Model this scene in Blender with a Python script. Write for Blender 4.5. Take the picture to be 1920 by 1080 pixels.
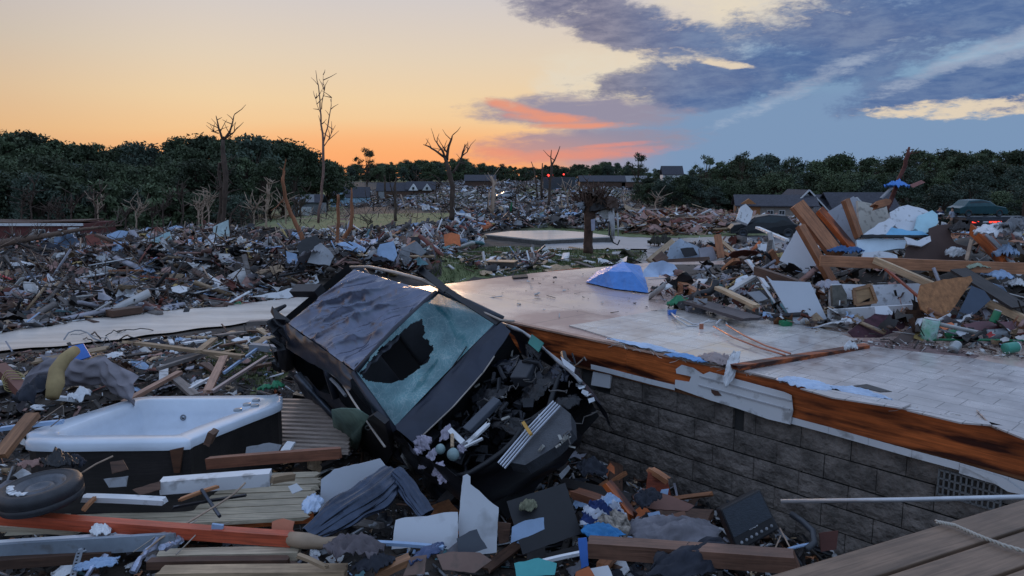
import bpy, bmesh, math, random
import numpy as np
from mathutils import Vector, Matrix, noise
for o in list(bpy.data.objects): bpy.data.objects.remove(o)
S = bpy.context.scene
COL = S.collection
R = math.radians
# ---------------------------------------------------------------- camera
FPX = 1387.0
PITCH = math.atan(210 / FPX)
CAMZ = 2.8
cam = bpy.data.cameras.new('camera')
camo = bpy.data.objects.new('camera', cam); COL.objects.link(camo)
cam.sensor_width = 36; cam.lens = 36 * FPX / 1920
cam.clip_start = 0.05; cam.clip_end = 5000
camo.location = (0, 0, CAMZ); camo.rotation_euler = (R(90) - PITCH, 0, 0)
S.camera = camo
S.view_settings.view_transform = 'Standard'; S.view_settings.look = 'None'
S.view_settings.exposure = 0.0; S.view_settings.gamma = 1
S.render.resolution_x = 1920; S.render.resolution_y = 1080
S.cycles.max_bounces = 6; S.cycles.diffuse_bounces = 2; S.cycles.glossy_bounces = 3
S.cycles.transparent_max_bounces = 12; S.cycles.use_denoising = True

def lin(c):
    return tuple(((v / 255) / 12.92 if v / 255 <= .04045 else ((v / 255 + .055) / 1.055) ** 2.4) for v in c)

# ---------------------------------------------------------------- sky (dusk): sky texture + cloud layers by direction
W = bpy.data.worlds.new('World'); S.world = W; W.use_nodes = True
NT = W.node_tree; NT.nodes.clear()
class E:
    def __init__(s, v): s.v = v
    @staticmethod
    def m(op, *a, clamp=False):
        n = NT.nodes.new('ShaderNodeMath'); n.operation = op; n.use_clamp = clamp
        for i, x in enumerate(a):
            x = x.v if isinstance(x, E) else x
            if isinstance(x, (int, float)): n.inputs[i].default_value = x
            else: NT.links.new(x, n.inputs[i])
        return E(n.outputs[0])
    def __add__(s, o): return E.m('ADD', s, o)
    __radd__ = __add__
    def __sub__(s, o): return E.m('SUBTRACT', s, o)
    def __rsub__(s, o): return E.m('SUBTRACT', o, s)
    def __mul__(s, o): return E.m('MULTIPLY', s, o)
    __rmul__ = __mul__
    def __truediv__(s, o): return E.m('DIVIDE', s, o)
def sstep(x, a, b):
    n = NT.nodes.new('ShaderNodeMapRange'); n.interpolation_type = 'SMOOTHSTEP'
    NT.links.new(x.v, n.inputs[0]); n.inputs[1].default_value = a; n.inputs[2].default_value = b
    return E(n.outputs[0])
def ramp(x, stops):
    n = NT.nodes.new('ShaderNodeValToRGB'); lo, hi = stops[0][0], stops[-1][0]
    t = (x - lo) * (1 / (hi - lo)); NT.links.new(t.v, n.inputs[0]); r = n.color_ramp
    while len(r.elements) < len(stops): r.elements.new(0.5)
    for e, (p, c) in zip(r.elements, stops):
        e.position = (p - lo) / (hi - lo)
    for e, (p, c) in zip(r.elements, stops):
        e.color = (*lin(c), 1)
    return n.outputs[0]
def cmix(f, a, b):
    n = NT.nodes.new('ShaderNodeMix'); n.data_type = 'RGBA'; n.clamp_factor = True
    if isinstance(f, E): NT.links.new(f.v, n.inputs[0])
    else: n.inputs[0].default_value = f
    for i, c in ((6, a), (7, b)):
        if isinstance(c, tuple): n.inputs[i].default_value = (*lin(c), 1)
        else: NT.links.new(c, n.inputs[i])
    return n.outputs[2]
tc = NT.nodes.new('ShaderNodeTexCoord'); sp = NT.nodes.new('ShaderNodeSeparateXYZ')
NT.links.new(tc.outputs['Generated'], sp.inputs[0])
dx, dy, dz = E(sp.outputs[0]), E(sp.outputs[1]), E(sp.outputs[2])
AZ = E.m('ARCTAN2', dx, dy) * 57.2958
EL = E.m('ARCSINE', dz) * 57.2958
def azel(px, py):
    X, Y = (px - 960) / FPX, (540 - py) / FPX
    y = math.cos(PITCH) + Y * math.sin(PITCH); z = -math.sin(PITCH) + Y * math.cos(PITCH)
    return math.degrees(math.atan2(X, y)), math.degrees(math.atan2(z, math.hypot(X, y)))
def wnoise(sx, sy, scale, det, off, rough=.6, dist=0):
    cb = NT.nodes.new('ShaderNodeCombineXYZ')
    NT.links.new((AZ * sx + off).v, cb.inputs[0]); NT.links.new((EL * sy).v, cb.inputs[1]); cb.inputs[2].default_value = off
    n = NT.nodes.new('ShaderNodeTexNoise'); n.inputs['Scale'].default_value = scale; n.inputs['Detail'].default_value = det
    n.inputs['Roughness'].default_value = rough; n.inputs['Distortion'].default_value = dist
    NT.links.new(cb.outputs[0], n.inputs['Vector'])
    return E(n.outputs[0]) - 0.5
N1 = wnoise(1, 2.2, .22, 7, 3.1, .62, .4)
N2 = wnoise(1, 3.5, .5, 6, 11.7, .65, .3)
N3 = wnoise(.5, 3.0, .16, 4, 27.3, .55, .2)
N4 = wnoise(1, 2.8, 1.6, 6, 41.0, .7, .2)
def blob(px, py, rx, ry, ang):
    """soft ellipse in sky directions; ang in degrees, positive = rising to the right"""
    a0, e0 = azel(px, py); kx = rx / FPX * 57.3; ky = ry / FPX * 57.3
    ca, sa = math.cos(R(ang)), math.sin(R(ang))
    u = (AZ - a0) * ca + (EL - e0) * sa; v = (EL - e0) * ca - (AZ - a0) * sa
    return 1 - (u * u) * (1 / kx ** 2) - (v * v) * (1 / ky ** 2)
def union(bs):
    r = bs[0]
    for b in bs[1:]: r = E.m('MAXIMUM', r, b)
    return E.m('MAXIMUM', r, -1.5)
warm = ramp(EL, [(-5, (180, 120, 85)), (0, (246, 164, 112)), (1.6, (247, 181, 124)), (3.2, (243, 198, 146)), (5.5, (238, 208, 166)),
                 (8.5, (226, 208, 184)), (13, (208, 202, 202)), (24, (186, 200, 228)), (90, (170, 196, 236))])
side = ramp(EL, [(-5, (150, 110, 80)), (0, (206, 150, 110)), (3, (222, 178, 132)), (6, (212, 184, 154)), (9, (196, 184, 172)),
                 (13, (184, 180, 188)), (24, (168, 186, 220)), (90, (170, 196, 236))])
cool = ramp(EL, [(-5, (95, 105, 130)), (0, (132, 154, 176)), (4, (120, 150, 182)), (7, (128, 160, 190)), (12, (158, 180, 206)),
                 (24, (172, 196, 234)), (90, (170, 196, 236))])
base = cmix(sstep(AZ, -20, -42), warm, side)
base = cmix(sstep(AZ, -60, -150), base, cool)
tilt = AZ - EL * 1.15 + N3 * 6
base = cmix(sstep(tilt, -1.5, 9), base, cool)
# pale veil below the high clouds and cream gaps
gap = union([blob(1290, 140, 150, 42, -4), blob(1480, 28, 260, 55, -12), blob(1150, 150, 150, 70, 0)])
col = cmix(sstep(gap + N1 * 2.8 + N4 * .8, -.4, 1.2), base, (226, 214, 194))
low = union([blob(1620, 265, 560, 105, 0), blob(1900, 262, 560, 60, 0)])
col = cmix(sstep(low + N1 * .6, -.1, .6), col, (122, 150, 184))
dk = union([blob(1060, 12, 130, 40, -14), blob(1180, 50, 190, 44, -15), blob(1400, 130, 270, 40, 6), blob(1340, 172, 190, 30, 4),
            blob(1680, 30, 330, 85, 14), blob(1560, 100, 170, 55, 12), blob(1860, 8, 260, 60, 16),
            blob(1850, 145, 210, 32, 9), blob(1905, 185, 70, 20, 0)])
dm = sstep(dk + N1 * 3.2 + N2 * 1.3 + N4 * 1.0, -.35, .65)
shade = cmix(sstep(N2 + N1 * .8, -.22, .25), (70, 98, 148), (104, 126, 164))
shade = cmix(sstep(AZ, 6, 14), cmix(sstep(N2, -.2, .25), (94, 100, 132), (140, 138, 158)), shade)
col = cmix(dm * .93, col, shade)
lt = union([blob(1500, 165, 160, 17, 24), blob(1590, 118, 60, 12, 12), blob(1800, 112, 170, 15, 23), blob(1890, 85, 70, 26, 14)])
col = cmix(sstep(lt + N2 * 3.0 + N1 * 1.5 + N4 * 1.5, -.1, 1.5) * .42, col, (190, 200, 214))
cr = union([blob(1790, 205, 150, 17, 0), blob(1880, 196, 90, 13, 4), blob(1355, 118, 60, 8, -10)])
col = cmix(sstep(cr + N2 * 3.2 + N4 * 1.2, .0, 1.0), col, (222, 206, 184))
# sunset-lit anvil cloud and its violet shade
pur = union([blob(1085, 212, 210, 34, -2), blob(1090, 272, 220, 34, 3)])
col = cmix(sstep(pur + N2 * 1.6, -.25, .8), col, (146, 142, 162))
org = union([blob(975, 205, 70, 12, -14), blob(1040, 222, 100, 11, -5), blob(1090, 235, 100, 7, 0)])
col = cmix(sstep(org + N2 * 2.4, -.35, 1.1) * .75, col, (244, 152, 112))
pk = union([blob(1080, 290, 190, 13, 3), blob(940, 287, 60, 12, -6), blob(1150, 272, 90, 5, 4)])
col = cmix(sstep(pk + N2 * 2, -.3, 1.3) * .6, col, (240, 140, 118))
glow = blob(740, 300, 420, 60, 0)
col = cmix(sstep(glow, -.6, 1.0) * .4, col, (252, 158, 96))
bg = NT.nodes.new('ShaderNodeBackground'); NT.links.new(col, bg.inputs[0]); bg.inputs[1].default_value = 1.0
sky = NT.nodes.new('ShaderNodeTexSky'); sky.sky_type = 'NISHITA'; sky.sun_disc = False
sky.sun_elevation = R(1.0); sky.sun_rotation = R(-9); 
bg2 = NT.nodes.new('ShaderNodeBackground'); NT.links.new(sky.outputs[0], bg2.inputs[0]); bg2.inputs[1].default_value = 0.0015
ad = NT.nodes.new('ShaderNodeAddShader'); NT.links.new(bg.outputs[0], ad.inputs[0]); NT.links.new(bg2.outputs[0], ad.inputs[1])
wo = NT.nodes.new('ShaderNodeOutputWorld'); NT.links.new(ad.outputs[0], wo.inputs[0])
W.cycles.sampling_method = 'MANUAL'; W.cycles.sample_map_resolution = 512
# the last warm light from the horizon
sd = bpy.data.lights.new('sun', 'SUN'); sd.energy = 0.5; sd.angle = R(10); sd.color = (1, .62, .36)
so = bpy.data.objects.new('sun', sd); COL.objects.link(so)
_d = Vector((math.sin(R(-9)) * math.cos(R(5)), math.cos(R(-9)) * math.cos(R(5)), math.sin(R(5))))
so.rotation_euler = _d.to_track_quat('Z', 'Y').to_euler()

# ---------------------------------------------------------------- geometry helpers
rnd = random.Random(7)
def ray(px, py):
    X, Y = (px - 960) / FPX, (540 - py) / FPX
    return Vector((X, math.cos(PITCH) + Y * math.sin(PITCH), -math.sin(PITCH) + Y * math.cos(PITCH)))
CAM = Vector((0, 0, CAMZ))
def PY(px, py, Y):
    d = ray(px, py); return CAM + d * (Y / d.y)
def PZ(px, py, z):
    d = ray(px, py); return CAM + d * ((z - CAMZ) / d.z)
def PP(px, py, anchor, n):
    d = ray(px, py); n = Vector(n); return CAM + d * ((anchor - CAM).dot(n) / d.dot(n))
def interp(x, T):
    if x <= T[0][0]: return T[0][1]
    for (a, b), (c, d) in zip(T, T[1:]):
        if x < c:
            t = (x - a) / (c - a); t = t * t * (3 - 2 * t); return b + (d - b) * t
    return T[-1][1]
ZT = [(0, -.25), (6, -.25), (11, -.05), (16, -.45), (25, -.75), (45, -1.0), (80, -1.25), (150, -1.7), (300, .3), (450, 1.2), (900, 2), (3000, 3)]
def ss(x, a, b):
    t = min(1, max(0, (x - a) / (b - a))); return t * t * (3 - 2 * t)
MOUNDS = [(-9, 25, 4.5, 2.6, .8), (-5.2, 22.5, 2.6, 2.4, .9), (-13.5, 27, 4, 3, .6), (-18, 31, 5, 4, .05), (-4.5, 28, 3, 3, .6), (-10, 33, 6, 4, .35),
          (-2.2, 25, 2.2, 2.2, .7), (-3.4, 10.8, 1.6, .9, .15), (-6.0, 9.6, 1.8, 1.0, .45), (-7, 7.6, 1.5, 1.2, .35), (-5, 6.5, 1, 1, .2),
          (2, 40, 6, 5, .1), (-4, 42, 6, 5, .2), (-12, 45, 8, 6, .2), (9, 52, 5, 3, .4), (14, 55, 5, 3, .25), (18, 58, 5, 3, .25), (2, 51, 5, 3, .4)]
def gz(x, y):
    D = math.hypot(x * .6, y)
    z = interp(D, ZT)
    z -= 2.8 * ss(-x, 14, 45) * ss(D, 30, 75) * (1 - ss(D, 160, 300))
    z -= 1.6 * ss(x, 18, 34) * ss(D, 60, 85) * (1 - ss(D, 150, 260))
    z += .10 * noise.noise(Vector((x * .25, y * .25, 0))) * ss(D, 8, 20) + .03 * noise.noise(Vector((x * 1.3, y * 1.3, 2)))
    for mx, my, rx, ry, h in MOUNDS:
        q = ((x - mx) / rx) ** 2 + ((y - my) / ry) ** 2
        if q < 4: z += h * math.exp(-q * 1.6) * (1 + .25 * noise.noise(Vector((x * .9, y * .9, 7))))
    return z
def G(px, py, up=0.0):
    d = ray(px, py); t = 2.0
    while t < 1500:
        p = CAM + d * t
        if p.z <= gz(p.x, p.y) + up: break
        t *= 1.01
    a, b = t / 1.01, t
    for _ in range(14):
        m = (a + b) / 2; p = CAM + d * m
        if p.z <= gz(p.x, p.y) + up: b = m
        else: a = m
    return CAM + d * b
def tag(o, label=None, cat=None, group=None, kind=None):
    if label: o['label'] = label
    if cat: o['category'] = cat
    if group: o['group'] = group
    if kind: o['kind'] = kind
    return o
def empty(name, loc=(0, 0, 0), label=None, cat=None, group=None, rot=None):
    o = bpy.data.objects.new(name, None); COL.objects.link(o); o.location = loc; o.empty_display_size = .1
    if rot: o.rotation_euler = rot
    return tag(o, label, cat, group)
def mk(name, verts, faces, mats, parent=None, smooth=False, fm=None, loc=None):
    me = bpy.data.meshes.new(name); me.from_pydata([tuple(v) for v in verts], [], faces)
    for m in (mats if isinstance(mats, (list, tuple)) else [mats]): me.materials.append(m)
    if fm is not None: me.polygons.foreach_set('material_index', fm)
    if smooth: me.polygons.foreach_set('use_smooth', [True] * len(me.polygons))
    me.update()
    o = bpy.data.objects.new(name, me); COL.objects.link(o)
    if parent: o.parent = parent
    if loc is not None: o.location = loc
    return o
class MB:
    """collects shapes of ONE part"""
    def __init__(s): s.v = []; s.f = []; s.fm = []; s.m = 0
    def add(s, v, f):
        n = len(s.v); s.v += [Vector(a) for a in v]; s.f += [tuple(i + n for i in q) for q in f]; s.fm += [s.m] * len(f); return s
    def box(s, c, d, rot=None, jit=0):
        c = Vector(c); M = rot if rot is not None else Matrix.Identity(3)
        v = []
        for z in (-.5, .5):
            for x, y in ((-.5, -.5), (.5, -.5), (.5, .5), (-.5, .5)):
                v.append(c + M @ Vector((x * d[0] + rnd.uniform(-jit, jit), y * d[1] + rnd.uniform(-jit, jit), z * d[2] + rnd.uniform(-jit, jit))))
        return s.add(v, [(3, 2, 1, 0), (4, 5, 6, 7), (0, 1, 5, 4), (1, 2, 6, 5), (2, 3, 7, 6), (3, 0, 4, 7)])
    def beam(s, a, b, w, t, up=(0, 0, 1), jag=0.0, seg=1, warp=0.0):
        a, b = Vector(a), Vector(b); x = (b - a); L = x.length; x.normalize(); z = Vector(up); y = z.cross(x)
        if y.length < 1e-3: y = Vector((0, 1, 0)).cross(x)
        y.normalize(); z = x.cross(y); v = []; f = []; K = 4; n = seg + 1
        for i in range(n):
            u = i / seg
            for k in range(K):
                for zz in (-.5, .5):
                    e = 0
                    if jag and i in (0, n - 1): e = rnd.uniform(-jag, jag)
                    v.append(a + x * (L * u + e) + y * (w * (k / (K - 1) - .5)) + z * (t * zz + warp * math.sin(u * 3.1 + L)))
        idx = lambda i, k, q: i * K * 2 + k * 2 + q
        for i in range(seg):
            for k in range(K - 1):
                f.append((idx(i, k, 1), idx(i + 1, k, 1), idx(i + 1, k + 1, 1), idx(i, k + 1, 1)))
                f.append((idx(i, k + 1, 0), idx(i + 1, k + 1, 0), idx(i + 1, k, 0), idx(i, k, 0)))
            f.append((idx(i, 0, 0), idx(i + 1, 0, 0), idx(i + 1, 0, 1), idx(i, 0, 1)))
            f.append((idx(i, K - 1, 1), idx(i + 1, K - 1, 1), idx(i + 1, K - 1, 0), idx(i, K - 1, 0)))
        for i in (0, n - 1):
            for k in range(K - 1):
                q = (idx(i, k, 0), idx(i, k, 1), idx(i, k + 1, 1), idx(i, k + 1, 0)); f.append(q if i == 0 else q[::-1])
        return s.add(v, f)
    def tube(s, pts, rad, n=6, cap=True):
        pts = [Vector(p) for p in pts]; rad = rad if isinstance(rad, (list, tuple)) else [rad] * len(pts)
        v = []; f = []; pu = None
        for i, p in enumerate(pts):
            t = (pts[min(i + 1, len(pts) - 1)] - pts[max(i - 1, 0)])
            if t.length < 1e-6: t = Vector((0, 0, 1))
            t.normalize()
            u = pu if pu is not None else (Vector((0, 0, 1)) if abs(t.z) < .9 else Vector((1, 0, 0)))
            u = (u - t * u.dot(t)); u.normalize(); pu = u; w = t.cross(u)
            for k in range(n):
                a = 2 * math.pi * k / n; v.append(p + (u * math.cos(a) + w * math.sin(a)) * rad[i])
        for i in range(len(pts) - 1):
            for k in range(n):
                f.append((i * n + k, i * n + (k + 1) % n, (i + 1) * n + (k + 1) % n, (i + 1) * n + k))
        if cap: f.append(tuple(range(n))[::-1]); f.append(tuple(range((len(pts) - 1) * n, len(pts) * n)))
        return s.add(v, f)
    def prism(s, pts, th):
        """polygon (3D points, about planar) with thickness vector th"""
        pts = [Vector(p) for p in pts]; n = len(pts); th = Vector(th)
        f = [tuple(range(n)), tuple(range(n, 2 * n))[::-1]] + [(i, i + n, (i + 1) % n + n, (i + 1) % n) for i in range(n)]
        return s.add(pts + [p + th for p in pts], f)
    def lathe(s, prof, M=None, n=24):
        M = M or Matrix.Identity(4); v = []; f = []; m = len(prof)
        for k in range(n):
            a = 2 * math.pi * k / n
            for r, z in prof: v.append(M @ Vector((r * math.cos(a), r * math.sin(a), z)))
        for k in range(n):
            for j in range(m - 1):
                a, b = k * m + j, ((k + 1) % n) * m + j; f.append((a, b, b + 1, a + 1))
        return s.add(v, f)
    def grid(s, fn, nu, nv, hole=None):
        v = [fn(i / nu, j / nv) for j in range(nv + 1) for i in range(nu + 1)]; f = []
        for j in range(nv):
            for i in range(nu):
                if hole and hole((i + .5) / nu, (j + .5) / nv): continue
                a = j * (nu + 1) + i; f.append((a, a + 1, a + nu + 2, a + nu + 1))
        return s.add(v, f)
    def build(s, name, mats, parent=None, smooth=False, loc=None):
        o = mk(name, s.v, s.f, mats, parent, smooth, s.fm if isinstance(mats, (list, tuple)) else None, loc)
        return o
def solidify(o, t, off=-1):
    m = o.modifiers.new('s', 'SOLIDIFY'); m.thickness = t; m.offset = off; return o
def bevel(o, w, seg=2):
    m = o.modifiers.new('b', 'BEVEL'); m.width = w; m.segments = seg; m.limit_method = 'ANGLE'; return o
def fb(x, y, z=0, s=1.0, o=4):
    return noise.fractal(Vector((x * s, y * s, z)), .9, 2.1, o)
def ridge(x, y, z=0, s=1.0):
    return 1 - abs(noise.noise(Vector((x * s, y * s, z)))) * 2

# ---------------------------------------------------------------- materials
MATS = {}
def mat(name, c, rough=.7, metal=0, var=.25, scale=3.0, kind='plain', c2=None, bump=.15, spec=.5, bscale=None, objrand=.0, alpha=1, stretch=(1, 1, 1), emit=None):
    if name in MATS: return MATS[name]
    m = bpy.data.materials.new(name); m.use_nodes = True; t = m.node_tree; b = t.nodes['Principled BSDF']
    L = t.links.new; N = t.nodes.new
    tcn = N('ShaderNodeTexCoord'); mp = N('ShaderNodeMapping'); mp.inputs['Scale'].default_value = stretch
    L(tcn.outputs['Object'], mp.inputs[0])
    oi = N('ShaderNodeObjectInfo')
    cbv = N('ShaderNodeVectorMath'); cbv.operation = 'ADD'; L(mp.outputs[0], cbv.inputs[0])
    sc = N('ShaderNodeVectorMath'); sc.operation = 'SCALE'; sc.inputs[0].default_value = (17, 31, 7); L(oi.outputs['Random'], sc.inputs['Scale']); L(sc.outputs[0], cbv.inputs[1])
    nz = N('ShaderNodeTexNoise'); nz.inputs['Scale'].default_value = scale; nz.inputs['Detail'].default_value = 7; nz.inputs['Roughness'].default_value = .65
    L(cbv.outputs[0], nz.inputs['Vector'])
    c2 = c2 or tuple(v * (1 - var) for v in c); c1 = tuple(min(1, v * (1 + var * .6)) for v in c)
    rp = N('ShaderNodeValToRGB'); rp.color_ramp.elements[0].position = .32; rp.color_ramp.elements[1].position = .68
    rp.color_ramp.elements[0].color = (*c2, 1); rp.color_ramp.elements[1].color = (*c1, 1)
    L(nz.outputs[0], rp.inputs[0]); colr = rp.outputs[0]
    if kind == 'wood':
        wv = N('ShaderNodeTexNoise'); wv.inputs['Scale'].default_value = 9; wv.inputs['Detail'].default_value = 5; wv.inputs['Distortion'].default_value = .8
        mp2 = N('ShaderNodeMapping'); mp2.inputs['Scale'].default_value = (.35, 6, 6); L(cbv.outputs[0], mp2.inputs[0]); L(mp2.outputs[0], wv.inputs['Vector'])
        mr = N('ShaderNodeMapRange'); mr.inputs[1].default_value = .3; mr.inputs[2].default_value = .62; mr.inputs[3].default_value = .6; mr.inputs[4].default_value = 1.08
        L(wv.outputs[0], mr.inputs[0]); mx = N('ShaderNodeMix'); mx.data_type = 'RGBA'; mx.blend_type = 'MULTIPLY'; mx.inputs[0].default_value = 1
        L(colr, mx.inputs[6]); L(mr.outputs[0], mx.inputs[7]); colr = mx.outputs[2]; hsrc = wv.outputs[0]
    else: hsrc = nz.outputs[0]
    if kind == 'dirty':
        d = N('ShaderNodeTexNoise'); d.inputs['Scale'].default_value = scale * 4; d.inputs['Detail'].default_value = 8; L(cbv.outputs[0], d.inputs['Vector'])
        mr = N('ShaderNodeMapRange'); mr.inputs[1].default_value = .56; mr.inputs[2].default_value = .68; L(d.outputs[0], mr.inputs[0])
        mx = N('ShaderNodeMix'); mx.data_type = 'RGBA'; mx.inputs[7].default_value = (.10, .085, .07, 1)
        ml = N('ShaderNodeMath'); ml.operation = 'MULTIPLY'; ml.inputs[1].default_value = .55; L(mr.outputs[0], ml.inputs[0]); L(ml.outputs[0], mx.inputs[0])
        L(colr, mx.inputs[6]); colr = mx.outputs[2]
    if objrand:
        mr = N('ShaderNodeMapRange'); mr.inputs[3].default_value = 1 - objrand; mr.inputs[4].default_value = 1 + objrand * .5; L(oi.outputs['Random'], mr.inputs[0])
        mx = N('ShaderNodeMix'); mx.data_type = 'RGBA'; mx.blend_type = 'MULTIPLY'; mx.inputs[0].default_value = 1; L(colr, mx.inputs[6]); L(mr.outputs[0], mx.inputs[7]); colr = mx.outputs[2]
    L(colr, b.inputs['Base Color'])
    b.inputs['Roughness'].default_value = rough; b.inputs['Metallic'].default_value = metal; b.inputs['Specular IOR Level'].default_value = spec
    if alpha < 1: b.inputs['Alpha'].default_value = alpha
    if emit: b.inputs['Emission Color'].default_value = (*emit[0], 1); b.inputs['Emission Strength'].default_value = emit[1]
    if bump:
        bn = N('ShaderNodeBump'); bn.inputs['Strength'].default_value = bump; bn.inputs['Distance'].default_value = .02
        if bscale:
            n3 = N('ShaderNodeTexNoise'); n3.inputs['Scale'].default_value = bscale; n3.inputs['Detail'].default_value = 6; L(cbv.outputs[0], n3.inputs['Vector']); hsrc = n3.outputs[0]
        L(hsrc, bn.inputs['Height']); L(bn.outputs[0], b.inputs['Normal'])
    MATS[name] = m; return m
pine = mat('pale pine', (.52, .36, .22), .65, kind='wood', var=.3, objrand=.35)
cedar = mat('orange wood', (.42, .17, .075), .6, kind='wood', var=.35, objrand=.3)
redwood = mat('red stained wood', (.34, .075, .035), .5, kind='wood', var=.35)
brownw = mat('brown wood', (.125, .062, .038), .6, kind='wood', var=.35, objrand=.3)
greyw = mat('weathered grey wood', (.22, .19, .175), .7, kind='wood', var=.35, objrand=.35)
darkw = mat('charred dark wood', (.032, .026, .025), .6, kind='wood', var=.4, objrand=.3)
white = mat('white painted sheet', (.72, .73, .75), .55, kind='dirty', var=.1, scale=1.3, objrand=.18)
drywall = mat('plasterboard', (.66, .68, .72), .7, kind='dirty', var=.08, scale=.8, bump=.05, objrand=.12)
vinyl = mat('white vinyl', (.74, .75, .77), .35, kind='dirty', var=.06, scale=2, bump=.03)
greyp = mat('grey sheet', (.28, .29, .31), .6, kind='dirty', var=.25, objrand=.4)
teal = mat('faded teal sheet', (.12, .27, .3), .6, kind='dirty', var=.2, objrand=.3)
bluem = mat('blue plastic', (.05, .17, .55), .45, var=.2)
tarpm = mat('blue tarpaulin', (.08, .27, .72), .4, var=.15, bscale=30, bump=.1)
cyanf = mat('cyan foam', (.22, .62, .78), .7, var=.25, scale=1.5)
greenm = mat('green plastic', (.02, .2, .09), .45, var=.3)
redm = mat('red plastic', (.45, .03, .03), .45, var=.3)
brick = mat('brick red', (.24, .07, .05), .8, var=.4, objrand=.4)
orangem = mat('orange scrap', (.6, .16, .05), .6, var=.3, objrand=.3)
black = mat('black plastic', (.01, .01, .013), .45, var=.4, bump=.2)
blackm = mat('black wet rubber', (.02, .02, .022), .4, var=.4, scale=8, bump=.25)
insul = mat('yellow insulation', (.42, .31, .12), .9, var=.4, scale=9, bump=.5)
clothg = mat('grey cloth', (.2, .19, .21), .9, var=.35, scale=4, bump=.35)
clothd = mat('dark cloth', (.025, .028, .04), .9, var=.4, scale=5, bump=.35)
carpetb = mat('brown carpet', (.075, .045, .04), .95, var=.3, scale=20, bump=.3)
mud = mat('mud', (.045, .036, .03), .75, var=.5, scale=1.5, bump=.5, bscale=12)
metalw = mat('pale metal', (.55, .57, .6), .35, .6, var=.25, scale=5)
metald = mat('dark metal', (.09, .1, .12), .4, .7, var=.4, scale=5)
pink = mat('pinkish rubble', (.34, .2, .17), .85, var=.35, scale=6)
barkm = mat('bark', (.09, .06, .045), .9, var=.5, scale=4, bump=.6, stretch=(3, 3, .6))
barko = mat('stripped orange bark', (.33, .13, .06), .8, var=.45, scale=3, bump=.4, stretch=(3, 3, .5))
barkp = mat('pale stripped wood', (.42, .3, .22), .75, var=.4, scale=3, bump=.3, stretch=(3, 3, .5))
# ================================================================ SETTING
def inpoly(x, y, P):
    c = False; j = len(P) - 1
    for i in range(len(P)):
        if (P[i][1] > y) != (P[j][1] > y) and x < (P[j][0] - P[i][0]) * (y - P[i][1]) / (P[j][1] - P[i][1]) + P[i][0]: c = not c
        j = i
    return c
GRASS = [[G(*p).xy for p in q] for q in (
    [(800, 545), (830, 500), (850, 470), (930, 462), (1030, 466), (1215, 472), (1222, 489), (1180, 500), (1000, 520)],
    [(430, 405), (640, 388), (640, 418), (560, 440), (450, 425)],
    [(640, 445), (655, 402), (860, 400), (850, 440)],
    [(1080, 408), (1200, 400), (1215, 425), (1080, 425)],
    [(1800, 385), (2100, 370), (2100, 392), (1820, 396)],
    [(380, 690), (400, 640), (520, 625), (540, 660), (520, 700)],
    [(480, 730), (500, 700), (530, 700), (530, 735)],
    [(600, 375), (900, 372), (900, 385), (600, 388)])]
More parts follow.
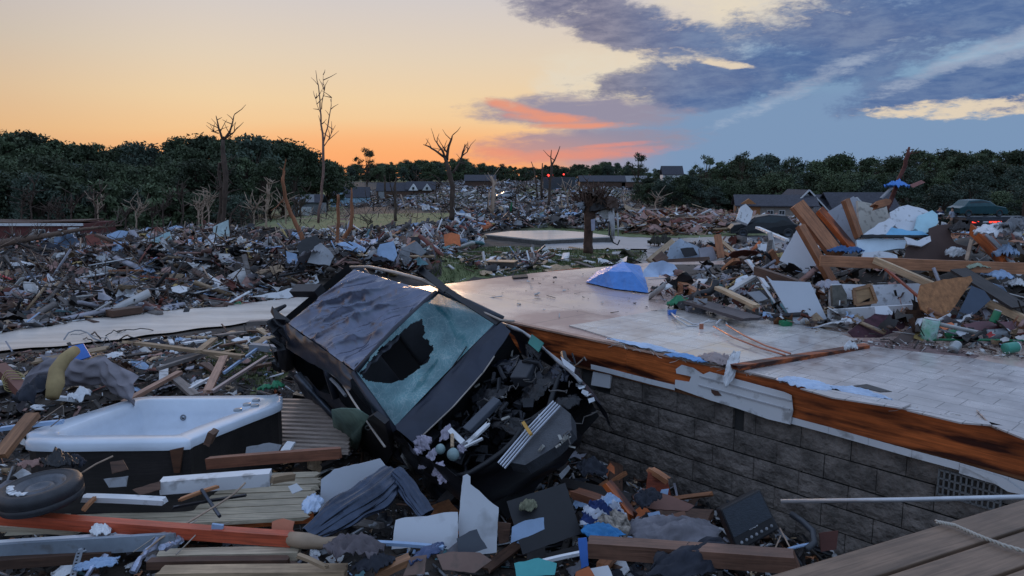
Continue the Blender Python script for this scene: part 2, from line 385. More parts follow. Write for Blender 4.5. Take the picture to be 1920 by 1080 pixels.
def build_ground():
    rs = list(np.exp(np.linspace(math.log(1.2), math.log(90), 190))) + list(np.exp(np.linspace(math.log(95), math.log(600), 40)))
    az = np.linspace(-78, 78, 300); v = []; cov = []
    for r in rs:
        for a in az:
            x, y = r * math.sin(R(a)), r * math.cos(R(a)) - 1.0
            v.append((x, y, gz(x, max(y, 0))))
            g = 0
            for P in GRASS:
                if inpoly(x + .3 * noise.noise(Vector((x * 2, y * 2, 1))), y + .3 * noise.noise(Vector((x * 2, y * 2, 5))), P): g = 1
            if not g and r > 48: g = max(0, min(.75, .35 + 1.6 * noise.noise(Vector((x * .03, y * .02, 4)))))
            cov.append(g)
    n = len(az); f = [(j * n + i, j * n + i + 1, (j + 1) * n + i + 1, (j + 1) * n + i) for j in range(len(rs) - 1) for i in range(n - 1)]
    m = bpy.data.materials.new('ground'); m.use_nodes = True; t = m.node_tree; b = t.nodes['Principled BSDF']; L = t.links.new; N = t.nodes.new
    at = N('ShaderNodeAttribute'); at.attribute_name = 'grass'
    tcn = N('ShaderNodeTexCoord')
    def nz(s, d=8):
        k = N('ShaderNodeTexNoise'); k.inputs['Scale'].default_value = s; k.inputs['Detail'].default_value = d; L(tcn.outputs['Object'], k.inputs['Vector']); return k.outputs[0]
    def rp(src, a, c, p=(.35, .65)):
        k = N('ShaderNodeValToRGB'); k.color_ramp.elements[0].position = p[0]; k.color_ramp.elements[1].position = p[1]
        k.color_ramp.elements[0].color = (*a, 1); k.color_ramp.elements[1].color = (*c, 1); L(src, k.inputs[0]); return k.outputs[0]
    dirt = rp(nz(2.2), (.018, .014, .012), (.085, .064, .05)); gr = rp(nz(3), (.08, .105, .035), (.18, .2, .08))
    mr = N('ShaderNodeMapRange'); mr.inputs[1].default_value = .35; mr.inputs[2].default_value = .6
    ml = N('ShaderNodeMath'); ml.operation = 'MULTIPLY_ADD'; ml.inputs[1].default_value = .35; L(nz(9), ml.inputs[0]); 
    ad2 = N('ShaderNodeMath'); ad2.operation = 'SUBTRACT'; L(at.outputs['Fac'], ad2.inputs[0]); ad2.inputs[1].default_value = .15; L(ad2.outputs[0], ml.inputs[2])
    L(ml.outputs[0], mr.inputs[0]); mx = N('ShaderNodeMix'); mx.data_type = 'RGBA'; L(mr.outputs[0], mx.inputs[0]); L(dirt, mx.inputs[6]); L(gr, mx.inputs[7])
    L(mx.outputs[2], b.inputs['Base Color']); b.inputs['Roughness'].default_value = .85
    bn = N('ShaderNodeBump'); bn.inputs['Strength'].default_value = .6; bn.inputs['Distance'].default_value = .06; L(nz(6), bn.inputs['Height']); L(bn.outputs[0], b.inputs['Normal'])
    o = mk('ground', v, f, m, smooth=True); a = o.data.attributes.new('grass', 'FLOAT', 'POINT'); a.data.foreach_set('value', cov)
    return tag(o, kind='structure')
build_ground()
def drape(name, A, B, m, up=.02, nu=60, nv=8, kind='structure', ins=0):
    def at(P, t):
        t *= len(P) - 1; i = min(int(t), len(P) - 2); q = t - i
        return P[i].lerp(P[i + 1], q)
    A = [G(*p) for p in A]; B = [G(*p) for p in B]; v = []
    for j in range(nv + 1):
        for i in range(nu + 1):
            u = i / nu; w = j / nv
            p = at(A, u).lerp(at(B, u), w)
            if j in (0, nv): 
                k = .22 * noise.noise(Vector((p.x * 1.1, p.y * 1.1, 3))); p = p + (at(B, u) - at(A, u)).normalized() * k
            v.append((p.x, p.y, gz(p.x, p.y) + up - (.06 if j in (0, nv) and ins else 0)))
    f = [(j * (nu + 1) + i, j * (nu + 1) + i + 1, (j + 1) * (nu + 1) + i + 1, (j + 1) * (nu + 1) + i) for j in range(nv) for i in range(nu)]
    o = mk(name, v, f, m, smooth=True)
    if kind: tag(o, kind=kind)
    return o
lanem = mat('pale dirt lane', (.62, .55, .49), .35, var=.35, scale=.9, bump=.45, bscale=5, stretch=(.4, 1.8, 1))
road = drape('dirt_lane', [(-400, 715), (0, 663), (130, 652), (300, 630), (520, 602), (640, 588), (760, 575)], [(-400, 650), (0, 613), (200, 598), (400, 578), (545, 562), (640, 552), (760, 540)], lanem, up=.05, nu=140, nv=14)
asph = mat('wet asphalt', (.2, .2, .21), .35, var=.25, scale=.6, bump=.1)
conc = mat('pale concrete', (.62, .56, .52), .22, var=.2, scale=.5, bump=.06)
drape('road', [(1180, 500), (1300, 497), (1460, 494), (1640, 500), (2100, 520)], [(1235, 449), (1330, 446), (1480, 440), (1640, 432), (2100, 425)], asph, up=.05)
drape('driveway', [(1010, 470), (1100, 469), (1216, 469)], [(1040, 447), (1140, 444), (1245, 449)], mat('grey concrete drive', (.34, .33, .34), .35, var=.2, scale=.5, bump=.06), up=.06, nu=30)
0 and drape('side_street', [(560, 386), (760, 385), (900, 384)], [(560, 382), (760, 381), (900, 380)], asph, up=.1, nu=30, nv=3)

# ---------------------------------------------------------------- the neighbour's bare slab
t_ = empty('bare_foundation_slab', G(1014, 462), 'bare concrete house slab with low dark block wall beyond the lawn', 'foundation')
sp_ = [PZ(*p, -.55) for p in [(908, 439), (958, 433), (1040, 431.5), (1095, 435), (1150, 443), (1014, 449.5)]]
def childof(o, parent):
    """parent while keeping the world position"""
    o.parent = parent; bpy.context.view_layer.update(); o.matrix_parent_inverse = parent.matrix_world.inverted(); return o
childof(MB().prism(sp_, (0, 0, -.06)).build('slab', conc), t_)
childof(MB().prism([p + Vector((0, 0, -.062)) for p in sp_], (0, 0, -.75)).build('block_wall', mat('dark block', (.1, .095, .09), .85, var=.4, scale=6, bump=.5)), t_)

# ---------------------------------------------------------------- the swept-clean house floor beside the car
C0 = Vector((-2.02, 10.6, 0)); e1 = Vector((.675, -.738, 0)); e2 = Vector((.738, .675, 0)); FZ = 1.15
house = empty('ruined_house_floor', C0, 'bare tiled house floor with orange rim joist on a grey block wall', 'house floor', rot=(0, 0, math.atan2(-.738, .675)))
bpy.context.view_layer.update(); HM = house.matrix_world.copy(); HI = HM.inverted()
def HL(p): return HI @ Vector(p)
def HF(px, py, z=FZ): return HL(PZ(px, py, z))
def HW(px, py, off=0.0):
    return HL(PP(px, py, C0 - e2 * off, e2))
def floormat():
    m = mat('wet floor deck', (.72, .55, .47), .3, var=.22, scale=.45, bump=.08, spec=.7).copy(); t = m.node_tree; b = t.nodes['Principled BSDF']; L = t.links.new; N = t.nodes.new
    src = b.inputs['Base Color'].links[0].from_socket
    tcn = N('ShaderNodeTexCoord'); mp = N('ShaderNodeMapping'); mp.inputs['Location'].default_value = (.37, .21, 0)
    bk = N('ShaderNodeTexBrick'); bk.inputs['Scale'].default_value = 1; bk.inputs['Brick Width'].default_value = 2.44; bk.inputs['Row Height'].default_value = 1.22; bk.inputs['Mortar Size'].default_value = .006
    bk.inputs['Color1'].default_value = (1, 1, 1, 1); bk.inputs['Color2'].default_value = (.86, .84, .84, 1); bk.inputs['Mortar'].default_value = (.22, .2, .2, 1)
    L(tcn.outputs['Object'], mp.inputs[0]); L(mp.outputs[0], bk.inputs[0])
    mx = N('ShaderNodeMix'); mx.data_type = 'RGBA'; mx.blend_type = 'MULTIPLY'; mx.inputs[0].default_value = 1; L(src, mx.inputs[6]); L(bk.outputs[0], mx.inputs[7])
    st = N('ShaderNodeTexNoise'); st.inputs['Scale'].default_value = .55; st.inputs['Detail'].default_value = 9; st.inputs['Roughness'].default_value = .7; L(tcn.outputs['Object'], st.inputs['Vector'])
    r2 = N('ShaderNodeValToRGB'); r2.color_ramp.elements[0].position = .46; r2.color_ramp.elements[1].position = .6; r2.color_ramp.elements[0].color = (1, 1, 1, 1); r2.color_ramp.elements[1].color = (.62, .5, .47, 1); L(st.outputs[0], r2.inputs[0])
    m2 = N('ShaderNodeMix'); m2.data_type = 'RGBA'; m2.blend_type = 'MULTIPLY'; m2.inputs[0].default_value = 1; L(mx.outputs[2], m2.inputs[6]); L(r2.outputs[0], m2.inputs[7])
    L(m2.outputs[2], b.inputs['Base Color'])
    rr = N('ShaderNodeMapRange'); rr.inputs[1].default_value = .35; rr.inputs[2].default_value = .65; rr.inputs[3].default_value = .12; rr.inputs[4].default_value = .42; L(st.outputs[0], rr.inputs[0]); L(rr.outputs[0], b.inputs['Roughness'])
    return m
def tilemat(name, bw, rh, off, c1, c2, sq):
    m = bpy.data.materials.new(name); m.use_nodes = True; t = m.node_tree; b = t.nodes['Principled BSDF']; L = t.links.new; N = t.nodes.new
    tcn = N('ShaderNodeTexCoord'); mp = N('ShaderNodeMapping'); L(tcn.outputs['Object'], mp.inputs[0])
    bk = N('ShaderNodeTexBrick'); bk.offset = off; bk.squash = sq; bk.squash_frequency = 2; bk.inputs['Scale'].default_value = 1; bk.inputs['Brick Width'].default_value = bw; bk.inputs['Row Height'].default_value = rh
    bk.inputs['Mortar Size'].default_value = .004; bk.inputs['Color1'].default_value = (*c1, 1); bk.inputs['Color2'].default_value = (*c2, 1); bk.inputs['Mortar'].default_value = (.27, .25, .24, 1); bk.inputs['Bias'].default_value = -.2
    L(mp.outputs[0], bk.inputs[0])
    n = N('ShaderNodeTexNoise'); n.inputs['Scale'].default_value = 2.2; n.inputs['Detail'].default_value = 9; n.inputs['Roughness'].default_value = .7; L(tcn.outputs['Object'], n.inputs['Vector'])
    r = N('ShaderNodeValToRGB'); r.color_ramp.elements[0].position = .35; r.color_ramp.elements[1].position = .62; r.color_ramp.elements[0].color = (.62, .58, .56, 1); r.color_ramp.elements[1].color = (1, 1, 1, 1); L(n.outputs[0], r.inputs[0])
    mx = N('ShaderNodeMix'); mx.data_type = 'RGBA'; mx.blend_type = 'MULTIPLY'; mx.inputs[0].default_value = 1; L(bk.outputs[0], mx.inputs[6]); L(r.outputs[0], mx.inputs[7]); L(mx.outputs[2], b.inputs['Base Color'])
    mr = N('ShaderNodeMapRange'); mr.inputs[1].default_value = .3; mr.inputs[2].default_value = .7; mr.inputs[3].default_value = .06; mr.inputs[4].default_value = .4; L(n.outputs[0], mr.inputs[0]); L(mr.outputs[0], b.inputs['Roughness'])
    bn = N('ShaderNodeBump'); bn.inputs['Strength'].default_value = .4; bn.inputs['Distance'].default_value = .004; bn.invert = True; L(bk.outputs[1], bn.inputs['Height']); L(bn.outputs[0], b.inputs['Normal'])
    return m
def hprism(name, P, z, th, m):
    return MB().prism([(p[0], p[1], z) for p in P], (0, 0, -th)).build(name, m, house)
def rag(P, a=.03, step=.25):
    o = []
    for i in range(len(P)):
        p, q = Vector(P[i]), Vector(P[(i + 1) % len(P)]); n = max(1, int((q - p).length / step))
        for k in range(n):
            w = p.lerp(q, k / n); o.append(Vector((w.x + rnd.uniform(-a, a), w.y + rnd.uniform(-a, a), w.z)))
    return o
P_ = [Vector((0, 0, 0)), HF(850, 531), HF(1000, 512), HF(1212, 493), HF(1470, 486), HF(1900, 470), Vector((14, 12, 0)), Vector((11, 5, 0)), Vector((11, 0, 0))]
hprism('floor_deck', P_, FZ, .022, floormat())
tileA = tilemat('pale square tile', .33, .33, 0, (.7, .65, .6), (.6, .56, .53), 1)
tileB = tilemat('grey tile planks', .42, .2, .37, (.6, .55, .53), (.52, .48, .47), .6)
T1 = [HF(*p) for p in [(1068, 612), (1190, 592), (1292, 572), (1400, 590), (1560, 622), (1632, 648), (1380, 690), (1330, 682), (1210, 655)]]
T2 = [HF(*p) for p in [(1395, 698), (1640, 652), (1720, 662), (1810, 672), (1960, 700), (2100, 760), (2080, 850), (1830, 790), (1700, 770), (1560, 738)]]
hprism('tile_floor', rag(T1, .012), FZ + .014, .013, tileA); hprism('tile_floor', rag(T2, .012), FZ + .014, .013, tileB)
for i, q in enumerate([[(1500, 735), (1560, 752), (1690, 772), (1708, 764), (1560, 738)], [(1700, 776), (1800, 800), (1880, 806), (1830, 792)], [(1830, 775), (1930, 800), (1990, 860), (1860, 806)]]):
    hprism('loose_tile', [HF(*p) for p in q], FZ + .03, .011, tileB)
hprism('floor_gap', [HF(*p) for p in [(1600, 727), (1625, 724), (1672, 738), (1650, 739)]], FZ + .018, .003, black)
# bare carpet rectangle, mortar stain
hprism('carpet_strip', rag([HF(*p) for p in [(1570, 640), (1660, 640), (1800, 655), (1840, 668), (1812, 678), (1700, 664)]], .02), FZ + .006, .005, mat('brownish grit', (.2, .13, .12), .85, var=.4, scale=14, bump=.4))
hprism('wood_shim', [HF(*p) for p in [(960, 520), (988, 517), (990, 522), (962, 524)]], FZ + .03, .026, darkw)
# rim joist, sill, plywood edge
def joist(x0, x1, y, z0, z1, w, nm, m, seg=20):
    b = MB(); b.beam((x0, y, (z0 + z1) / 2), (x1, y, (z0 + z1) / 2), w, z1 - z0, seg=seg, jag=.02); return b.build(nm, m, house)
jm = mat('orange joist', (.62, .15, .035), .5, kind='wood', var=.35, scale=1.2, spec=.4)
_t = jm.node_tree; _b = _t.nodes['Principled BSDF']; _src = _b.inputs['Base Color'].links[0].from_socket
_tc = _t.nodes.new('ShaderNodeTexCoord'); _mp = _t.nodes.new('ShaderNodeMapping'); _mp.inputs['Scale'].default_value = (.8, 4, 5); _t.links.new(_tc.outputs['Object'], _mp.inputs[0])
_n = _t.nodes.new('ShaderNodeTexNoise'); _n.inputs['Scale'].default_value = 1.6; _n.inputs['Detail'].default_value = 8; _t.links.new(_mp.outputs[0], _n.inputs['Vector'])
_r = _t.nodes.new('ShaderNodeValToRGB'); _r.color_ramp.elements[0].position = .42; _r.color_ramp.elements[1].position = .56; _r.color_ramp.elements[0].color = (.09, .06, .06, 1); _t.links.new(_n.outputs[0], _r.inputs[0])
_m = _t.nodes.new('ShaderNodeMix'); _m.data_type = 'RGBA'; _m.blend_type = 'MULTIPLY'; _m.inputs[0].default_value = 1; _t.links.new(_src, _m.inputs[6]); _t.links.new(_r.outputs[0], _m.inputs[7]); _t.links.new(_m.outputs[2], _b.inputs['Base Color'])
joist(.05, 4.7, -.022, .84, 1.127, .04, 'rim_joist', jm); joist(4.72, 11, -.026, .84, 1.127, .04, 'rim_joist', jm)
joist(0, 11, -.03, 1.131, 1.149, .07, 'plywood_edge', mat('plywood edge', (.5, .3, .22), .7, kind='wood', var=.4))
MB().box((.02, 2.2, .99), (.04, 4.4, .27)).build('rim_joist', jm, house)
joist(0, 11, .06, .805, .838, .16, 'sill_plate', cedar)
# block wall
b = MB(); bl, bh = .406, .203
vx0, vx1 = HW(1100, 700).x, HW(1150, 730).x
hx = HW(1385, 780); hole_row = int((.8 - hx.z) / bh)
for r_ in range(6):
    z = .8 - bh * (r_ + .5); x = -(.5 if r_ % 2 else 0) * bl
    while x < 11:
        a, c = x + .003, x + bl - .003
        segs = [(a, c)]
        if r_ == hole_row and a < hx.x < c: segs = [(a, hx.x - .06), (hx.x + .05, c)]
        if r_ == 0 and a < (vx0 + vx1) / 2 < c: segs = []
        for (p, q) in segs:
            if q - p < .02: continue
            nu = 4; y0 = rnd.uniform(-.006, .006)
            b.grid(lambda u, v: Vector((p + (q - p) * u, y0 + (.008 if u in (0, 1) or v in (0, 1) else -.004 + .012 * noise.noise(Vector((x * 3 + u * 4, v * 3, r_)))), z - bh / 2 + .005 + (bh - .01) * v)), 8, 4)
            for (ex) in (p, q):
                b.grid(lambda u, v: Vector((ex, y0 + .008 + .19 * u, z - bh / 2 + .005 + (bh - .01) * v)), 1, 1)
        x += bl
blockm = mat('rough grey block', (.19, .16, .14), .95, var=.65, scale=5, bump=1.6, bscale=26)
_o = b.build('block_wall', blockm, house, smooth=False)
MB().box((5.5, .12, .2), (11, .16, 1.2)).build('mortar_core', mat('dark mortar', (.045, .042, .04), .95, bump=.4), house)
MB().box((0.1, 2.2, .2), (.2, 4.4, 1.2)).build('end_wall', blockm, house)
# vent hood near car, foundation vent at right
MB().prism([HW(*p, .02) for p in [(1112, 697), (1145, 703), (1142, 728), (1108, 722)]], HL(C0 + e2 * .08) - HL(C0)).build('vent_hood', vinyl, house)
fv = MB(); A_ = HW(1762, 878, .03); B_ = HW(1880, 905, .03)
for i in range(12):
    u = i / 11; p = A_.lerp(Vector((B_.x, A_.y, A_.z)), u); fv.box((p.x, p.y, p.z - .1), (.012, .02, .19))
for k in range(4): fv.box(((A_.x + B_.x) / 2, A_.y - .002, A_.z - .01 - k * .06), (B_.x - A_.x, .016, .012))
fv.build('foundation_vent', mat('grey vent', (.16, .16, .16), .6), house)
# white starter strip and torn siding
def wallpoly(name, pts, off, th, m, subdiv=True, parent=None):
    P = [HW(*p, off) for p in pts]; return MB().prism(P, (0, th, 0)).build(name, m, house)
st = MB()
def strip(pa, pb, w, off):
    A, B = HW(*pa, off), HW(*pb, off); d = B - A; n = max(2, int(d.length / .25))
    for i in range(n):
        p, q = A + d * (i / n), A + d * ((i + 1) / n - .002)
        k0 = .006 * math.sin(i * 1.7); k1 = .006 * math.sin((i + 1) * 1.7)
        st.prism([p + Vector((0, k0, 0)), q + Vector((0, k1, 0)), q + Vector((0, k1, -w)), p + Vector((0, k0, -w))], (0, .004, 0))
strip((1108, 683), (1265, 722), .05, .055); strip((1483, 782), (1800, 868), .055, .06); strip((1800, 868), (1990, 925), .075, .07)
st.build('starter_strip', vinyl, house)
wallpoly('torn_siding', [(1278, 684), (1300, 690), (1318, 702), (1330, 697), (1400, 716), (1470, 735), (1484, 741), (1487, 770), (1482, 796), (1440, 786), (1380, 765), (1330, 750), (1265, 727), (1266, 712), (1292, 716), (1296, 706), (1268, 700), (1267, 692)], .075, .006, vinyl)
for a, c in (((1310, 722), (1480, 768)), ((1312, 706), (1484, 752))):
    A, B = HW(*a, .08), HW(*c, .08); MB().beam(A, B, .01, .012, up=(0, 1, 0)).build('lap_shadow_line', mat('siding shadow lap', (.5, .5, .52), .5), house)  # shadow lines of the siding laps drawn as grey strips
wallpoly('siding_hole', [(1333, 728), (1345, 732), (1353, 742), (1340, 742), (1334, 736)], .0825, .002, mat('brown hole', (.1, .045, .03), .8))
wallpoly('hanging_flap', [(1800, 872), (1840, 892), (1890, 922), (1930, 930), (1880, 895)], .09, .005, vinyl)
# shreds of house wrap along the edge
def shreds(name, pxs, m, w=.05, L=.25, n=40, z=FZ):
    b = MB()
    for i in range(n):
        u = rnd.random() * (len(pxs) - 1); k = int(u); p = HW(*pxs[k], .04).lerp(HW(*pxs[min(k + 1, len(pxs) - 1)], .04), u - k)
        p.z = z + .01; a = rnd.uniform(0, 6.3); l = rnd.uniform(.3, 1) * L; pts = [p]
        for q in range(4):
            a += rnd.uniform(-.9, .9); pts.append(pts[-1] + Vector((math.cos(a) * l / 4, math.sin(a) * .2 * l / 4 - .01, rnd.uniform(-.5, .2) * l / 4)))
        b.tube(pts, .0025, 4)
    return b.build(name, m, house)
shreds('fibre_shreds', [(1160, 648), (1250, 672), (1370, 706), (1500, 728), (1700, 775), (1900, 830)], mat('pale fibre', (.6, .56, .52), .8), n=70, L=.22)
# crumpled films on the edge
def crumple(name, c, rx, ry, h, m, parent=None, n=22, rag_=.3, f=3.0, seed=0, M=None, sharp=1.0, twist=0):
    """a crumpled sheet: ragged outline, ridged folds"""
    c = Vector(c); v = []; fcs = []; rg = random.Random(seed)
    ph = rg.uniform(0, 100)
    for j in range(n + 1):
        for i in range(n + 1):
            u, w = i / n * 2 - 1, j / n * 2 - 1
            k = 1 - rag_ * (noise.noise(Vector((u * 1.7, w * 1.7, ph))) * .9 + .2 * noise.noise(Vector((u * 6, w * 6, ph))))
            r2 = min(1, u * u + w * w)
            z = h * (1 - r2 * .8) * (.55 + .6 * noise.noise(Vector((u * f * .5, w * f * .5, ph)))) + h * sharp * .55 * (ridge(u, w, ph, f) - .5) * .6 + h * .15 * noise.noise(Vector((u * 9, w * 9, ph)))
            p = Vector((u * rx * k * math.sqrt(1 - w * w / 2.2), w * ry * k * math.sqrt(1 - u * u / 2.2), z))
            if twist: p = Matrix.Rotation(twist * u, 3, 'X') @ p
            if M is not None: p = M @ p
            v.append(c + p)
    fcs = [(j * (n + 1) + i, j * (n + 1) + i + 1, (j + 1) * (n + 1) + i + 1, (j + 1) * (n + 1) + i) for j in range(n) for i in range(n)]
    o = mk(name, v, fcs, m, parent, smooth=True); solidify(o, .004, 0); return o
def rotm(x=0, y=0, z=0): return Matrix.Rotation(R(z), 3, 'Z') @ Matrix.Rotation(R(y), 3, 'Y') @ Matrix.Rotation(R(x), 3, 'X')
filmm = mat('bluish plastic film', (.5, .62, .8), .3, var=.2, bump=.2, bscale=20)
for (px, py, rx, ry, h, mm, sd) in [(1210, 650, .42, .06, .04, filmm, 1), (1290, 672, .22, .05, .05, mat('blue film', (.18, .38, .7), .35), 2), (1345, 680, .2, .08, .12, mat('dirty wrap', (.35, .28, .27), .6, bump=.3, bscale=20), 3), (1510, 722, .22, .1, .07, filmm, 4), (1610, 738, .25, .05, .05, filmm, 5)]:
    tag(crumple('plastic_film', PZ(px, py, FZ + .02), rx, ry, h, mm, M=rotm(z=-47), seed=sd), {1: 'long pale blue plastic film lying along the floor edge near the car', 2: 'small blue film scrap on the floor edge above the orange joist', 3: 'dirty brownish wrap bunched on the edge above the torn siding', 4: 'pale film draped over the floor edge at the end of the torn siding', 5: 'thin clear film on the floor edge right of the torn siding'}[sd], 'plastic film', 'films along the floor edge')
tag(crumple('plastic_flap', HM @ HW(1372, 690, .08), .05, .16, .05, white, M=rotm(x=60, y=10, z=-30), seed=6), 'white curled strip hanging over the edge above the torn siding', 'plastic scrap')
# baseplate and copper pipes on the tiles
tag(MB().beam(PZ(1378, 690, FZ + .035), PZ(1625, 648, FZ + .03), .09, .04, seg=8, jag=.02, warp=.006).build('base_plate', jm), 'long orange wall plate lying across the tiles by the copper pipes', 'lumber')
t_ = empty('copper_pipes', PZ(1380, 640, FZ), 'pair of copper pipes with white hoses lying on the pale tiles', 'pipes')
cop = mat('copper', (.55, .22, .14), .35, .6, var=.3)
for k, off in enumerate((0, 10)):
    pts = [PZ(1338 + off * 2.4, 612 - off * .3, FZ + .06), PZ(1375 + off * 2, 633 - off * .4, FZ + .05), PZ(1425 + off, 652 - off * .4, FZ + .045), PZ(1472 + off, 666 - off * .3, FZ + .06)]
    childof(MB().tube(pts, .009, 8).build('pipe', cop, smooth=True), t_)
wh = mat('white hose', (.6, .58, .58), .4)
for pts in ([(1258, 586), (1272, 600), (1290, 611), (1305, 611), (1325, 603), (1342, 602), (1345, 614)], [(1262, 590), (1285, 600), (1300, 608), (1318, 606), (1330, 600)], [(1342, 608), (1350, 600), (1360, 601), (1364, 610)]):
    childof(MB().tube([PZ(*p, FZ + .04 + .03 * math.sin(i * 1.9)) for i, p in enumerate(pts)], .01, 8).build('hose', wh, smooth=True), t_)
childof(MB().box(PZ(1259, 586, FZ + .04), (.09, .07, .07), jit=.01).build('valve', bluem), t_)
childof(MB().box(PZ(1315, 614, FZ + .03), (.04, .03, .08)).build('fitting', cop), t_)
# wooden deck in the near right corner
DZ = 1.6; pA, pB = PZ(1430, 1080, DZ), PZ(1920, 935, DZ); dd = (pB - pA).normalized(); nn = Vector((dd.y, -dd.x, 0))
deckb = tag(empty('wooden_deck', pA), 'weathered board deck corner in the near right foreground', 'deck')
dm_ = mat('deck board', (.23, .15, .1), .6, kind='wood', var=.3, objrand=.2)
for i in range(9):
    o = pA + nn * (.07 + .152 * i); a = o - dd * 1.6; b_ = o + dd * 2.2; M_ = Matrix.LocRotScale(a, Matrix(((dd.x, -nn.x, 0), (dd.y, -nn.y, 0), (0, 0, 1))).to_quaternion(), None)
    q = MB().beam((0, 0, -.02), (3.8, 0, -.02), .136, .036, seg=10, jag=.01, warp=.002).build('deck_board', dm_); q.matrix_world = M_; bevel(q, .004); bpy.context.view_layer.update(); childof(q, deckb)
q = MB().beam(pA - dd * 1.6 + Vector((0, 0, -.14)) + nn * .03, pB + dd * 1 + Vector((0, 0, -.14)) + nn * .03, .04, .19).build('fascia_board', dm_); childof(q, deckb)
rope = MB(); pts = [PZ(1755, 978, DZ + .01), PZ(1790, 985, DZ + .01), PZ(1830, 1003, DZ + .01), PZ(1880, 1022, DZ + .01), PZ(1960, 1045, DZ + .01)]
sp2 = []
for i in range(90):
    u = i / 89 * (len(pts) - 1); k = min(int(u), len(pts) - 2); sp2.append(pts[k].lerp(pts[k + 1], u - k))
for s_ in (0, math.pi):
    rope.tube([p + Vector((0, math.cos(i * .9 + s_) * .004, math.sin(i * .9 + s_) * .004)) for i, p in enumerate(sp2)], .004, 5)
tag(rope.build('rope', mat('rope', (.5, .46, .4), .8), smooth=True), 'thin twisted rope lying on the near deck boards', 'rope')
# the grey pole
pl = MB().tube([G(1465, 940) * 0 + PY(1465, 940, 4.4), PY(1700, 937, 4.0), PY(2000, 930, 3.6)], [.014, .014, .014], 10)
tag(pl.build('metal_pole', metalw, smooth=True), 'thin pale metal pole sticking out over the pit along the block wall', 'pole')
# ================================================================ THE WRECKED CAR
RM = Matrix(((0.612756923670917, 0.66559119325853, -0.4260484901032111), (-0.7886583755328441, 0.4806013603736432, -0.38345834071978246), (-0.05046701065483494, 0.5709734633258884, 0.8194158803677383)))
cpos = CAM + .93 * (Vector((-0.8189490481367299, 8.513785453629136, -0.01953759025994645)) - CAM)
car = empty('wrecked_car', (0, 0, 0), 'crushed dark hatchback with smashed windscreen and torn-off bonnet leaning on the house floor', 'car')
car.matrix_world = Matrix.LocRotScale(cpos, RM.to_quaternion(), (.93,) * 3)
CMI = car.matrix_world.inverted(); CR = CMI.to_3x3()
def CP(px, py, ax, val):
    """pixel -> point in car space on the plane axis = val"""
    o = CMI @ CAM; d = CR @ ray(px, py); i = 'xyz'.index(ax); return o + d * ((val - o[i]) / d[i])
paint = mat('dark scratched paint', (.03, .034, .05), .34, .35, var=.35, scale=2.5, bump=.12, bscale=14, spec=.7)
roofm = mat('bluish grey roof paint', (.16, .175, .24), .22, .6, var=.3, scale=1.6, bump=.55, bscale=2.2, spec=.8, stretch=(1.2, 2.2, 1))  # roof colour lighter and bluer than the rest of the body
trim = mat('beige seal strip', (.42, .36, .31), .5, var=.3)
inside = mat('cabin black', (.004, .004, .005), .8, var=.3)
innerg = mat('cabin grey trim', (.05, .052, .06), .6, var=.4)
# roof
rc = [CP(540, 606, 'z', 1.58), CP(664, 694, 'z', 1.58), CP(812, 548, 'z', 1.6), CP(664, 505, 'z', 1.6)]   # rearR, frontR, frontL, rearL
def roof_fn(u, w):
    p = rc[0].lerp(rc[1], u).lerp(rc[3].lerp(rc[2], u), w)
    k = math.sin(math.pi * u) ** .5 * math.sin(math.pi * w) ** .5
    p.z += .05 * k
    fold = ridge(u * 1.1 + w * .35, w * .5, 3.3, 2.6)
    a_, b_ = u * .75 + w * .1, w * .55 - u * .9; p.z += k * (.13 * (ridge(b_ * .9 + 3, a_ * .35, 3.3, 2.4) ** 3 - .4) + .10 * (ridge(b_ * 1.6, a_ * .5, 9.1, 2.6) ** 4 - .3) + .05 * (ridge(b_ * 3.5, a_ * 1.2, 5, 2.4) ** 4 - .3) + .03 * (ridge(a_ * 2.4, b_ * .8, 15, 2) ** 5) + .02 * (ridge(u * 2, w * 2, 7, 4) - .5) + .006 * noise.noise(Vector((u * 18, w * 18, 1))))
    p.z -= .10 * math.exp(-((u - .80) ** 2) / .02 - ((w - .30) ** 2) / .05)
    p.x += .03 * noise.noise(Vector((w * 6, 1, 2))) * u ** 4
    return p
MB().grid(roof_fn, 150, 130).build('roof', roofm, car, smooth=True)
# roof side panels (rails)
def loft(fnA, fnB, nu, nv, bulge=0, axis=Vector((0, 0, 1)), amp=.01, seed=0):
    def f(u, w):
        a, b = fnA(u), fnB(u); p = a.lerp(b, w); return p + axis * (bulge * math.sin(math.pi * w) + amp * (ridge(u * 3, w, seed, 2) - .5))
    return MB().grid(f, nu, nv)
def poly(pts):
    pts = [Vector(p) for p in pts]
    def f(u):
        t = u * (len(pts) - 1); i = min(int(t), len(pts) - 2); return pts[i].lerp(pts[i + 1], t - i)
    return f
outA = poly([rc[0] + Vector((-.02, -.01, -.01)), rc[0].lerp(rc[1], .5) + Vector((0, -.012, .012)), rc[1] + Vector((.02, -.01, -.01))])
outB = poly([CP(517, 640, 'z', 1.40), CP(560, 668, 'z', 1.42), CP(625, 705, 'z', 1.42), CP(655, 735, 'z', 1.42)])
loft(outA, outB, 30, 8, .02, amp=.03, seed=4).build('roof_rail', paint, car, smooth=True)
MB().tube([CP(*p, 'z', 1.40) + Vector((0, -.01, -.01)) for p in [(515, 632), (545, 652), (575, 668), (600, 682), (640, 712), (662, 748), (690, 790), (722, 835)]], .011, 6).build('seal_strip', trim, car, smooth=True)
MB().tube([CP(*p, 'z', 1.60) + Vector((0, .02, .01)) for p in [(655, 503), (690, 503), (740, 514), (790, 528), (812, 540)]], [.012, .018, .02, .02, .014], 6).build('seal_strip', trim, car, smooth=True)
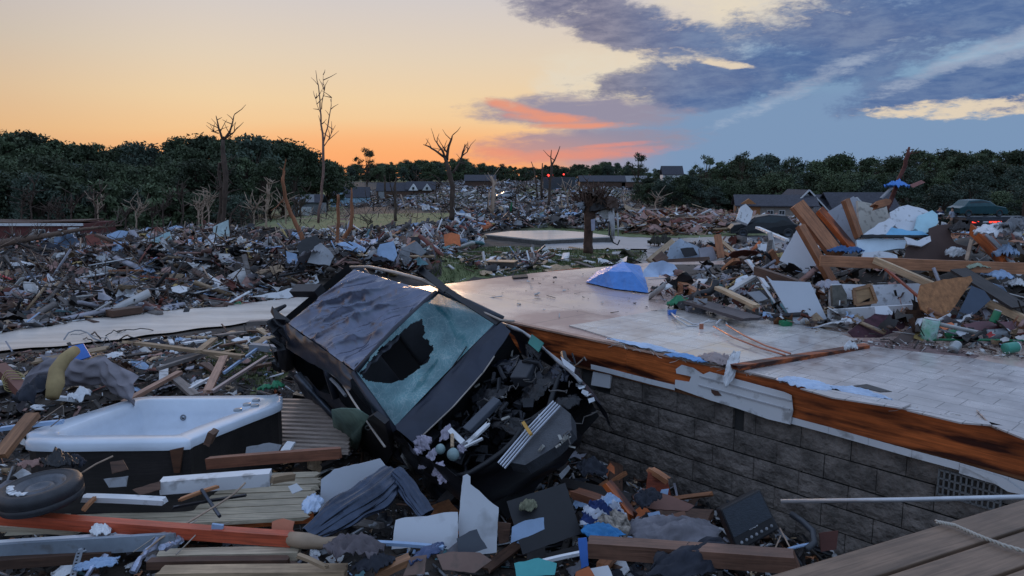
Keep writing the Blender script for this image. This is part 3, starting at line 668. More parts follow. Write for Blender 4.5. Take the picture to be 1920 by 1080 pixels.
MB().tube([CP(*p, 'z', 1.56) + Vector((0, .03, 0)) for p in [(812, 541), (860, 567), (905, 590), (935, 604), (960, 606)]], .010, 6).build('seal_strip', trim, car, smooth=True)
MB().beam(CP(788, 500, 'z', 1.78), CP(792, 514, 'z', 1.66), .07, .012).beam(CP(790, 506, 'z', 1.72), CP(838, 545, 'z', 1.66), .075, .022, seg=3).beam(CP(838, 544, 'z', 1.66), CP(935, 606, 'z', 1.52), .06, .02, seg=4).build('torn_roof_strip', black, car)
# pillars
def pillar(a, b, w, t, nm='windscreen_pillar'):
    m = (a + b) / 2 + Vector((.0, 0, .025)); return MB().tube([a, m, b], [w * .8, w, w * 1.1], 8).build(nm, paint, car, smooth=True)
wTR, wTL = CP(668, 696, 'z', 1.57), CP(818, 548, 'z', 1.58)
wBR, wBL = CP(738, 802, 'z', 1.10), CP(934, 600, 'z', 1.10)
pillar(wTR + Vector((-.02, -.03, 0)), wBR + Vector((.03, -.03, -.02)), .042, .05); pillar(wTL + Vector((0, .03, 0)), wBL + Vector((.03, .035, -.02)), .038, .05)
MB().tube([wTR, (wTR + wTL) / 2 + Vector((.01, 0, .035)), wTL], [.03, .035, .03], 8).build('windscreen_header', paint, car, smooth=True)
# windscreen glass with a torn hole
holepx = [(676, 700), (700, 668), (735, 636), (770, 608), (790, 598), (797, 612), (794, 632), (806, 642), (813, 657), (800, 680), (782, 694), (756, 712), (730, 719), (700, 716), (684, 712)]
def toscr(p):
    w = car.matrix_world @ p - CAM; d = w.y * math.cos(PITCH) - w.z * math.sin(PITCH); u = w.y * math.sin(PITCH) + w.z * math.cos(PITCH)
    return 960 + FPX * w.x / d, 540 - FPX * u / d
def wfn(u, w):
    p = wTR.lerp(wTL, u).lerp(wBR.lerp(wBL, u), w); k = math.sin(math.pi * u) * math.sin(math.pi * w)
    p += Vector((.06, 0, .05)) * math.sin(math.pi * u)
    cx, cy = toscr(p); d = math.hypot(cx - 745, cy - 670)
    p.z -= (.20 * math.exp(-(d / 75) ** 2) + .03) * k
    p.z += .022 * noise.noise(Vector((u * 5, w * 5, 2))) * k
    return p
def wh_(u, w):
    x, y = toscr(wfn(u, w)); x += 5 * noise.noise(Vector((u * 20, w * 20, 0))); return inpoly(x, y, holepx)
gm = bpy.data.materials.new('crazed glass'); gm.use_nodes = True; t = gm.node_tree; b = t.nodes['Principled BSDF']; L = t.links.new; N = t.nodes.new
tcn = N('ShaderNodeTexCoord'); vo = N('ShaderNodeTexVoronoi'); vo.feature = 'DISTANCE_TO_EDGE'; vo.inputs['Scale'].default_value = 30; vo.inputs['Randomness'].default_value = 1
nzd = N('ShaderNodeTexNoise'); nzd.inputs['Scale'].default_value = 3; nzd.inputs['Detail'].default_value = 7; L(tcn.outputs['Object'], nzd.inputs['Vector'])
ad3 = N('ShaderNodeMix'); ad3.data_type = 'RGBA'; ad3.inputs[0].default_value = .3; L(tcn.outputs['Object'], ad3.inputs[6]); L(nzd.outputs['Color'], ad3.inputs[7]); L(ad3.outputs[2], vo.inputs['Vector'])
mr = N('ShaderNodeMapRange'); mr.inputs[1].default_value = 0; mr.inputs[2].default_value = .07; mr.inputs[3].default_value = 1; mr.inputs[4].default_value = 0; L(vo.outputs[0], mr.inputs[0])
r1 = N('ShaderNodeValToRGB'); r1.color_ramp.elements[0].position = .35; r1.color_ramp.elements[1].position = .68; r1.color_ramp.elements[0].color = (.03, .12, .14, 1); r1.color_ramp.elements[1].color = (.16, .34, .36, 1); L(nzd.outputs[0], r1.inputs[0])
ml = N('ShaderNodeMath'); ml.operation = 'MULTIPLY'; L(mr.outputs[0], ml.inputs[0]); 
m2 = N('ShaderNodeMapRange'); m2.inputs[1].default_value = .5; m2.inputs[2].default_value = .72; m2.inputs[3].default_value = .15; m2.inputs[4].default_value = .9; L(nzd.outputs[0], m2.inputs[0]); L(m2.outputs[0], ml.inputs[1])
mx = N('ShaderNodeMix'); mx.data_type = 'RGBA'; L(ml.outputs[0], mx.inputs[0]); L(r1.outputs[0], mx.inputs[6]); mx.inputs[7].default_value = (.5, .58, .56, 1); v2 = N('ShaderNodeTexVoronoi'); v2.feature = 'DISTANCE_TO_EDGE'; v2.inputs['Scale'].default_value = 7; L(ad3.outputs[2], v2.inputs['Vector'])
m4 = N('ShaderNodeMapRange'); m4.inputs[1].default_value = .0; m4.inputs[2].default_value = .01; m4.inputs[3].default_value = .3; m4.inputs[4].default_value = 0; L(v2.outputs[0], m4.inputs[0])
mx9 = N('ShaderNodeMix'); mx9.data_type = 'RGBA'; L(m4.outputs[0], mx9.inputs[0]); L(mx.outputs[2], mx9.inputs[6]); mx9.inputs[7].default_value = (.6, .68, .66, 1); L(mx9.outputs[2], b.inputs['Base Color'])
b.inputs['Roughness'].default_value = .16; b.inputs['Alpha'].default_value = .9; b.inputs['Specular IOR Level'].default_value = .8
bn = N('ShaderNodeBump'); bn.inputs['Strength'].default_value = .25; bn.inputs['Distance'].default_value = .004; L(nzd.outputs[0], bn.inputs['Height']); L(bn.outputs[0], b.inputs['Normal'])
MB().grid(wfn, 90, 80, wh_).build('windscreen', gm, car, smooth=True)
# torn roof-front lip hanging over the hole
def lip(u, w):
    a = roof_fn(.98, u * .75 + .02); q = Vector((.06 + .05 * noise.noise(Vector((u * 9, 0, 0))), 0, -.09)); return a + q * w + Vector((0, 0, .02 * noise.noise(Vector((u * 12, w * 3, 0)))))
MB().grid(lip, 40, 6).build('torn_roof_edge', paint, car, smooth=True)
# scuttle / cowl band below the windscreen
cowlA = poly([wBR + Vector((0, 0, .0)), (wBR + wBL) / 2 + Vector((.07, 0, .03)), wBL])
cowlB = poly([CP(776, 832, 'z', .98), CP(850, 762, 'z', 1.02), CP(905, 700, 'z', 1.02), CP(958, 622, 'z', 1.02)])
loft(cowlA, cowlB, 40, 8, .03, amp=.02, seed=8).build('scuttle_panel', mat('scuttle paint', (.026, .032, .052), .35, .2, var=.3, bump=.1), car, smooth=True)
MB().tube([cowlB(u) + Vector((0, 0, .0)) for u in np.linspace(0, .8, 8)], .008, 5).build('scuttle_seal', trim, car, smooth=True)
MB().tube([wfn(.5, 1.0) + Vector((.03, 0, .01)), wfn(.62, .97) + Vector((.02, 0, .015)), wfn(.7, .95) + Vector((0, 0, .012))], .006, 5).build('wiper', black, car)
# body shell: floor, firewall, sides
sh = MB()
sh.box((0, 0, .28), (3.9, 1.5, .12))
sh.box((1.12, 0, .66), (.08, 1.5, .66)); sh.box((-1.95, 0, .66), (.1, 1.45, .74))
sh.build('floor_pan', inside, car)
MB().grid(lambda u, w: Vector((-1.9 + u * 3.0, .74 + .04 * math.sin(w * 3), .3 + .75 * w)), 20, 6).build('body_side', paint, car, smooth=True)
def sidefn(u, w):
    x = -2.0 + 3.1 * u; zt = .98 - .10 * (1 - u) + .05 * math.sin(u * 7)
    z = .26 + (zt - .26) * w
    y = -.80 - .05 * math.sin(w * math.pi) + .06 * (ridge(u * 2, w, 3, 2) - .5) + .03 * noise.noise(Vector((u * 9, w * 5, 2)))
    return Vector((x, y, z))
MB().grid(sidefn, 60, 16).build('body_side', paint, car, smooth=True)
# crushed dark pillars and door frames on the near side
pg = MB()
pg.tube([Vector((-.45, -.60, 1.45)), Vector((-.42, -.7, 1.2)), Vector((-.38, -.8, .95))], .045, 6)
pg.build('door_pillar', paint, car, smooth=True)
pg = MB(); pg.tube([Vector((-1.42, -.56, 1.5)), Vector((-1.7, -.68, 1.25)), Vector((-1.95, -.78, .9))], [.09, .11, .1], 6); pg.build('rear_pillar', paint, car, smooth=True)
pg = MB(); pg.tube([Vector((-1.42, .56, 1.5)), Vector((-1.75, .68, 1.25)), Vector((-1.95, .72, .9))], [.08, .1, .1], 6); pg.build('rear_pillar', paint, car, smooth=True)
MB().tube([CP(557, 702, 'y', -.86), CP(585, 735, 'y', -.88), CP(622, 775, 'y', -.88), CP(650, 800, 'y', -.87)], [.05, .045, .045, .04], 8).build('door_rail', metald, car, smooth=True)
MB().grid(lambda u, w: Vector((-1.75, -.6 + 1.2 * u, .8 + .72 * w)), 3, 3).build('rear_bulkhead', inside, car)
for y in (-.38, .38):
    s_ = MB(); s_.box((.05, y, .58), (.5, .46, .16), jit=.02); s_.box((-.22, y, .92), (.13, .46, .62), rotm(y=-14), jit=.02); s_.box((-.3, y, 1.3), (.09, .26, .17), rotm(y=-14)); bevel(s_.build('seat', innerg, car), .04, 3)
MB().box((.9, 0, .9), (.34, 1.3, .22), jit=.02).build('dashboard', inside, car)
wm = MB(); wm.tube([Vector((.62, .38 + .18 * math.cos(a), 1.0 + .17 * math.sin(a))) for a in np.linspace(0, 6.28, 20)], .014, 6, False); wm.build('steering_wheel', black, car)
MB().tube([CP(610, 700, 'z', 1.2), CP(632, 722, 'z', 1.15), CP(648, 742, 'z', 1.1)], .02, 6).build('seat_belt', mat('grey belt', (.3, .3, .32), .7), car)
# roofline rear gash bits, torn metal at the tail
tb = MB(); tb.tube([CP(548, 606, 'z', 1.55), CP(525, 596, 'z', 1.6), CP(517, 582, 'z', 1.66), CP(535, 573, 'z', 1.7)], [.02, .05, .045, .02], 6)
tb.build('torn_tail_metal', black, car, smooth=True)
for k in range(12):
    p = CP(rnd.uniform(514, 530), rnd.uniform(595, 690), 'y', -.78); MB().box(p, (.13, .06, .16), rotm(rnd.uniform(-30, 30), rnd.uniform(0, 90), 0), jit=.05).build('torn_tail_metal', black, car)
tb = MB(); tb.tube([CP(530, 710, 'y', -.85), CP(532, 730, 'y', -.9), CP(527, 748, 'y', -.9)], .006, 5); tb.box(CP(535, 752, 'y', -.9), (.06, .05, .08), jit=.02); tb.box(CP(545, 745, 'y', -.9), (.03, .05, .05), jit=.02); tb.build('dangling_wire', black, car)
MB().beam(CP(553, 545, 'z', 1.62), CP(600, 545, 'z', 1.62), .14, .10, seg=2).build('tailgate_piece', black, car)
# wheels: rear near side and front near side (half buried)
def wheel(parent, c, M3, r=.31, w=.2, flat=False):
    wl = bpy.data.objects.new('wheel', None); COL.objects.link(wl); wl.parent = parent; wl.location = c; wl.rotation_mode = 'QUATERNION'; wl.rotation_quaternion = M3.to_quaternion()
    prof = [(r * .62, -w * .42), (r * .8, -w * .5), (r * .93, -w * .47), (r, -w * .32), (r * 1.0, 0), (r, w * .32), (r * .93, w * .47), (r * .8, w * .5), (r * .62, w * .42)]
    MB().lathe(prof, n=40).build('tyre', blackm, wl, smooth=True)
    rp = [(.02, w * .12), (r * .15, w * .14), (r * .3, w * .2), (r * .42, w * .24), (r * .5, w * .1), (r * .58, w * .34), (r * .66, w * .44), (r * .66, -w * .4), (r * .5, -w * .3), (.02, -w * .3)]
    MB().lathe(rp, n=32).build('rim', metald, wl, smooth=True)
    return wl
wheel(car, Vector((-1.3, -.78, .30)), Matrix.Rotation(R(90), 3, 'X'))
wheel(car, Vector((1.35, -.74, .28)), Matrix.Rotation(R(90), 3, 'X') @ Matrix.Rotation(R(12), 3, 'Y'))
# engine bay
eb = MB(); eb.box((1.68, 0, .35), (1.0, 1.35, .2)); eb.build('engine_bay_floor', inside, car)
en = MB(); r0 = random.Random(3)
for k in range(150):
    x, y = r0.uniform(1.2, 2.0), r0.uniform(-.6, .66); z = r0.uniform(.5, .88); d = r0.uniform(.03, .15)
    if k % 2: en.box((x, y, z), (d, d * r0.uniform(.5, 1.4), d * r0.uniform(.4, .9)), rotm(r0.uniform(-25, 25), r0.uniform(-25, 25), r0.uniform(0, 90)), jit=.01)
    else:
        pts = [Vector((x, y, z + .05))]
        for q in range(4): pts.append(pts[-1] + Vector((r0.uniform(-.1, .1), r0.uniform(-.1, .1), r0.uniform(-.04, .05))))
        en.tube(pts, r0.uniform(.008, .025), 7)
en.build('engine', mat('greasy black metal', (.02, .021, .026), .5, .3, var=.6, scale=7, bump=.3), car)
for k, (px, py, rx, ry) in enumerate([(960, 690, .22, .14), (930, 740, .2, .12), (1010, 730, .2, .16), (1050, 700, .16, .12), (960, 800, .2, .1), (1060, 760, .16, .12), (880, 830, .16, .1), (1000, 660, .2, .08)]):
    crumple('torn_metal', CP(px, py, 'z', .84), rx, ry, .1, [paint, black, black][k % 3], car, n=16, seed=k + 140, rag_=.5, f=3.5, M=rotm(x=k * 9 - 30, z=k * 47))
en = MB(); en.box(CP(985, 700, 'z', .9), (.2, .24, .14), rotm(0, 0, 20)); bevel(en.build('air_box', mat('grey black plastic', (.045, .048, .058), .5, var=.3), car), .015)
en = MB(); en.box(CP(905, 778, 'z', .92), (.11, .42, .05), rotm(0, 6, -3), jit=.01); bevel(en.build('engine_cover', mat('slate cover', (.07, .08, .1), .45, var=.2), car), .01)
for k in range(46):
    lb = MB()
    px, py = r0.uniform(870, 1090), r0.uniform(640, 860)
    if (py - 640) < (px - 950) * .65 or (py > 900 - (1100 - px) * .9 + 60): continue
    p = CP(px, py, 'z', r0.uniform(.82, .95)); s_ = r0.uniform(.012, .04)
    lb.box(p, (s_ * 2.2, s_ * .6, s_ * .3), rotm(r0.uniform(-40, 40), r0.uniform(-40, 40), r0.uniform(0, 180)), jit=.008)
    lb.build('metal_bracket', mat('dull bracket', (.34, .33, .3), .5, .2, var=.5), car)
for k in range(16):
    tb = MB()
    p = CP(r0.uniform(930, 1080), r0.uniform(660, 840), 'z', .9); pts = [p]
    for q in range(5): pts.append(pts[-1] + Vector((r0.uniform(-.06, .06), r0.uniform(-.06, .06), r0.uniform(-.02, .03))))
    tb.tube(pts, r0.uniform(.004, .009), 5)
    tb.build('loose_wire', mat('dirty wire', (.1, .09, .085), .6, var=.5), car)
# far side wing with teal scrap, wing edge light metal
wa = poly([CP(938, 606, 'z', 1.0), CP(985, 625, 'z', 1.0), CP(1035, 668, 'z', .95), CP(1085, 712, 'z', .9), CP(1112, 748, 'z', .8)])
wb = poly([CP(938, 606, 'z', 1.0) + Vector((0, .02, -.5)), CP(985, 625, 'z', 1.0) + Vector((0, .06, -.5)), CP(1035, 668, 'z', .95) + Vector((0, .08, -.5)), CP(1085, 712, 'z', .9) + Vector((0, .05, -.5)), CP(1112, 748, 'z', .8) + Vector((0, 0, -.5))])
loft(wa, wb, 30, 8, .04, Vector((0, 1, 0)), .03, 3).build('front_wing', paint, car, smooth=True)
MB().tube([wa(u) + Vector((0, 0, .012)) for u in np.linspace(0.02, .8, 12)], [.012 + .006 * (i % 3) for i in range(12)], 6).build('wing_edge', mat('scraped metal', (.3, .31, .33), .4, .5, var=.5), car, smooth=True)
MB().prism([CP(*p, 'z', 1.04) for p in [(998, 628), (1020, 644), (1010, 661), (991, 645)]], (0, 0, .012)).build('teal_scrap', mat('teal scrap', (.03, .2, .17), .6), car)
MB().prism([CP(*p, 'z', .98) for p in [(1052, 670), (1079, 690), (1077, 700), (1058, 686)]], (0, 0, .012)).build('bent_bracket', metalw, car)
# front: slam panel, radiator, headlamp block, bumper skin
rs = MB()
for k in range(4):
    o_ = Vector((k * .022, 0, -.012 * k)); rs.beam(CP(1038, 752, 'z', .98) + o_, CP(985, 808, 'z', .98) + o_, .011, .012).beam(CP(985, 808, 'z', .98) + o_, CP(934, 868, 'z', .95) + o_, .011, .012)
rs.build('radiator_slats', mat('bright alloy', (.62, .65, .72), .35, .3), car)
MB().prism([CP(*p, 'z', .90) for p in [(1046, 756), (1070, 776), (1072, 806), (1040, 838), (985, 872), (952, 866)]], (0, 0, -.12)).build('radiator', mat('grey radiator', (.06, .065, .075), .5, var=.4, scale=5, bscale=60, bump=.4), car)
MB().beam(CP(981, 792, 'z', 1.02), CP(996, 815, 'z', 1.02), .03, .02).build('yellow_tag', mat('yellow tag', (.55, .3, .06), .6), car)
def bump_fn(u, w):
    y = -.82 + 1.66 * u; x = 2.08 + .12 * math.sin(math.pi * u) - .22 * (2 * u - 1) ** 4; z = .86 - .62 * w
    x += .05 * math.sin(w * 3) + .09 * (ridge(u * 2, w, 6, 1.6) - .5) * (1 if True else 0)
    return Vector((x, y, z + .04 * noise.noise(Vector((u * 4, w * 4, 1)))))
MB().grid(bump_fn, 50, 16).build('front_bumper', black, car, smooth=True)
MB().tube([bump_fn(u, 0) for u in np.linspace(0, 1, 12)], .03, 7).build('bumper_beam', black, car, smooth=True)
for k in range(5): 
    ws = MB(); p = CP(1085 + k * 6, 722 + k * 7 + r0.uniform(-4, 4), 'z', .86); ws.box(p, (.06, .035, .012), rotm(r0.uniform(-40, 40), 20, r0.uniform(0, 90)), jit=.008); ws.build('bumper_clip', metalw, car)
# near-corner clutter: torn white bits and washer bottle
def cfn(px, py, z): return CP(px, py, 'z', z)
r1_ = random.Random(5); lil = mat('torn lilac lining', (.42, .38, .46), .8, var=.4, scale=8)
for k, (px, py, rx, ry, h) in enumerate([(795, 832, .12, .08, .10), (785, 848, .08, .06, .08), (812, 855, .09, .05, .07), (800, 870, .05, .07, .06), (822, 880, .05, .08, .05), (830, 898, .04, .07, .05), (838, 812, .10, .06, .06), (866, 842, .07, .04, .05)]):
    crumple('torn_lining', cfn(px, py, .97), rx, ry, h, lil, car, n=14, seed=k + 40, rag_=.7, f=5, M=rotm(z=k * 50))
bt = MB()
for (px, py, s_) in ((826, 842, .05), (850, 852, .06)):
    p = cfn(px, py, 1.0); bt.lathe([(0, -s_ * .6), (s_ * .7, -s_ * .55), (s_, -s_ * .1), (s_ * .9, s_ * .4), (s_ * .3, s_ * .65), (0, s_ * .7)], Matrix.Translation(p) @ rotm(40, 30, 0).to_4x4(), 14)
bt.build('washer_bottle', mat('pale green bottle', (.3, .42, .42), .35, var=.25), car, smooth=True)
bt = MB(); bt.beam(cfn(878, 830, 1.0), cfn(915, 795, 1.0), .05, .02, jag=.02).beam(cfn(872, 838, 1.02), cfn(905, 822, 1.02), .02, .02).beam(cfn(845, 808, 1.0), cfn(870, 832, .98), .05, .05)
bt.build('white_bracket', vinyl, car)
MB().beam(cfn(848, 814, 1.04), cfn(848, 838, 1.04), .025, .02).build('wood_splinter', pine, car)
MB().tube([CP(745, 830, 'y', -.85), CP(762, 850, 'y', -.88), CP(775, 885, 'y', -.86)], [.05, .06, .02], 6).build('front_wing', mat('crumpled grey wing', (.24, .22, .2), .6, .2, var=.5, scale=8, bump=.5), car, smooth=True)
# black near side wing / wheel arch liner
def nwf(u, w):
    a = poly([CP(690, 770, 'y', -.84), CP(735, 812, 'y', -.88), CP(775, 850, 'y', -.88), CP(870, 905, 'y', -.84)])(u)
    b_ = a + Vector((.05, 0, -.5)); p = a.lerp(b_, w); p.y += .08 * (ridge(u * 2, w, 1, 2) - .5); return p
MB().grid(nwf, 30, 12).build('front_wing', black, car, smooth=True)
# door skin hanging + torn green headlining cloth over it
g1 = [(622, 768), (642, 762), (668, 768), (692, 780), (682, 800), (676, 822), (668, 850), (654, 862), (641, 868), (636, 845), (630, 815)]
gc = MB(); P_ = [CP(*p, 'y', -.98) for p in g1]; cen = sum(P_, Vector()) / len(P_)
gv = [cen] ; 
for ring in (.5, 1):
    for i, p in enumerate(P_): gv.append(cen.lerp(p, ring) + Vector((0, .02 * math.sin(i * 2.1 + ring * 3), 0)))
n_ = len(P_); gf = [(0, 1 + i, 1 + (i + 1) % n_) for i in range(n_)] + [(1 + i, 1 + n_ + i, 1 + n_ + (i + 1) % n_, 1 + (i + 1) % n_) for i in range(n_)]
o_ = mk('hanging_lining', gv, gf, mat('grey green felt', (.13, .2, .16), .9, var=.3, scale=8, bump=.4), car, smooth=True); solidify(o_, .01)
MB().prism([CP(*p, 'y', -.92) for p in [(680, 790), (700, 778), (722, 795), (735, 850), (720, 880), (668, 872), (672, 830)]], (0, .05, 0)).build('door_skin', black, car)
MB().tube([CP(690 + 5 * math.cos(a), 802 + 4 * math.sin(a), 'y', -.95) for a in np.linspace(0, 6.3, 10)], .006, 5, False).build('door_grommet', metalw, car)
# ================================================================ TREES
leafA = mat('dark leaves', (.06, .085, .038), .8, var=.6, scale=.6, objrand=.5, bump=0)
leafB = mat('green leaves', (.085, .115, .055), .8, var=.6, scale=.6, objrand=.5, bump=0)
leafC = mat('blue green leaves', (.07, .1, .07), .8, var=.5, scale=.6, objrand=.4, bump=0)
def crown_mesh(name, H, rw, base, ncl, nl, ls, seed, m, conic=0, trunk_r=.22, bare=False):
    rg = random.Random(seed); tm = MB(); pts = []
    x = y = 0
    for i in range(7):
        pts.append(Vector((x, y, -.8 + (H * .9 + .8) * i / 6))); x += rg.uniform(-.2, .2); y += rg.uniform(-.2, .2)
    tm.tube(pts, [trunk_r * (1 - .13 * i) for i in range(7)], 7)
    cl = []
    for k in range(ncl):
        h = base + (1 - base) * (rg.random() ** .8); a = rg.uniform(0, 6.283)
        prof = math.sin(math.pi * min(1, (h - base) / (1 - base) * .85 + .12)) ** .7 if not conic else (1 - h) * 1.15 + .12
        rr = rw * prof * rg.uniform(.35, 1); c = Vector((math.cos(a) * rr, math.sin(a) * rr, H * h)); cl.append((c, rg.uniform(.35, 1.0) * rw * .36))
        b0 = pts[min(6, int((h * .75) * 6))]
        tm.tube([b0, (b0 + c) / 2 + Vector((0, 0, .2)), c], [trunk_r * .35, trunk_r * .22, .02], 4)
        if bare:
            for q in range(5):
                d = Vector((rg.uniform(-1, 1), rg.uniform(-1, 1), rg.uniform(-.2, 1.3))) * rw * .3; tm.tube([c, c + d * .5 + Vector((rg.uniform(-.1, .1), 0, 0)), c + d], [.03, .02, .008], 3)
    V = []; F = []
    rn = np.random.RandomState(seed)
    for c, r in cl:
        n = nl
        d = rn.normal(size=(n, 3)); d /= np.linalg.norm(d, axis=1)[:, None]; d *= (rn.rand(n, 1) ** .6) * r * np.array([1.25, 1.25, .75])
        p = d + np.array(c); u = rn.normal(size=(n, 3)); w = rn.normal(size=(n, 3)); sz = ls * (.6 + .8 * rn.rand(n, 1))
        u = u / np.linalg.norm(u, axis=1)[:, None] * sz; w = w / np.linalg.norm(w, axis=1)[:, None] * sz * .6
        q = np.stack([p - u, p - w, p + u, p + w], 1).reshape(-1, 3); b0 = len(V) * 4
        V.append(q)
    V = np.concatenate(V); nf = len(V) // 4
    lm = bpy.data.meshes.new(name + '_leaves'); lm.vertices.add(len(V)); lm.vertices.foreach_set('co', V.ravel()); lm.loops.add(len(V)); lm.loops.foreach_set('vertex_index', np.arange(len(V)))
    lm.polygons.add(nf); lm.polygons.foreach_set('loop_start', np.arange(nf) * 4); lm.polygons.foreach_set('loop_total', np.full(nf, 4)); lm.materials.append(m); lm.update(); lm.validate()
    t2 = bpy.data.meshes.new(name + '_trunk'); t2.from_pydata([tuple(v) for v in tm.v], [], tm.f); t2.materials.append(barkm); t2.update()
    return t2, lm
PROT = [crown_mesh('a', 11, 4.4, .22, 60, 110, .22, 1, leafA), crown_mesh('b', 13, 3.6, .22, 56, 100, .22, 2, leafB), crown_mesh('c', 9, 4.6, .18, 58, 110, .22, 3, leafB),
        crown_mesh('d', 12, 3.0, .25, 52, 90, .22, 4, leafA), crown_mesh('e', 10, 4.0, .18, 56, 110, .22, 5, leafC), crown_mesh('f', 14, 3.0, .35, 24, 60, .22, 6, leafB, bare=True),
        crown_mesh('g', 5, 2.6, .05, 26, 120, .22, 8, leafB)]
def place_tree(k, x, y, s, rz, label, cat, group, sink=0.3, sz=None):
    tr, lf = PROT[k]; e = empty('tree' if k != 6 else 'bush', (x, y, gz(x, y) - sink), label, cat, group); e.rotation_euler = (0, 0, rz); e.scale = (s, s, sz or s)
    for nm, me in (('trunk', tr), ('crown', lf)):
        o = bpy.data.objects.new(nm, me); COL.objects.link(o); o.parent = e
    return e
rt = random.Random(11)
def skyline(px, T): return interp(px, T)
def near_of(px, D):
    for a, t in ((60, 'above the red brick house'), (160, 'right above the brick house end'), (260, 'over the middle of the left wood'), (350, 'under the broad rounded crown'), (410, 'just left of the split dark snag'), (470, 'just right of the split dark snag'), (560, 'above the orange leaning trunk'), (640, 'behind the slender bare tree'), (760, 'over the blue gabled house'), (850, 'just left of the sunset tree'), (950, 'just right of the sunset tree'), (1060, 'around the red beacons'), (1150, 'behind the splintered tree'), (1260, 'right of the splintered tree'), (1350, 'left of the orange gabled house'), (1450, 'over the orange gabled house'), (1560, 'over the torn dark gable'), (1670, 'left of the red leaning trunk'), (1770, 'right of the red leaning trunk'), (1870, 'above the flatbed truck')):
        if px < a: return t
    return 'at the right edge'
def forest(n, pxr, Dr, T, label, group, small=1.0, kinds=(0, 1, 2, 3, 4), spread=.5):
    for i in range(n):
        u = (i + .5) / n; px = pxr[0] + (pxr[1] - pxr[0]) * u + rt.uniform(-12, 12); D = rt.uniform(*Dr) ; x = (px - 960) / FPX * D
        g = gz(x, D); top = CAMZ + (330 - interp(px, T) - rt.uniform(-6, 12) * small) / FPX * D; k = rt.choice(kinds); Hk = (11, 13, 9, 12, 10, 14, 5)[k]
        H = max(3.5, (top - g + .3)); s = H / (Hk * 1.04); w = s
        if s > 1.5: w = 1.5 * (s / 1.5) ** .5
        if s < .55: w = .55 + (s - .55) * .5
        nk = near_of(px, D); place_tree(k, x, D, w, rt.uniform(0, 6.28), label + ' ' + nk, 'tree', group + ' ' + nk, .3, s)
TL = [(-150, 262), (0, 258), (60, 254), (110, 262), (200, 272), (290, 278), (340, 252), (370, 256), (420, 266), (480, 262), (540, 268), (590, 282), (640, 300), (700, 308), (800, 306), (1000, 308), (1200, 310)]
forest(38, (-120, 640), (120, 150), TL, 'tall dark crest tree', 'trees on the crest of the left wood')
TL2 = [(p, y + 36) for p, y in TL]
forest(34, (-120, 560), (90, 112), TL2, 'dark leafy tree halfway down the wood', 'trees in the middle of the left wood')
TL3 = [(-150, 315), (100, 330), (200, 345), (400, 360), (560, 375)]
forest(26, (-100, 470), (72, 88), TL3, 'low leafy tree at the wood foot', 'trees at the foot of the left wood', kinds=(2, 4, 6, 0))
TC = [(600, 312), (700, 305), (760, 300), (860, 296), (900, 304), (1000, 308), (1100, 307), (1120, 302), (1250, 316), (1350, 314), (1450, 310)]
forest(120, (600, 1400), (330, 430), [(p, y + 3) for p, y in TC], 'tiny distant horizon tree', 'trees of the distant tree line', kinds=(0, 1, 2, 3, 4, 5), small=.5)
TR = [(1240, 335), (1300, 322), (1340, 306), (1400, 298), (1500, 292), (1560, 292), (1640, 296), (1700, 286), (1790, 286), (1850, 280), (1920, 282), (2000, 280), (2100, 275)]
forest(90, (600, 1400), (300, 330), [(p, y + 9) for p, y in TC], 'low dense horizon tree', 'low dense trees of the distant tree line', kinds=(6, 6, 2, 4), small=.4)
forest(44, (1240, 2060), (125, 165), TR, 'dark skyline tree of the right wood', 'trees on the skyline of the right wood', small=.9, kinds=(0, 1, 2, 3, 4, 0, 1, 3, 5))
forest(38, (1180, 2060), (102, 122), [(p, y + 32) for p, y in TR], 'dark near slope tree of the right wood', 'trees on the near slope of the right wood')
forest(9, (1740, 2060), (66, 76), [(1240, 390), (1560, 375), (1700, 352), (2100, 340)], 'low tree behind the rubble pile', 'low trees behind the flatbed truck', kinds=(2, 4, 6))
forest(12, (1210, 1420), (100, 112), [(1200, 330), (1240, 330), (1420, 350)], 'bushy tree behind the collapsed houses', 'trees behind the collapsed houses', kinds=(0, 2, 4, 5))
for px, D, top in ((95, 118, 240), (155, 122, 243), (355, 122, 243), (690, 200, 276), (1192, 150, 284), (1318, 140, 288), (1390, 128, 282)):
    k = 5 if px > 500 else 0; x = (px - 960) / FPX * D; g = gz(x, D); H = CAMZ + (330 - top) / FPX * D - g
    place_tree(k, x, D, H / 14, px, {95: 'round crowned tree standing above the wood at the far left', 155: 'narrow tree poking above the left wood', 355: 'broad crown rising above the left wood behind the broken snag', 690: 'thin leafed tree left of the sunset glow', 1192: 'airy half bare tree on the horizon right of centre', 1318: 'small thin tree on the skyline right of centre', 1390: 'thin leafed tree at the left end of the right wood'}[px], 'tree', None)
twg = 1
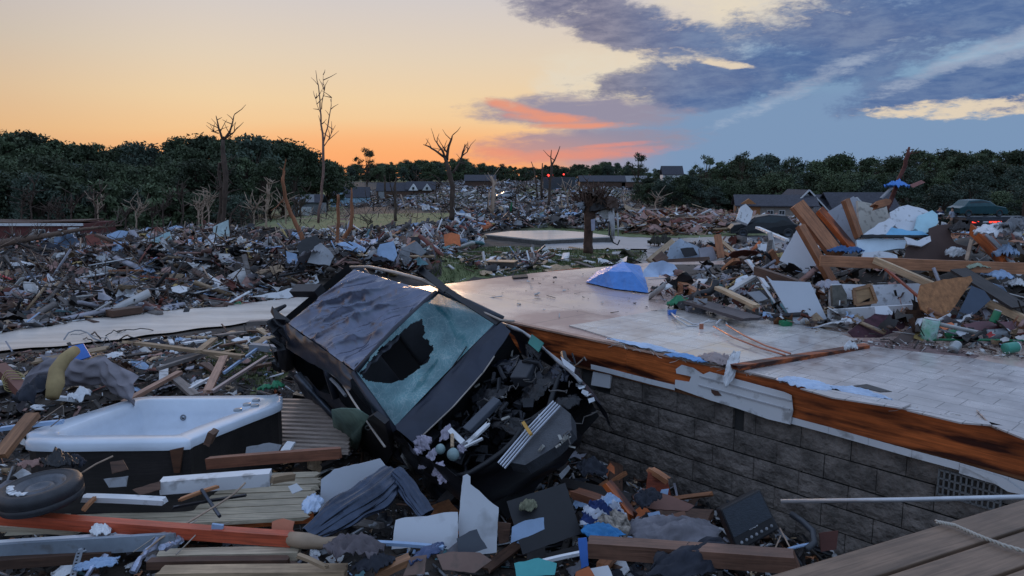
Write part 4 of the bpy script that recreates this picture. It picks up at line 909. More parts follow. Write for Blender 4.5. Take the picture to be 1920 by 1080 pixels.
# ---- broken trees traced as limbs
def snag(name, label, D, limbs, m, dj=.35, cat='broken tree', twigs=0, group=None):
    """limbs: list of [(px,py,r_px),...]; first limb is the trunk. real sizes at distance D"""
    k = D / FPX; base = G(limbs[0][0][0], limbs[0][0][1]) if D is None else None
    b = MB(); lb = MB(); rg = random.Random(int(limbs[0][0][0]))
    for li, P in enumerate(limbs):
        off = 0; pts = []; rad = []
        n = len(P)
        for i, (px, py, r) in enumerate(P):
            if i: off += rg.uniform(-dj, dj) * (1 if li else .3)
            pts.append(PY(px, py, D + off)); rad.append(max(.3, r) * .62 * k)
        # subdivide with wobble
        q = [pts[0]]; rr = [rad[0]]
        for i in range(n - 1):
            L_ = (pts[i + 1] - pts[i]).length
            for s_ in (.33, .66):
                q.append(pts[i].lerp(pts[i + 1], s_) + Vector((rg.uniform(-1, 1), rg.uniform(-1, 1), 0)) * L_ * .04); rr.append(rad[i] + (rad[i + 1] - rad[i]) * s_)
            q.append(pts[i + 1]); rr.append(rad[i + 1])
        (b if li == 0 else lb).tube(q, rr, 7)
        for t_ in range(twigs):
            i = rg.randrange(len(q) // 3, len(q)); L_ = rg.uniform(8, 30) * k; d = Vector((rg.uniform(-1, 1), rg.uniform(-.6, .6), rg.uniform(.1, 1.2))).normalized() * L_
            lb.tube([q[i], q[i] + d * .5 + Vector((rg.uniform(-.1, .1), 0, 0)) * L_, q[i] + d], [.9 * k, .6 * k, .3 * k], 4)
    root = PY(limbs[0][0][0], limbs[0][0][1], D); e = empty(name, root, label, cat, group)
    childof(b.build('trunk', m, smooth=True), e)
    if lb.v: childof(lb.build('limbs', m, smooth=True), e)
    return e
snag('broken_tree', 'tall split dark snag with two forked bare limbs at left', 40, [
    [(416, 462, 6), (420, 400, 6), (423, 340, 8), (420, 300, 8), (418, 262, 5)], [(414, 455, 5), (408, 420, 4), (414, 370, 4), (412, 306, 5), (430, 303, 1)],
    [(418, 262, 4), (410, 240, 3), (405, 217, 1)], [(410, 250, 2), (396, 246, 1)], [(420, 262, 4), (430, 248, 3), (437, 225, 2), (440, 214, 1)], [(424, 258, 3), (436, 250, 2), (445, 239, 1)],
    [(432, 460, 3), (430, 420, 3), (434, 400, 2), (453, 379, 1)], [(416, 350, 3), (404, 360, 1)], [(424, 330, 3), (436, 345, 1)]], barkm, twigs=4)
snag('broken_tree', 'very tall slender bare tree standing alone above the rubble', 46, [
    [(597, 418, 4), (603, 350, 4), (606, 290, 4), (605, 250, 3), (600, 200, 2), (597, 160, 1.4), (592, 132, .6)],
    [(606, 270, 2), (614, 240, 2), (620, 205, 1.2), (622, 183, .5)], [(607, 275, 1.5), (618, 258, 1.2), (629, 235, .5)], [(603, 205, 1.5), (608, 170, 1), (606, 140, .5)], [(602, 215, 1), (592, 185, .6)]], mat('pinkish bark', (.24, .14, .11), .85, var=.4, scale=4), twigs=5)
snag('broken_tree', 'orange barked broken trunk leaning left beside the slender tree', 30, [
    [(574, 470, 9), (560, 430, 7), (545, 400, 6), (535, 370, 5), (530, 340, 5), (533, 320, 3)], [(535, 370, 2), (522, 385, 1.4), (508, 395, .8)], [(531, 345, 4), (534, 310, 2), (536, 298, 1)]], barko, twigs=1)
snag('broken_tree', 'forked orange trunk bending up out of the rubble behind the car', 27, [
    [(632, 490, 8), (633, 470, 8), (646, 445, 7), (658, 425, 6), (660, 390, 5), (659, 352, 2)]], barko, twigs=0)
snag('broken_tree', 'straight orange pole like trunk just left of the forked trunk', 29, [[(631, 470, 5), (633, 430, 5), (634, 395, 5), (634, 365, 4)]], barko)
snag('broken_tree', 'bare broken tree with upswept limbs against the sunset', 48, [
    [(846, 412, 9), (848, 385, 8), (849, 350, 8), (840, 315, 7), (834, 295, 5)], [(834, 295, 4), (820, 285, 3), (805, 275, 2.5), (794, 271, 1)], [(836, 298, 4), (828, 280, 3), (815, 262, 1.2)],
    [(838, 300, 5), (840, 280, 4), (846, 262, 3), (849, 253, 1)], [(838, 285, 3), (830, 275, 2)], [(849, 325, 4), (862, 305, 3), (868, 285, 3), (872, 270, 1.2)], [(867, 292, 2), (876, 285, 1.5), (881, 276, .8)],
    [(845, 400, 3), (836, 390, 2), (830, 360, 1)], [(862, 305, 2), (872, 308, 1)]], barkm, twigs=3)
snag('broken_tree', 'thin dark forked snag left of the red vehicle lights', 70, [[(1028, 385, 5), (1031, 350, 4), (1034, 320, 4), (1033, 300, 2), (1034, 281, 1)], [(1034, 312, 3), (1042, 295, 2), (1050, 274, 1)], [(1016, 372, 4), (1017, 330, 3), (1017, 306, 1.5)], [(1008, 370, 3), (1003, 330, 2), (996, 303, 1)]], barkm, twigs=1)
snag('broken_tree', 'bark stripped snag on the rubble in the middle distance', 48, [[(922, 400, 6), (925, 370, 7), (926, 345, 5), (920, 330, 3)], [(922, 398, 4), (915, 388, 2), (918, 360, 3)], [(926, 352, 3), (931, 336, 1)]], barkp, twigs=3)
snag('broken_tree', 'dark splintered stump left of the sunset tree', 60, [[(742, 415, 5), (741, 380, 5), (740, 350, 4), (744, 330, 1)], [(738, 370, 2), (732, 350, 1)]], barkm, twigs=2)
snag('broken_tree', 'small thin dark snag between the slender tree and the stump', 80, [[(722, 358, 3), (722, 340, 3), (721, 328, 1)]], barkm, twigs=1)
for i in range(20):
    px = 30 + i * 28 + rt.uniform(-14, 14); py = 425; h = rt.uniform(18, 90); snag('broken_tree', 'thin pale snapped trunk before the left wood ' + near_of(px, 0), 66, [[(px, py + 10, 2.6), (px + rt.uniform(-3, 3), py - h * .5, 2.2), (px + rt.uniform(-8, 8), py - h, 1)]] + [[(px, py - h * rt.uniform(.3, .8), 1.6), (px + rt.uniform(-16, 16), py - h * rt.uniform(.7, 1.05), .6)] for _ in range(4)], rt.choice([barkm, barkm, barkp]), twigs=4, group='snapped trunks before the left wood')
for i, (px, py) in enumerate([(470, 440), (500, 425), (530, 400), (690, 430), (700, 395), (770, 420), (780, 360), (820, 380), (900, 375), (965, 390), (985, 370), (1065, 390), (1170, 390), (1230, 400), (380, 440), (340, 430), (1260, 380), (1480, 375), (455, 400)]):
    h = rt.uniform(18, 55); D = G(px, py).y
    snag('broken_tree', 'thin broken tree stub standing on the far rubble', D, [[(px, py + 4, 2.5), (px + rt.uniform(-3, 3), py - h * .5, 2), (px + rt.uniform(-8, 8), py - h, .8)]] + [[(px, py - h * rt.uniform(.3, .6), 1.2), (px + rt.uniform(-14, 14), py - h * rt.uniform(.6, .9), .4)] for _ in range(3)], rt.choice([barkm, barkm, barkp]), twigs=2, group='thin broken tree stubs on the far rubble')
# root-ball like tree in the lawn
t_ = snag('splintered_tree', 'short trunk with a bushy head of splintered dark branches by the slab', 30, [
    [(1102, 475, 16), (1103, 450, 14), (1104, 425, 14), (1106, 405, 18), (1104, 385, 20)]] +
    [[(1104 + rt.uniform(-6, 6), 402, 5), (1104 + dx_ * .8, 375 - rt.uniform(0, 8), 4), (1104 + dx_ * rt.uniform(.8, 1.25), 345 + abs(dx_) * .4 + rt.uniform(-14, 34), 1.4)] for dx_ in [rt.uniform(-30, 46) for _ in range(60)]] +
    [[(1110, 400, 3), (1135, 385 + rt.uniform(-10, 10), 2), (1150 + rt.uniform(-10, 8), 372 + rt.uniform(-10, 25), 1)] for _ in range(16)] +
    [[(1098, 398, 3), (1085, 385, 2), (1072 + rt.uniform(-4, 8), 375 + rt.uniform(-25, 25), 1)] for _ in range(14)], mat('reddish dark bark', (.085, .045, .03), .9, var=.6, scale=6, bump=.5), twigs=1)
for k, (px, py, rx, rz_) in enumerate([(1128, 385, .5, .35), (1145, 380, .4, .3), (1085, 388, .4, .3), (1105, 372, .5, .4), (1136, 400, .35, .25)]): tag(crumple('caught_debris', PY(px, py, 29.9), rx, .3, rz_ * 1.2, [darkw, brownw, greyp, barkm, white][k], seed=160 + k, n=14, rag_=.5, f=4, M=rotm(x=50, z=k * 40)), ['dark debris lump caught in the right of the splintered tree', 'brown debris lump caught at the outer right of the splintered tree', 'grey debris lump caught at the left of the splintered tree', 'bark clump in the middle of the splintered tree', 'white scrap caught low in the splintered tree'][k], 'debris')
hang = MB(); rg = random.Random(4)
for k in range(9):
    x0 = 1140 + rg.uniform(0, 18); hang.tube([PY(x0, 395 + rg.uniform(-8, 8), 29.8), PY(x0 + rg.uniform(-3, 3), 420, 29.8), PY(x0 + rg.uniform(-5, 4), 440 + rg.uniform(0, 15), 29.8)], [.05, .04, .02], 5)
tag(hang.build('torn_wrap', mat('torn white wrap', (.5, .48, .48), .8), smooth=True), 'torn whitish wrap dangling from the splintered tree', 'wrap')
tag(MB().tube([PY(1142, 415, 29.7), PY(1143, 440, 29.7), PY(1150, 455, 29.7), PY(1158, 459, 29.7), (PY(1162, 450, 29.7))], .03, 6).build('hanging_cable', black, smooth=True), 'black cable loop hanging from the splintered tree', 'cable')
tag(MB().prism([PY(1108, 412, 29.5), PY(1116, 410, 29.5), PY(1115, 432, 29.5), PY(1109, 433, 29.5)], (0, .04, 0)).build('trunk_board', mat('lilac board', (.4, .4, .5), .6)), 'pale board stuck against the trunk of the splintered tree', 'board')
# red-brown mast behind pile with tarp
t_ = snag('broken_tree', 'leaning red brown broken trunk rising behind the white rubble pile', 26, [[(1660, 400, 7), (1672, 372, 7), (1682, 345, 6), (1694, 318, 6), (1702, 292, 6), (1705, 276, 3)], [(1702, 292, 4), (1712, 282, 1.5)]], mat('red bark', (.13, .045, .035), .9, var=.5, scale=6, bump=.5), twigs=1)
tag(crumple('blue_tarp', PY(1682, 350, 25.8), .45, .2, .28, tarpm, M=rotm(z=10), seed=9, f=5), 'small blue tarp snagged round the leaning trunk behind the rubble pile', 'tarp')
tag(MB().beam(PY(1652, 372, 25.6), PY(1672, 352, 25.7), .12, .05).build('plank', greyp), 'dark stick leaning against the snagged blue tarp', 'plank')
tag(MB().prism([PY(1706, 347, 25.8), PY(1728, 338, 25.8), (PY(1735, 342, 25.8)), PY(1712, 352, 25.8)], (0, .03, 0)).build('pink_board', mat('pink board', (.45, .2, .18), .7)), 'pink torn board sticking out right of the snagged blue tarp', 'board')
# fallen branches at left
def fallen(name, label, P, r0_, n, m, seed, spread=60, D=None):
    rg = random.Random(seed); pts = [G(px, py) + Vector((0, 0, up)) for px, py, up in P]; b = MB(); rr = [r0_ * (1 - .75 * i / (len(P) - 1)) for i in range(len(P))]; b.tube(pts, rr, 7); l = MB()
    for k in range(n):
        u = rg.uniform(.05, 1) * (len(P) - 1); i = min(int(u), len(P) - 2); p = pts[i].lerp(pts[i + 1], u - i); dr = (pts[i + 1] - pts[i]).normalized()
        d = (dr + Vector((rg.uniform(-.6, .6), rg.uniform(-.6, .6), rg.uniform(-.1, .6)))).normalized(); L_ = rg.uniform(.3, 1) * spread
        mid = p + d * L_ * .5 + Vector((0, 0, rg.uniform(-.1, .1))) * L_; l.tube([p, mid, p + d * L_ + Vector((rg.uniform(-.2, .2), 0, rg.uniform(-.1, .2))) * L_], [r0_ * .28, r0_ * .16, .006], 5)
        for q in range(3):
            d2 = (d + Vector((rg.uniform(-.8, .8), rg.uniform(-.8, .8), rg.uniform(-.2, .8)))).normalized(); l.tube([mid - d2 * .02, mid + d2 * L_ * .4], [r0_ * .1, .005], 4)
    e = empty(name, pts[0], label, 'fallen tree'); childof(b.build('trunk', m, smooth=True), e); childof(l.build('branches', m, smooth=True), e)
fallen('fallen_tree', 'large dark fallen tree with long branches lying over rubble at far left', [(-60, 520, .5), (0, 492, .8), (80, 478, .9), (160, 462, 1.0), (230, 452, 1.1)], .22, 22, barkm, 3, 2.6)
fallen('fallen_tree', 'second dark fallen branch sloping down to the left edge', [(-40, 470, .9), (40, 485, .6), (120, 490, .4), (200, 488, .3)], .12, 14, barkm, 4, 1.6)
fallen('fallen_branch', 'fallen limb arching up behind the left rubble field', [(115, 450, .4), (150, 425, 1.2), (175, 415, 1.8)], .07, 6, barkm, 5, 1.2)

# ================================================================ BUILDINGS
shing = mat('dark shingle', (.06, .06, .075), .85, var=.35, scale=3, bump=.5)
brickw = mat('brick wall', (.15, .045, .04), .85, var=.4, scale=8, bump=.4, bscale=30)
glassd = mat('dark pane', (.03, .04, .05), .15, bump=0)
def wall_box(e, nm, cx, cy, z0, w, d, h, m):
    return MB().box((cx, cy, z0 + h / 2), (w, d, h)).build(nm, m, e)
def gable(e, cx, cy, z0, w, d, h, m, over=.3, tilt=0, axis='x'):
    a, b_ = w / 2 + over, d / 2 + over; t = .14
    if axis == 'x': P = [(-a, -b_, 0), (a, -b_, 0), (a, 0, h), (-a, 0, h)]; Q = [(-a, b_, 0), (-a, 0, h), (a, 0, h), (a, b_, 0)]
    else: P = [(-a, -b_, 0), (0, -b_, h), (0, b_, h), (-a, b_, 0)]; Q = [(a, -b_, 0), (a, b_, 0), (0, b_, h), (0, -b_, h)]
    b = MB()
    for T in (P, Q): b.prism([Vector((cx + x, cy + y, z0 + z + t)) for x, y, z in T], (0, 0, -t))
    o = b.build('roof', m, e)
    if axis == 'y':
        MB().prism([Vector((cx - w / 2, cy - d / 2 - .02, z0)), Vector((cx + w / 2, cy - d / 2 - .02, z0)), Vector((cx, cy - d / 2 - .02, z0 + h * .93))], (0, .15, 0)).build('gable_wall', e['wm'], e) if False else None
    return o
def window(e, x, y, z, w, h, fm):
    f = MB(); t = .07
    for (a, b_, c, d_) in ((0, h / 2, w, t), (0, -h / 2, w, t), (-w / 2, 0, t, h), (w / 2, 0, t, h), (0, 0, t * .6, h), (0, 0, w, t * .6)): f.box((x + a, y - .03, z + b_), (c + t * .0, .06 + .001 * abs(a), d_))
    fo = f.build('window', fm, e); MB().box((x, y - .008, z), (w - t, .012, h - t)).build('pane', glassd, fo)
def house_at(px, py, D, name, label, rz=0, cat='house'):
    p = PY(px, py, D); p.z = min(p.z, gz(p.x, p.y) + .2); e = empty(name, p, label, cat, rot=(0, 0, R(rz))); k = .76 if name == 'torn_house' else .62 if name == 'damaged_house' and D < 200 else 1; e.scale = (k, k, k * (1.25 if k < .7 else 1)); return e
# red brick house at far left
e = house_at(80, 447, 62, 'brick_house', 'low red brick house without a roof at the far left')
wall_box(e, 'wall', 0, 2, -.3, 7.6, 5, 2.35, brickw); wall_box(e, 'wall', -4.2, 3.2, -.3, 4, 5, 2.3, brickw)
MB().box((.2, -.6, 2.02), (7.2, .2, .2)).build('eave_board', white, e); MB().box((-3, 1.6, 2.15), (6, 4, .1), rotm(y=1)).box((1.2, 1.7, 2.2), (4.6, 3, .12), rotm(y=-1.5)).build('roof_deck', brownw, e)
window(e, .1, -.55, 1.1, 1.0, 1.0, white); window(e, -3.6, .66, 1.1, 1.0, .9, white)
MB().box((3.0, -.56, .95), (.95, .08, 1.7)).build('door', white, e); MB().box((3.25, -.64, 1.35), (.2, .04, .25), jit=.04).build('door_hole', black, e)
MB().tube([(1.8, -.7, 1.6), (2.2, -.7, 1.6), (2.25, -.7, 1.4), (2.25, -.7, -.2)], .05, 6).build('downpipe', white, e)
# collapsed dark roof pavilion, blue tarp houses in the valley
e = house_at(575, 375, 110, 'damaged_house', 'small house with faded blue roof in the valley left of the slender tree'); wall_box(e, 'wall', 0, 2, -.5, 7, 5, 2.6, greyp); gable(e, 0, 2, 2.1, 7, 5, 1.5, shing)
MB().prism([Vector((-3.6, -.7, 2.2)), Vector((2.0, -.7, 2.2)), Vector((1.4, 1.6, 3.6)), Vector((-2.6, 1.6, 3.6))], (0, -.02, .08)).build('roof_sheet', greyp, e); wall_box(e, 'garage_door', -.4, -.6, -.2, 3.2, .1, 1.6, white)
e = house_at(565, 332, 170, 'damaged_house', 'tiny blue roofed shed on the wood edge', -10); wall_box(e, 'wall', 0, 2, -1, 5, 4, 2.5, darkw); gable(e, 0, 2, 1.5, 5, 4, 1.6, mat('pale blue roof', (.25, .35, .45), .6))
e = house_at(655, 338, 170, 'damaged_house', 'house with pale blue gable and dark roof at the valley edge', 8); wall_box(e, 'wall', 0, 3, -1, 14, 7, 3, mat('pale blue siding', (.32, .48, .62), .6)); gable(e, 0, 3, 2, 14, 7, 3.0, shing); 
MB().prism([Vector((-6, -1, 1.6)), Vector((-1, -1, 1.6)), Vector((-3.4, -1, 4.2))], (0, .2, 0)).build('gable_wall', mat('pale blue siding', (.3, .45, .6), .6), e); window(e, -3.4, -1.02, 2.4, .9, 1.1, white)
e = house_at(740, 338, 190, 'damaged_house', 'long low house with dark roof left of the sunset tree', 0); wall_box(e, 'wall', 0, 3, -1, 15, 7, 2.8, brownw); gable(e, 0, 3, 1.8, 15, 7, 2.6, shing); wall_box(e, 'wall', -5.5, -.6, -.5, 2.4, .2, 2.2, greyp)
e = house_at(788, 342, 190, 'damaged_house', 'dark roofed house with two small white gables left of the sunset tree', 0); wall_box(e, 'wall', 0, 3, -1, 11, 6, 2.2, brownw); gable(e, 0, 3, 1.2, 12, 7, 2.6, shing)
for x in (-2.8, 2.8): MB().prism([Vector((x - 2, -.9, 1.0)), Vector((x + 2, -.9, 1.0)), Vector((x, -.9, 3.2))], (0, 1.6, 0)).build('dormer', white, e); MB().box((x, -1.0, 1.7), (.9, .1, .8)).build('window', glassd, e)
e = house_at(1262, 340, 260, 'damaged_house', 'tiny white gabled house on the horizon right of centre', 0); wall_box(e, 'wall', 0, 3, -1, 7, 5, 4, white); gable(e, 0, 3, 3, 7, 5, 3, shing)
for q, (px, py, w, c, lb) in enumerate([(1130, 334, 60, shing, 'long low dark roof on the horizon right of the red lights'), (1190, 334, 34, greyp, 'low grey roof on the horizon right of the long dark roof'), (900, 331, 40, shing, 'low dark roof on the horizon right of the sunset tree'), (1330, 362, 20, teal, 'small house with greenish wall among the trees left of the orange house')]):
    D = 230 if q < 3 else 110; e = house_at(px, py + 6, D, 'distant_house', lb); ww = w * D / FPX * 1.4; wall_box(e, 'wall', 0, 3, -1, ww, 6, 2.6, brownw if q < 3 else teal); gable(e, 0, 3, 1.6, ww, 6, 1.8, c)
# right mid-distance houses
osb = mat('osb board', (.38, .17, .07), .8, var=.4, scale=18, bump=.4)
e = house_at(1425, 402, 82, 'torn_house', 'house with orange sheathed gable and dark shingle roof in the right middle distance', -12)
wall_box(e, 'wall', 2.0, 3, -.5, 10.5, 6, 2.5, mat('tan siding', (.3, .26, .23), .7)); gable(e, 2.2, 3, 2.0, 11, 6.5, 1.5, shing)
MB().prism([Vector((-3.4, -.1, -.6)), Vector((.0, -.1, -.6)), Vector((.0, -.1, 1.9)), Vector((-1.6, -.1, 3.1)), Vector((-3.4, -.1, 2.0))], (0, 3, 0)).build('gable_wall', osb, e)
for x in (1.4, 3.0, 5.2): window(e, x, -.02, .9, .8, 1.1, white)
e = house_at(1512, 399, 83, 'torn_house', 'house with tall dark gable roof torn open in the right middle distance', 6)
wall_box(e, 'wall', 0, 3, -.5, 6, 6, 2.6, brownw); gable(e, 0, 3, 2.0, 6, 6, 3.0, shing, axis='y'); gable(e, 3.4, 4, 2.0, 5, 6, 2.2, shing)
MB().prism([Vector((-3, -.05, 2.0)), Vector((3, -.05, 2.0)), Vector((0, -.05, 4.6))], (0, .2, 0)).build('gable_wall', greyp, e); MB().beam((-3.2, -.5, 2.0), (0, -.5, 5.1), .1, .2).beam((3.2, -.5, 2.0), (0, -.5, 5.1), .1, .2).build('barge_board', white, e)
e = house_at(1625, 402, 83, 'torn_house', 'wide house with grey gable end behind the white rubble pile', 4)
wall_box(e, 'wall', 0, 3, -.5, 9, 6, 2.6, greyp); gable(e, 0, 3, 2.0, 10, 6, 2.6, shing); gable(e, -3, 1, 1.8, 5, 6, 2.2, shing, axis='y')
MB().prism([Vector((-5.3, -2.05, 1.8)), Vector((-.7, -2.05, 1.8)), Vector((-3, -2.05, 3.8))], (0, .2, 0)).build('gable_wall', mat('tan siding', (.3, .26, .23), .7), e); MB().beam((-5.6, -2.4, 1.8), (-3, -2.4, 4.1), .1, .2).beam((-.4, -2.4, 1.8), (-3, -2.4, 4.1), .1, .2).build('barge_board', white, e)

# ================================================================ VEHICLES, PEOPLE
def small_car(label, p, rz, m, s=1.0, name='wrecked_car', L_=4.3):
    e = empty(name, p, label, 'car', rot=(0, 0, R(rz))); e.scale = (s,) * 3
    b = MB(); prof = [(-2.1, .35), (-2.15, .75), (-1.7, .92), (-1.25, 1.38), (-.2, 1.45), (.55, 1.3), (1.05, .95), (1.9, .8), (2.12, .55), (2.1, .3)]
    for i, wd in enumerate((.8, .86)): pass
    v = []
    for y, sc_ in ((-.86, 1), (-.80, 1), (.80, 1), (.86, 1)):
        for x, z in prof: v.append((x, y * (1 if z < 1 else .86), z if abs(y) < .85 else z - .04))
    n = len(prof); f = [(j * n + i, j * n + i + 1, (j + 1) * n + i + 1, (j + 1) * n + i) for j in range(3) for i in range(n - 1)] + [tuple(range(n))[::-1], tuple(range(3 * n, 4 * n))]
    b.add(v, f); b.build('body', m, e)
    for sy in (-1, 1): MB().prism([(-1.15, sy * .765, 1.28), (-.2, sy * .755, 1.36), (.48, sy * .765, 1.22), (.85, sy * .8, .95), (-1.5, sy * .8, .95)], (0, sy * .02, 0)).build('side_window', glassd, e)
    MB().prism([(.6, -.62, 1.3), (.6, .62, 1.3), (1.04, .72, .98), (1.04, -.72, .98)], (.02, 0, .02)).build('windscreen', glassd, e)
    for x in (-1.35, 1.35):
        for y in (-.8, .8): wheel(e, Vector((x, y, .32)), Matrix.Rotation(R(90), 3, 'X'))
    return e
silver = mat('silver car paint', (.42, .45, .5), .3, .3, bump=0); tealcar = mat('teal car paint', (.018, .07, .085), .25, .3, bump=0); darkcar = mat('black car paint', (.02, .022, .026), .3, .3, bump=0)
p = G(950, 372); small_car('small silver car among rubble in the middle distance', p, 190, silver)
p = G(1430, 420); p = PY(1432, 418, 47); small_car('crushed black car lying in the red rubble in front of the orange gabled house', Vector((p.x, p.y, gz(p.x, p.y))), 170, darkcar)
p = G(1100, 352); small_car('pale car wreck in the valley right of the centre', G(1300, 368), 20, silver)
for k_, (px, py) in enumerate(((945, 338), (862, 332))): pass
# flatbed truck with a teal car on it
tp = PY(1862, 424, 50); tp.z = gz(tp.x, tp.y); e = empty('flatbed_truck', tp, 'dark flatbed truck with red tail lights lit at the right edge', 'truck', rot=(0, 0, R(4)))
MB().box((0, 0, 1.05), (5.6, 2.4, .16)).box((0, -1.22, 1.17), (5.6, .06, .1)).build('bed', metald, e); MB().box((-.2, 0, .74), (5.2, .9, .4)).build('chassis', black, e)
MB().box((-1.0, -1.17, .8), (3.2, .05, .4)).build('tail_board', black, e); MB().box((4.0, 0, 1.1), (2.3, 2.3, 1.9)).build('cab', darkcar, e)
red = mat('lit red lamp', (.5, .02, .02), .4, bump=0, emit=((1, .05, .03), 2.2))
for x, w in ((-2.15, .45), (-.95, .5), (-.5, .25), (.35, .6)): MB().box((x, -1.22, .86), (w, .05, .10)).build('tail_light', red, e)
MB().box((-1.45, -1.215, .87), (.36, .04, .09)).build('reflector_plate', white, e)
for x in (2.2, -2.0, 1.2):
    for y in (-1.0, 1.0): wheel(e, Vector((x, y, .48)), Matrix.Rotation(R(90), 3, 'X'), .48, .28)
small_car('dark teal car carried on the flatbed truck', tp + Vector((-1.05, .2, 1.14)), 4, tealcar, .8, 'teal_car')
# distant vehicle with red beacons
bp = PY(1048, 334, 210); e = empty('emergency_vehicle', Vector((bp.x, bp.y, gz(bp.x, bp.y))), 'distant dark truck with glowing red beacons on the road at the horizon', 'truck')
hh = bp.z - gz(bp.x, bp.y) + .3
MB().box((0, 0, max(.8, hh * .5)), (9, 2.4, max(1.2, hh))).build('body', metald, e)
glowr = mat('red beacon', (.6, .02, .02), .4, bump=0, emit=((1, .04, .03), 4))
for q, (px, py, r) in enumerate(((1028, 329, .36), (1057, 327, .22), (1035, 328, .2))):
    w_ = PY(px, py, 207) - e.location; MB().lathe([(0, -r), (r * .8, -r * .5), (r, 0), (r * .8, r * .5), (0, r)], Matrix.Translation(w_), 12).build('beacon', glowr, e, smooth=True)
# people (skinned, continuous bodies)
skin = mat('skin', (.35, .2, .14), .6, bump=0)
def figure(label, p, rz, lean, shirt, trouser, hair, arms, stride=.15, H=1.75):
    e = empty('person', p, label, 'person', rot=(0, 0, R(rz))); k = H / 1.75
    def limb(nm, V, Ed, rad, m, sub=2):
        me = bpy.data.meshes.new(nm); me.from_pydata([tuple(Vector(v) * k) for v in V], Ed, []); me.materials.append(m); o = bpy.data.objects.new(nm, me); COL.objects.link(o); o.parent = e
        md = o.modifiers.new('skin', 'SKIN'); md.use_smooth_shade = True
        for i, r in enumerate(rad): me.skin_vertices[0].data[i].radius = ((r[0] if isinstance(r, tuple) else r) * k, (r[1] if isinstance(r, tuple) else r) * k)
        me.skin_vertices[0].data[0].use_root = True; o.modifiers.new('sub', 'SUBSURF').levels = sub; o.modifiers['sub'].render_levels = sub; return o
    Ln = lambda z: lean * max(0, z - .95)
    V = [(0, 0, .95), (0, Ln(1.2), 1.2), (0, Ln(1.42), 1.42), (0, Ln(1.5) + .01, 1.53), (0, Ln(1.62) + .03, 1.66), (0, Ln(1.7) + .03, 1.72),
         (.17, Ln(1.4), 1.42), arms[0][0], arms[0][1], arms[0][2], (-.17, Ln(1.4), 1.42), arms[1][0], arms[1][1], arms[1][2],
         (.1, 0, .88), (.11, stride * .5, .5), (.11, stride * .3, .09), (.11, stride * .3 - .0 + .14, .04), (-.1, 0, .88), (-.11, -stride * .5, .5), (-.11, -stride * 1.1, .09), (-.11, -stride * 1.1 + .14, .04)]
    Ed = [(0, 1), (1, 2), (2, 3), (3, 4), (4, 5), (2, 6), (6, 7), (7, 8), (8, 9), (2, 10), (10, 11), (11, 12), (12, 13), (0, 14), (14, 15), (15, 16), (16, 17), (0, 18), (18, 19), (19, 20), (20, 21)]
    rad = [(.14, .1), (.13, .1), (.14, .1), .055, (.075, .095), (.05, .06), .06, .042, .032, .035, .06, .042, .032, .035, .085, .055, .038, .04, .085, .055, .038, .04]
    limb('body', V, Ed, rad, skin)
    limb('shirt', [V[0], V[1], V[2], V[6], V[7], V[10], V[11]], [(0, 1), (1, 2), (2, 3), (3, 4), (2, 5), (5, 6)], [(.17, .125), (.165, .125), (.16, .12), .075, .06, .075, .06], shirt)
    limb('trousers', [(0, 0, .98), (0, 0, .9), V[14], V[15], (V[16][0], V[16][1], .16), V[18], V[19], (V[20][0], V[20][1], .16)], [(0, 1), (1, 2), (2, 3), (3, 4), (1, 5), (5, 6), (6, 7)], [(.16, .12), (.15, .11), .098, .075, .062, .098, .075, .062], trouser)
    hb = MB(); hb.lathe([(0, -.02), (.07, -.01), (.09, .04), (.07, .09), (0, .105)], Matrix.Translation(Vector((0, Ln(1.62) + .02, 1.66)) * k), 12); hb.build('hair', hair, e, smooth=True)
    for sx in (.11, -.11):
        y = (stride * .3 if sx > 0 else -stride * 1.1); bevel(MB().box(Vector((sx, y + .06, .045)) * k, (.1 * k, .27 * k, .09 * k)).build('shoe', black, e), .02)
    return e
pp = PY(1785, 427, 50); pp.z = gz(pp.x, pp.y) + .02
figure('person in a pale grey long shirt and brown trousers walking away by the truck', pp, 12, .12, mat('pale grey shirt', (.36, .38, .45), .85), mat('brown trousers', (.1, .08, .065), .9), black,
       [[(.27, .02, 1.18), (.3, .12, .98), (.3, .16, .9)], [(-.3, -.02, 1.2), (-.42, .02, 1.02), (-.46, .06, .94)]], .2)
pp = PY(1759, 424, 51.5); pp.z = gz(pp.x, pp.y) + .02
figure('person in dark clothes carrying a white bundle beside the person in grey', pp, 160, .25, mat('navy shirt', (.03, .04, .09), .9), mat('dark trousers', (.04, .038, .035), .9), black,
       [[(.27, .1, 1.2), (.2, .3, 1.15), (.12, .36, 1.18)], [(-.27, .1, 1.2), (-.2, .3, 1.15), (-.12, .36, 1.18)]], .12)
tag(crumple('white_bundle', pp + Vector((-.12, -.33, 1.22)), .26, .16, .14, white, seed=21, n=12), 'white bundle held by the person in dark clothes', 'bundle')
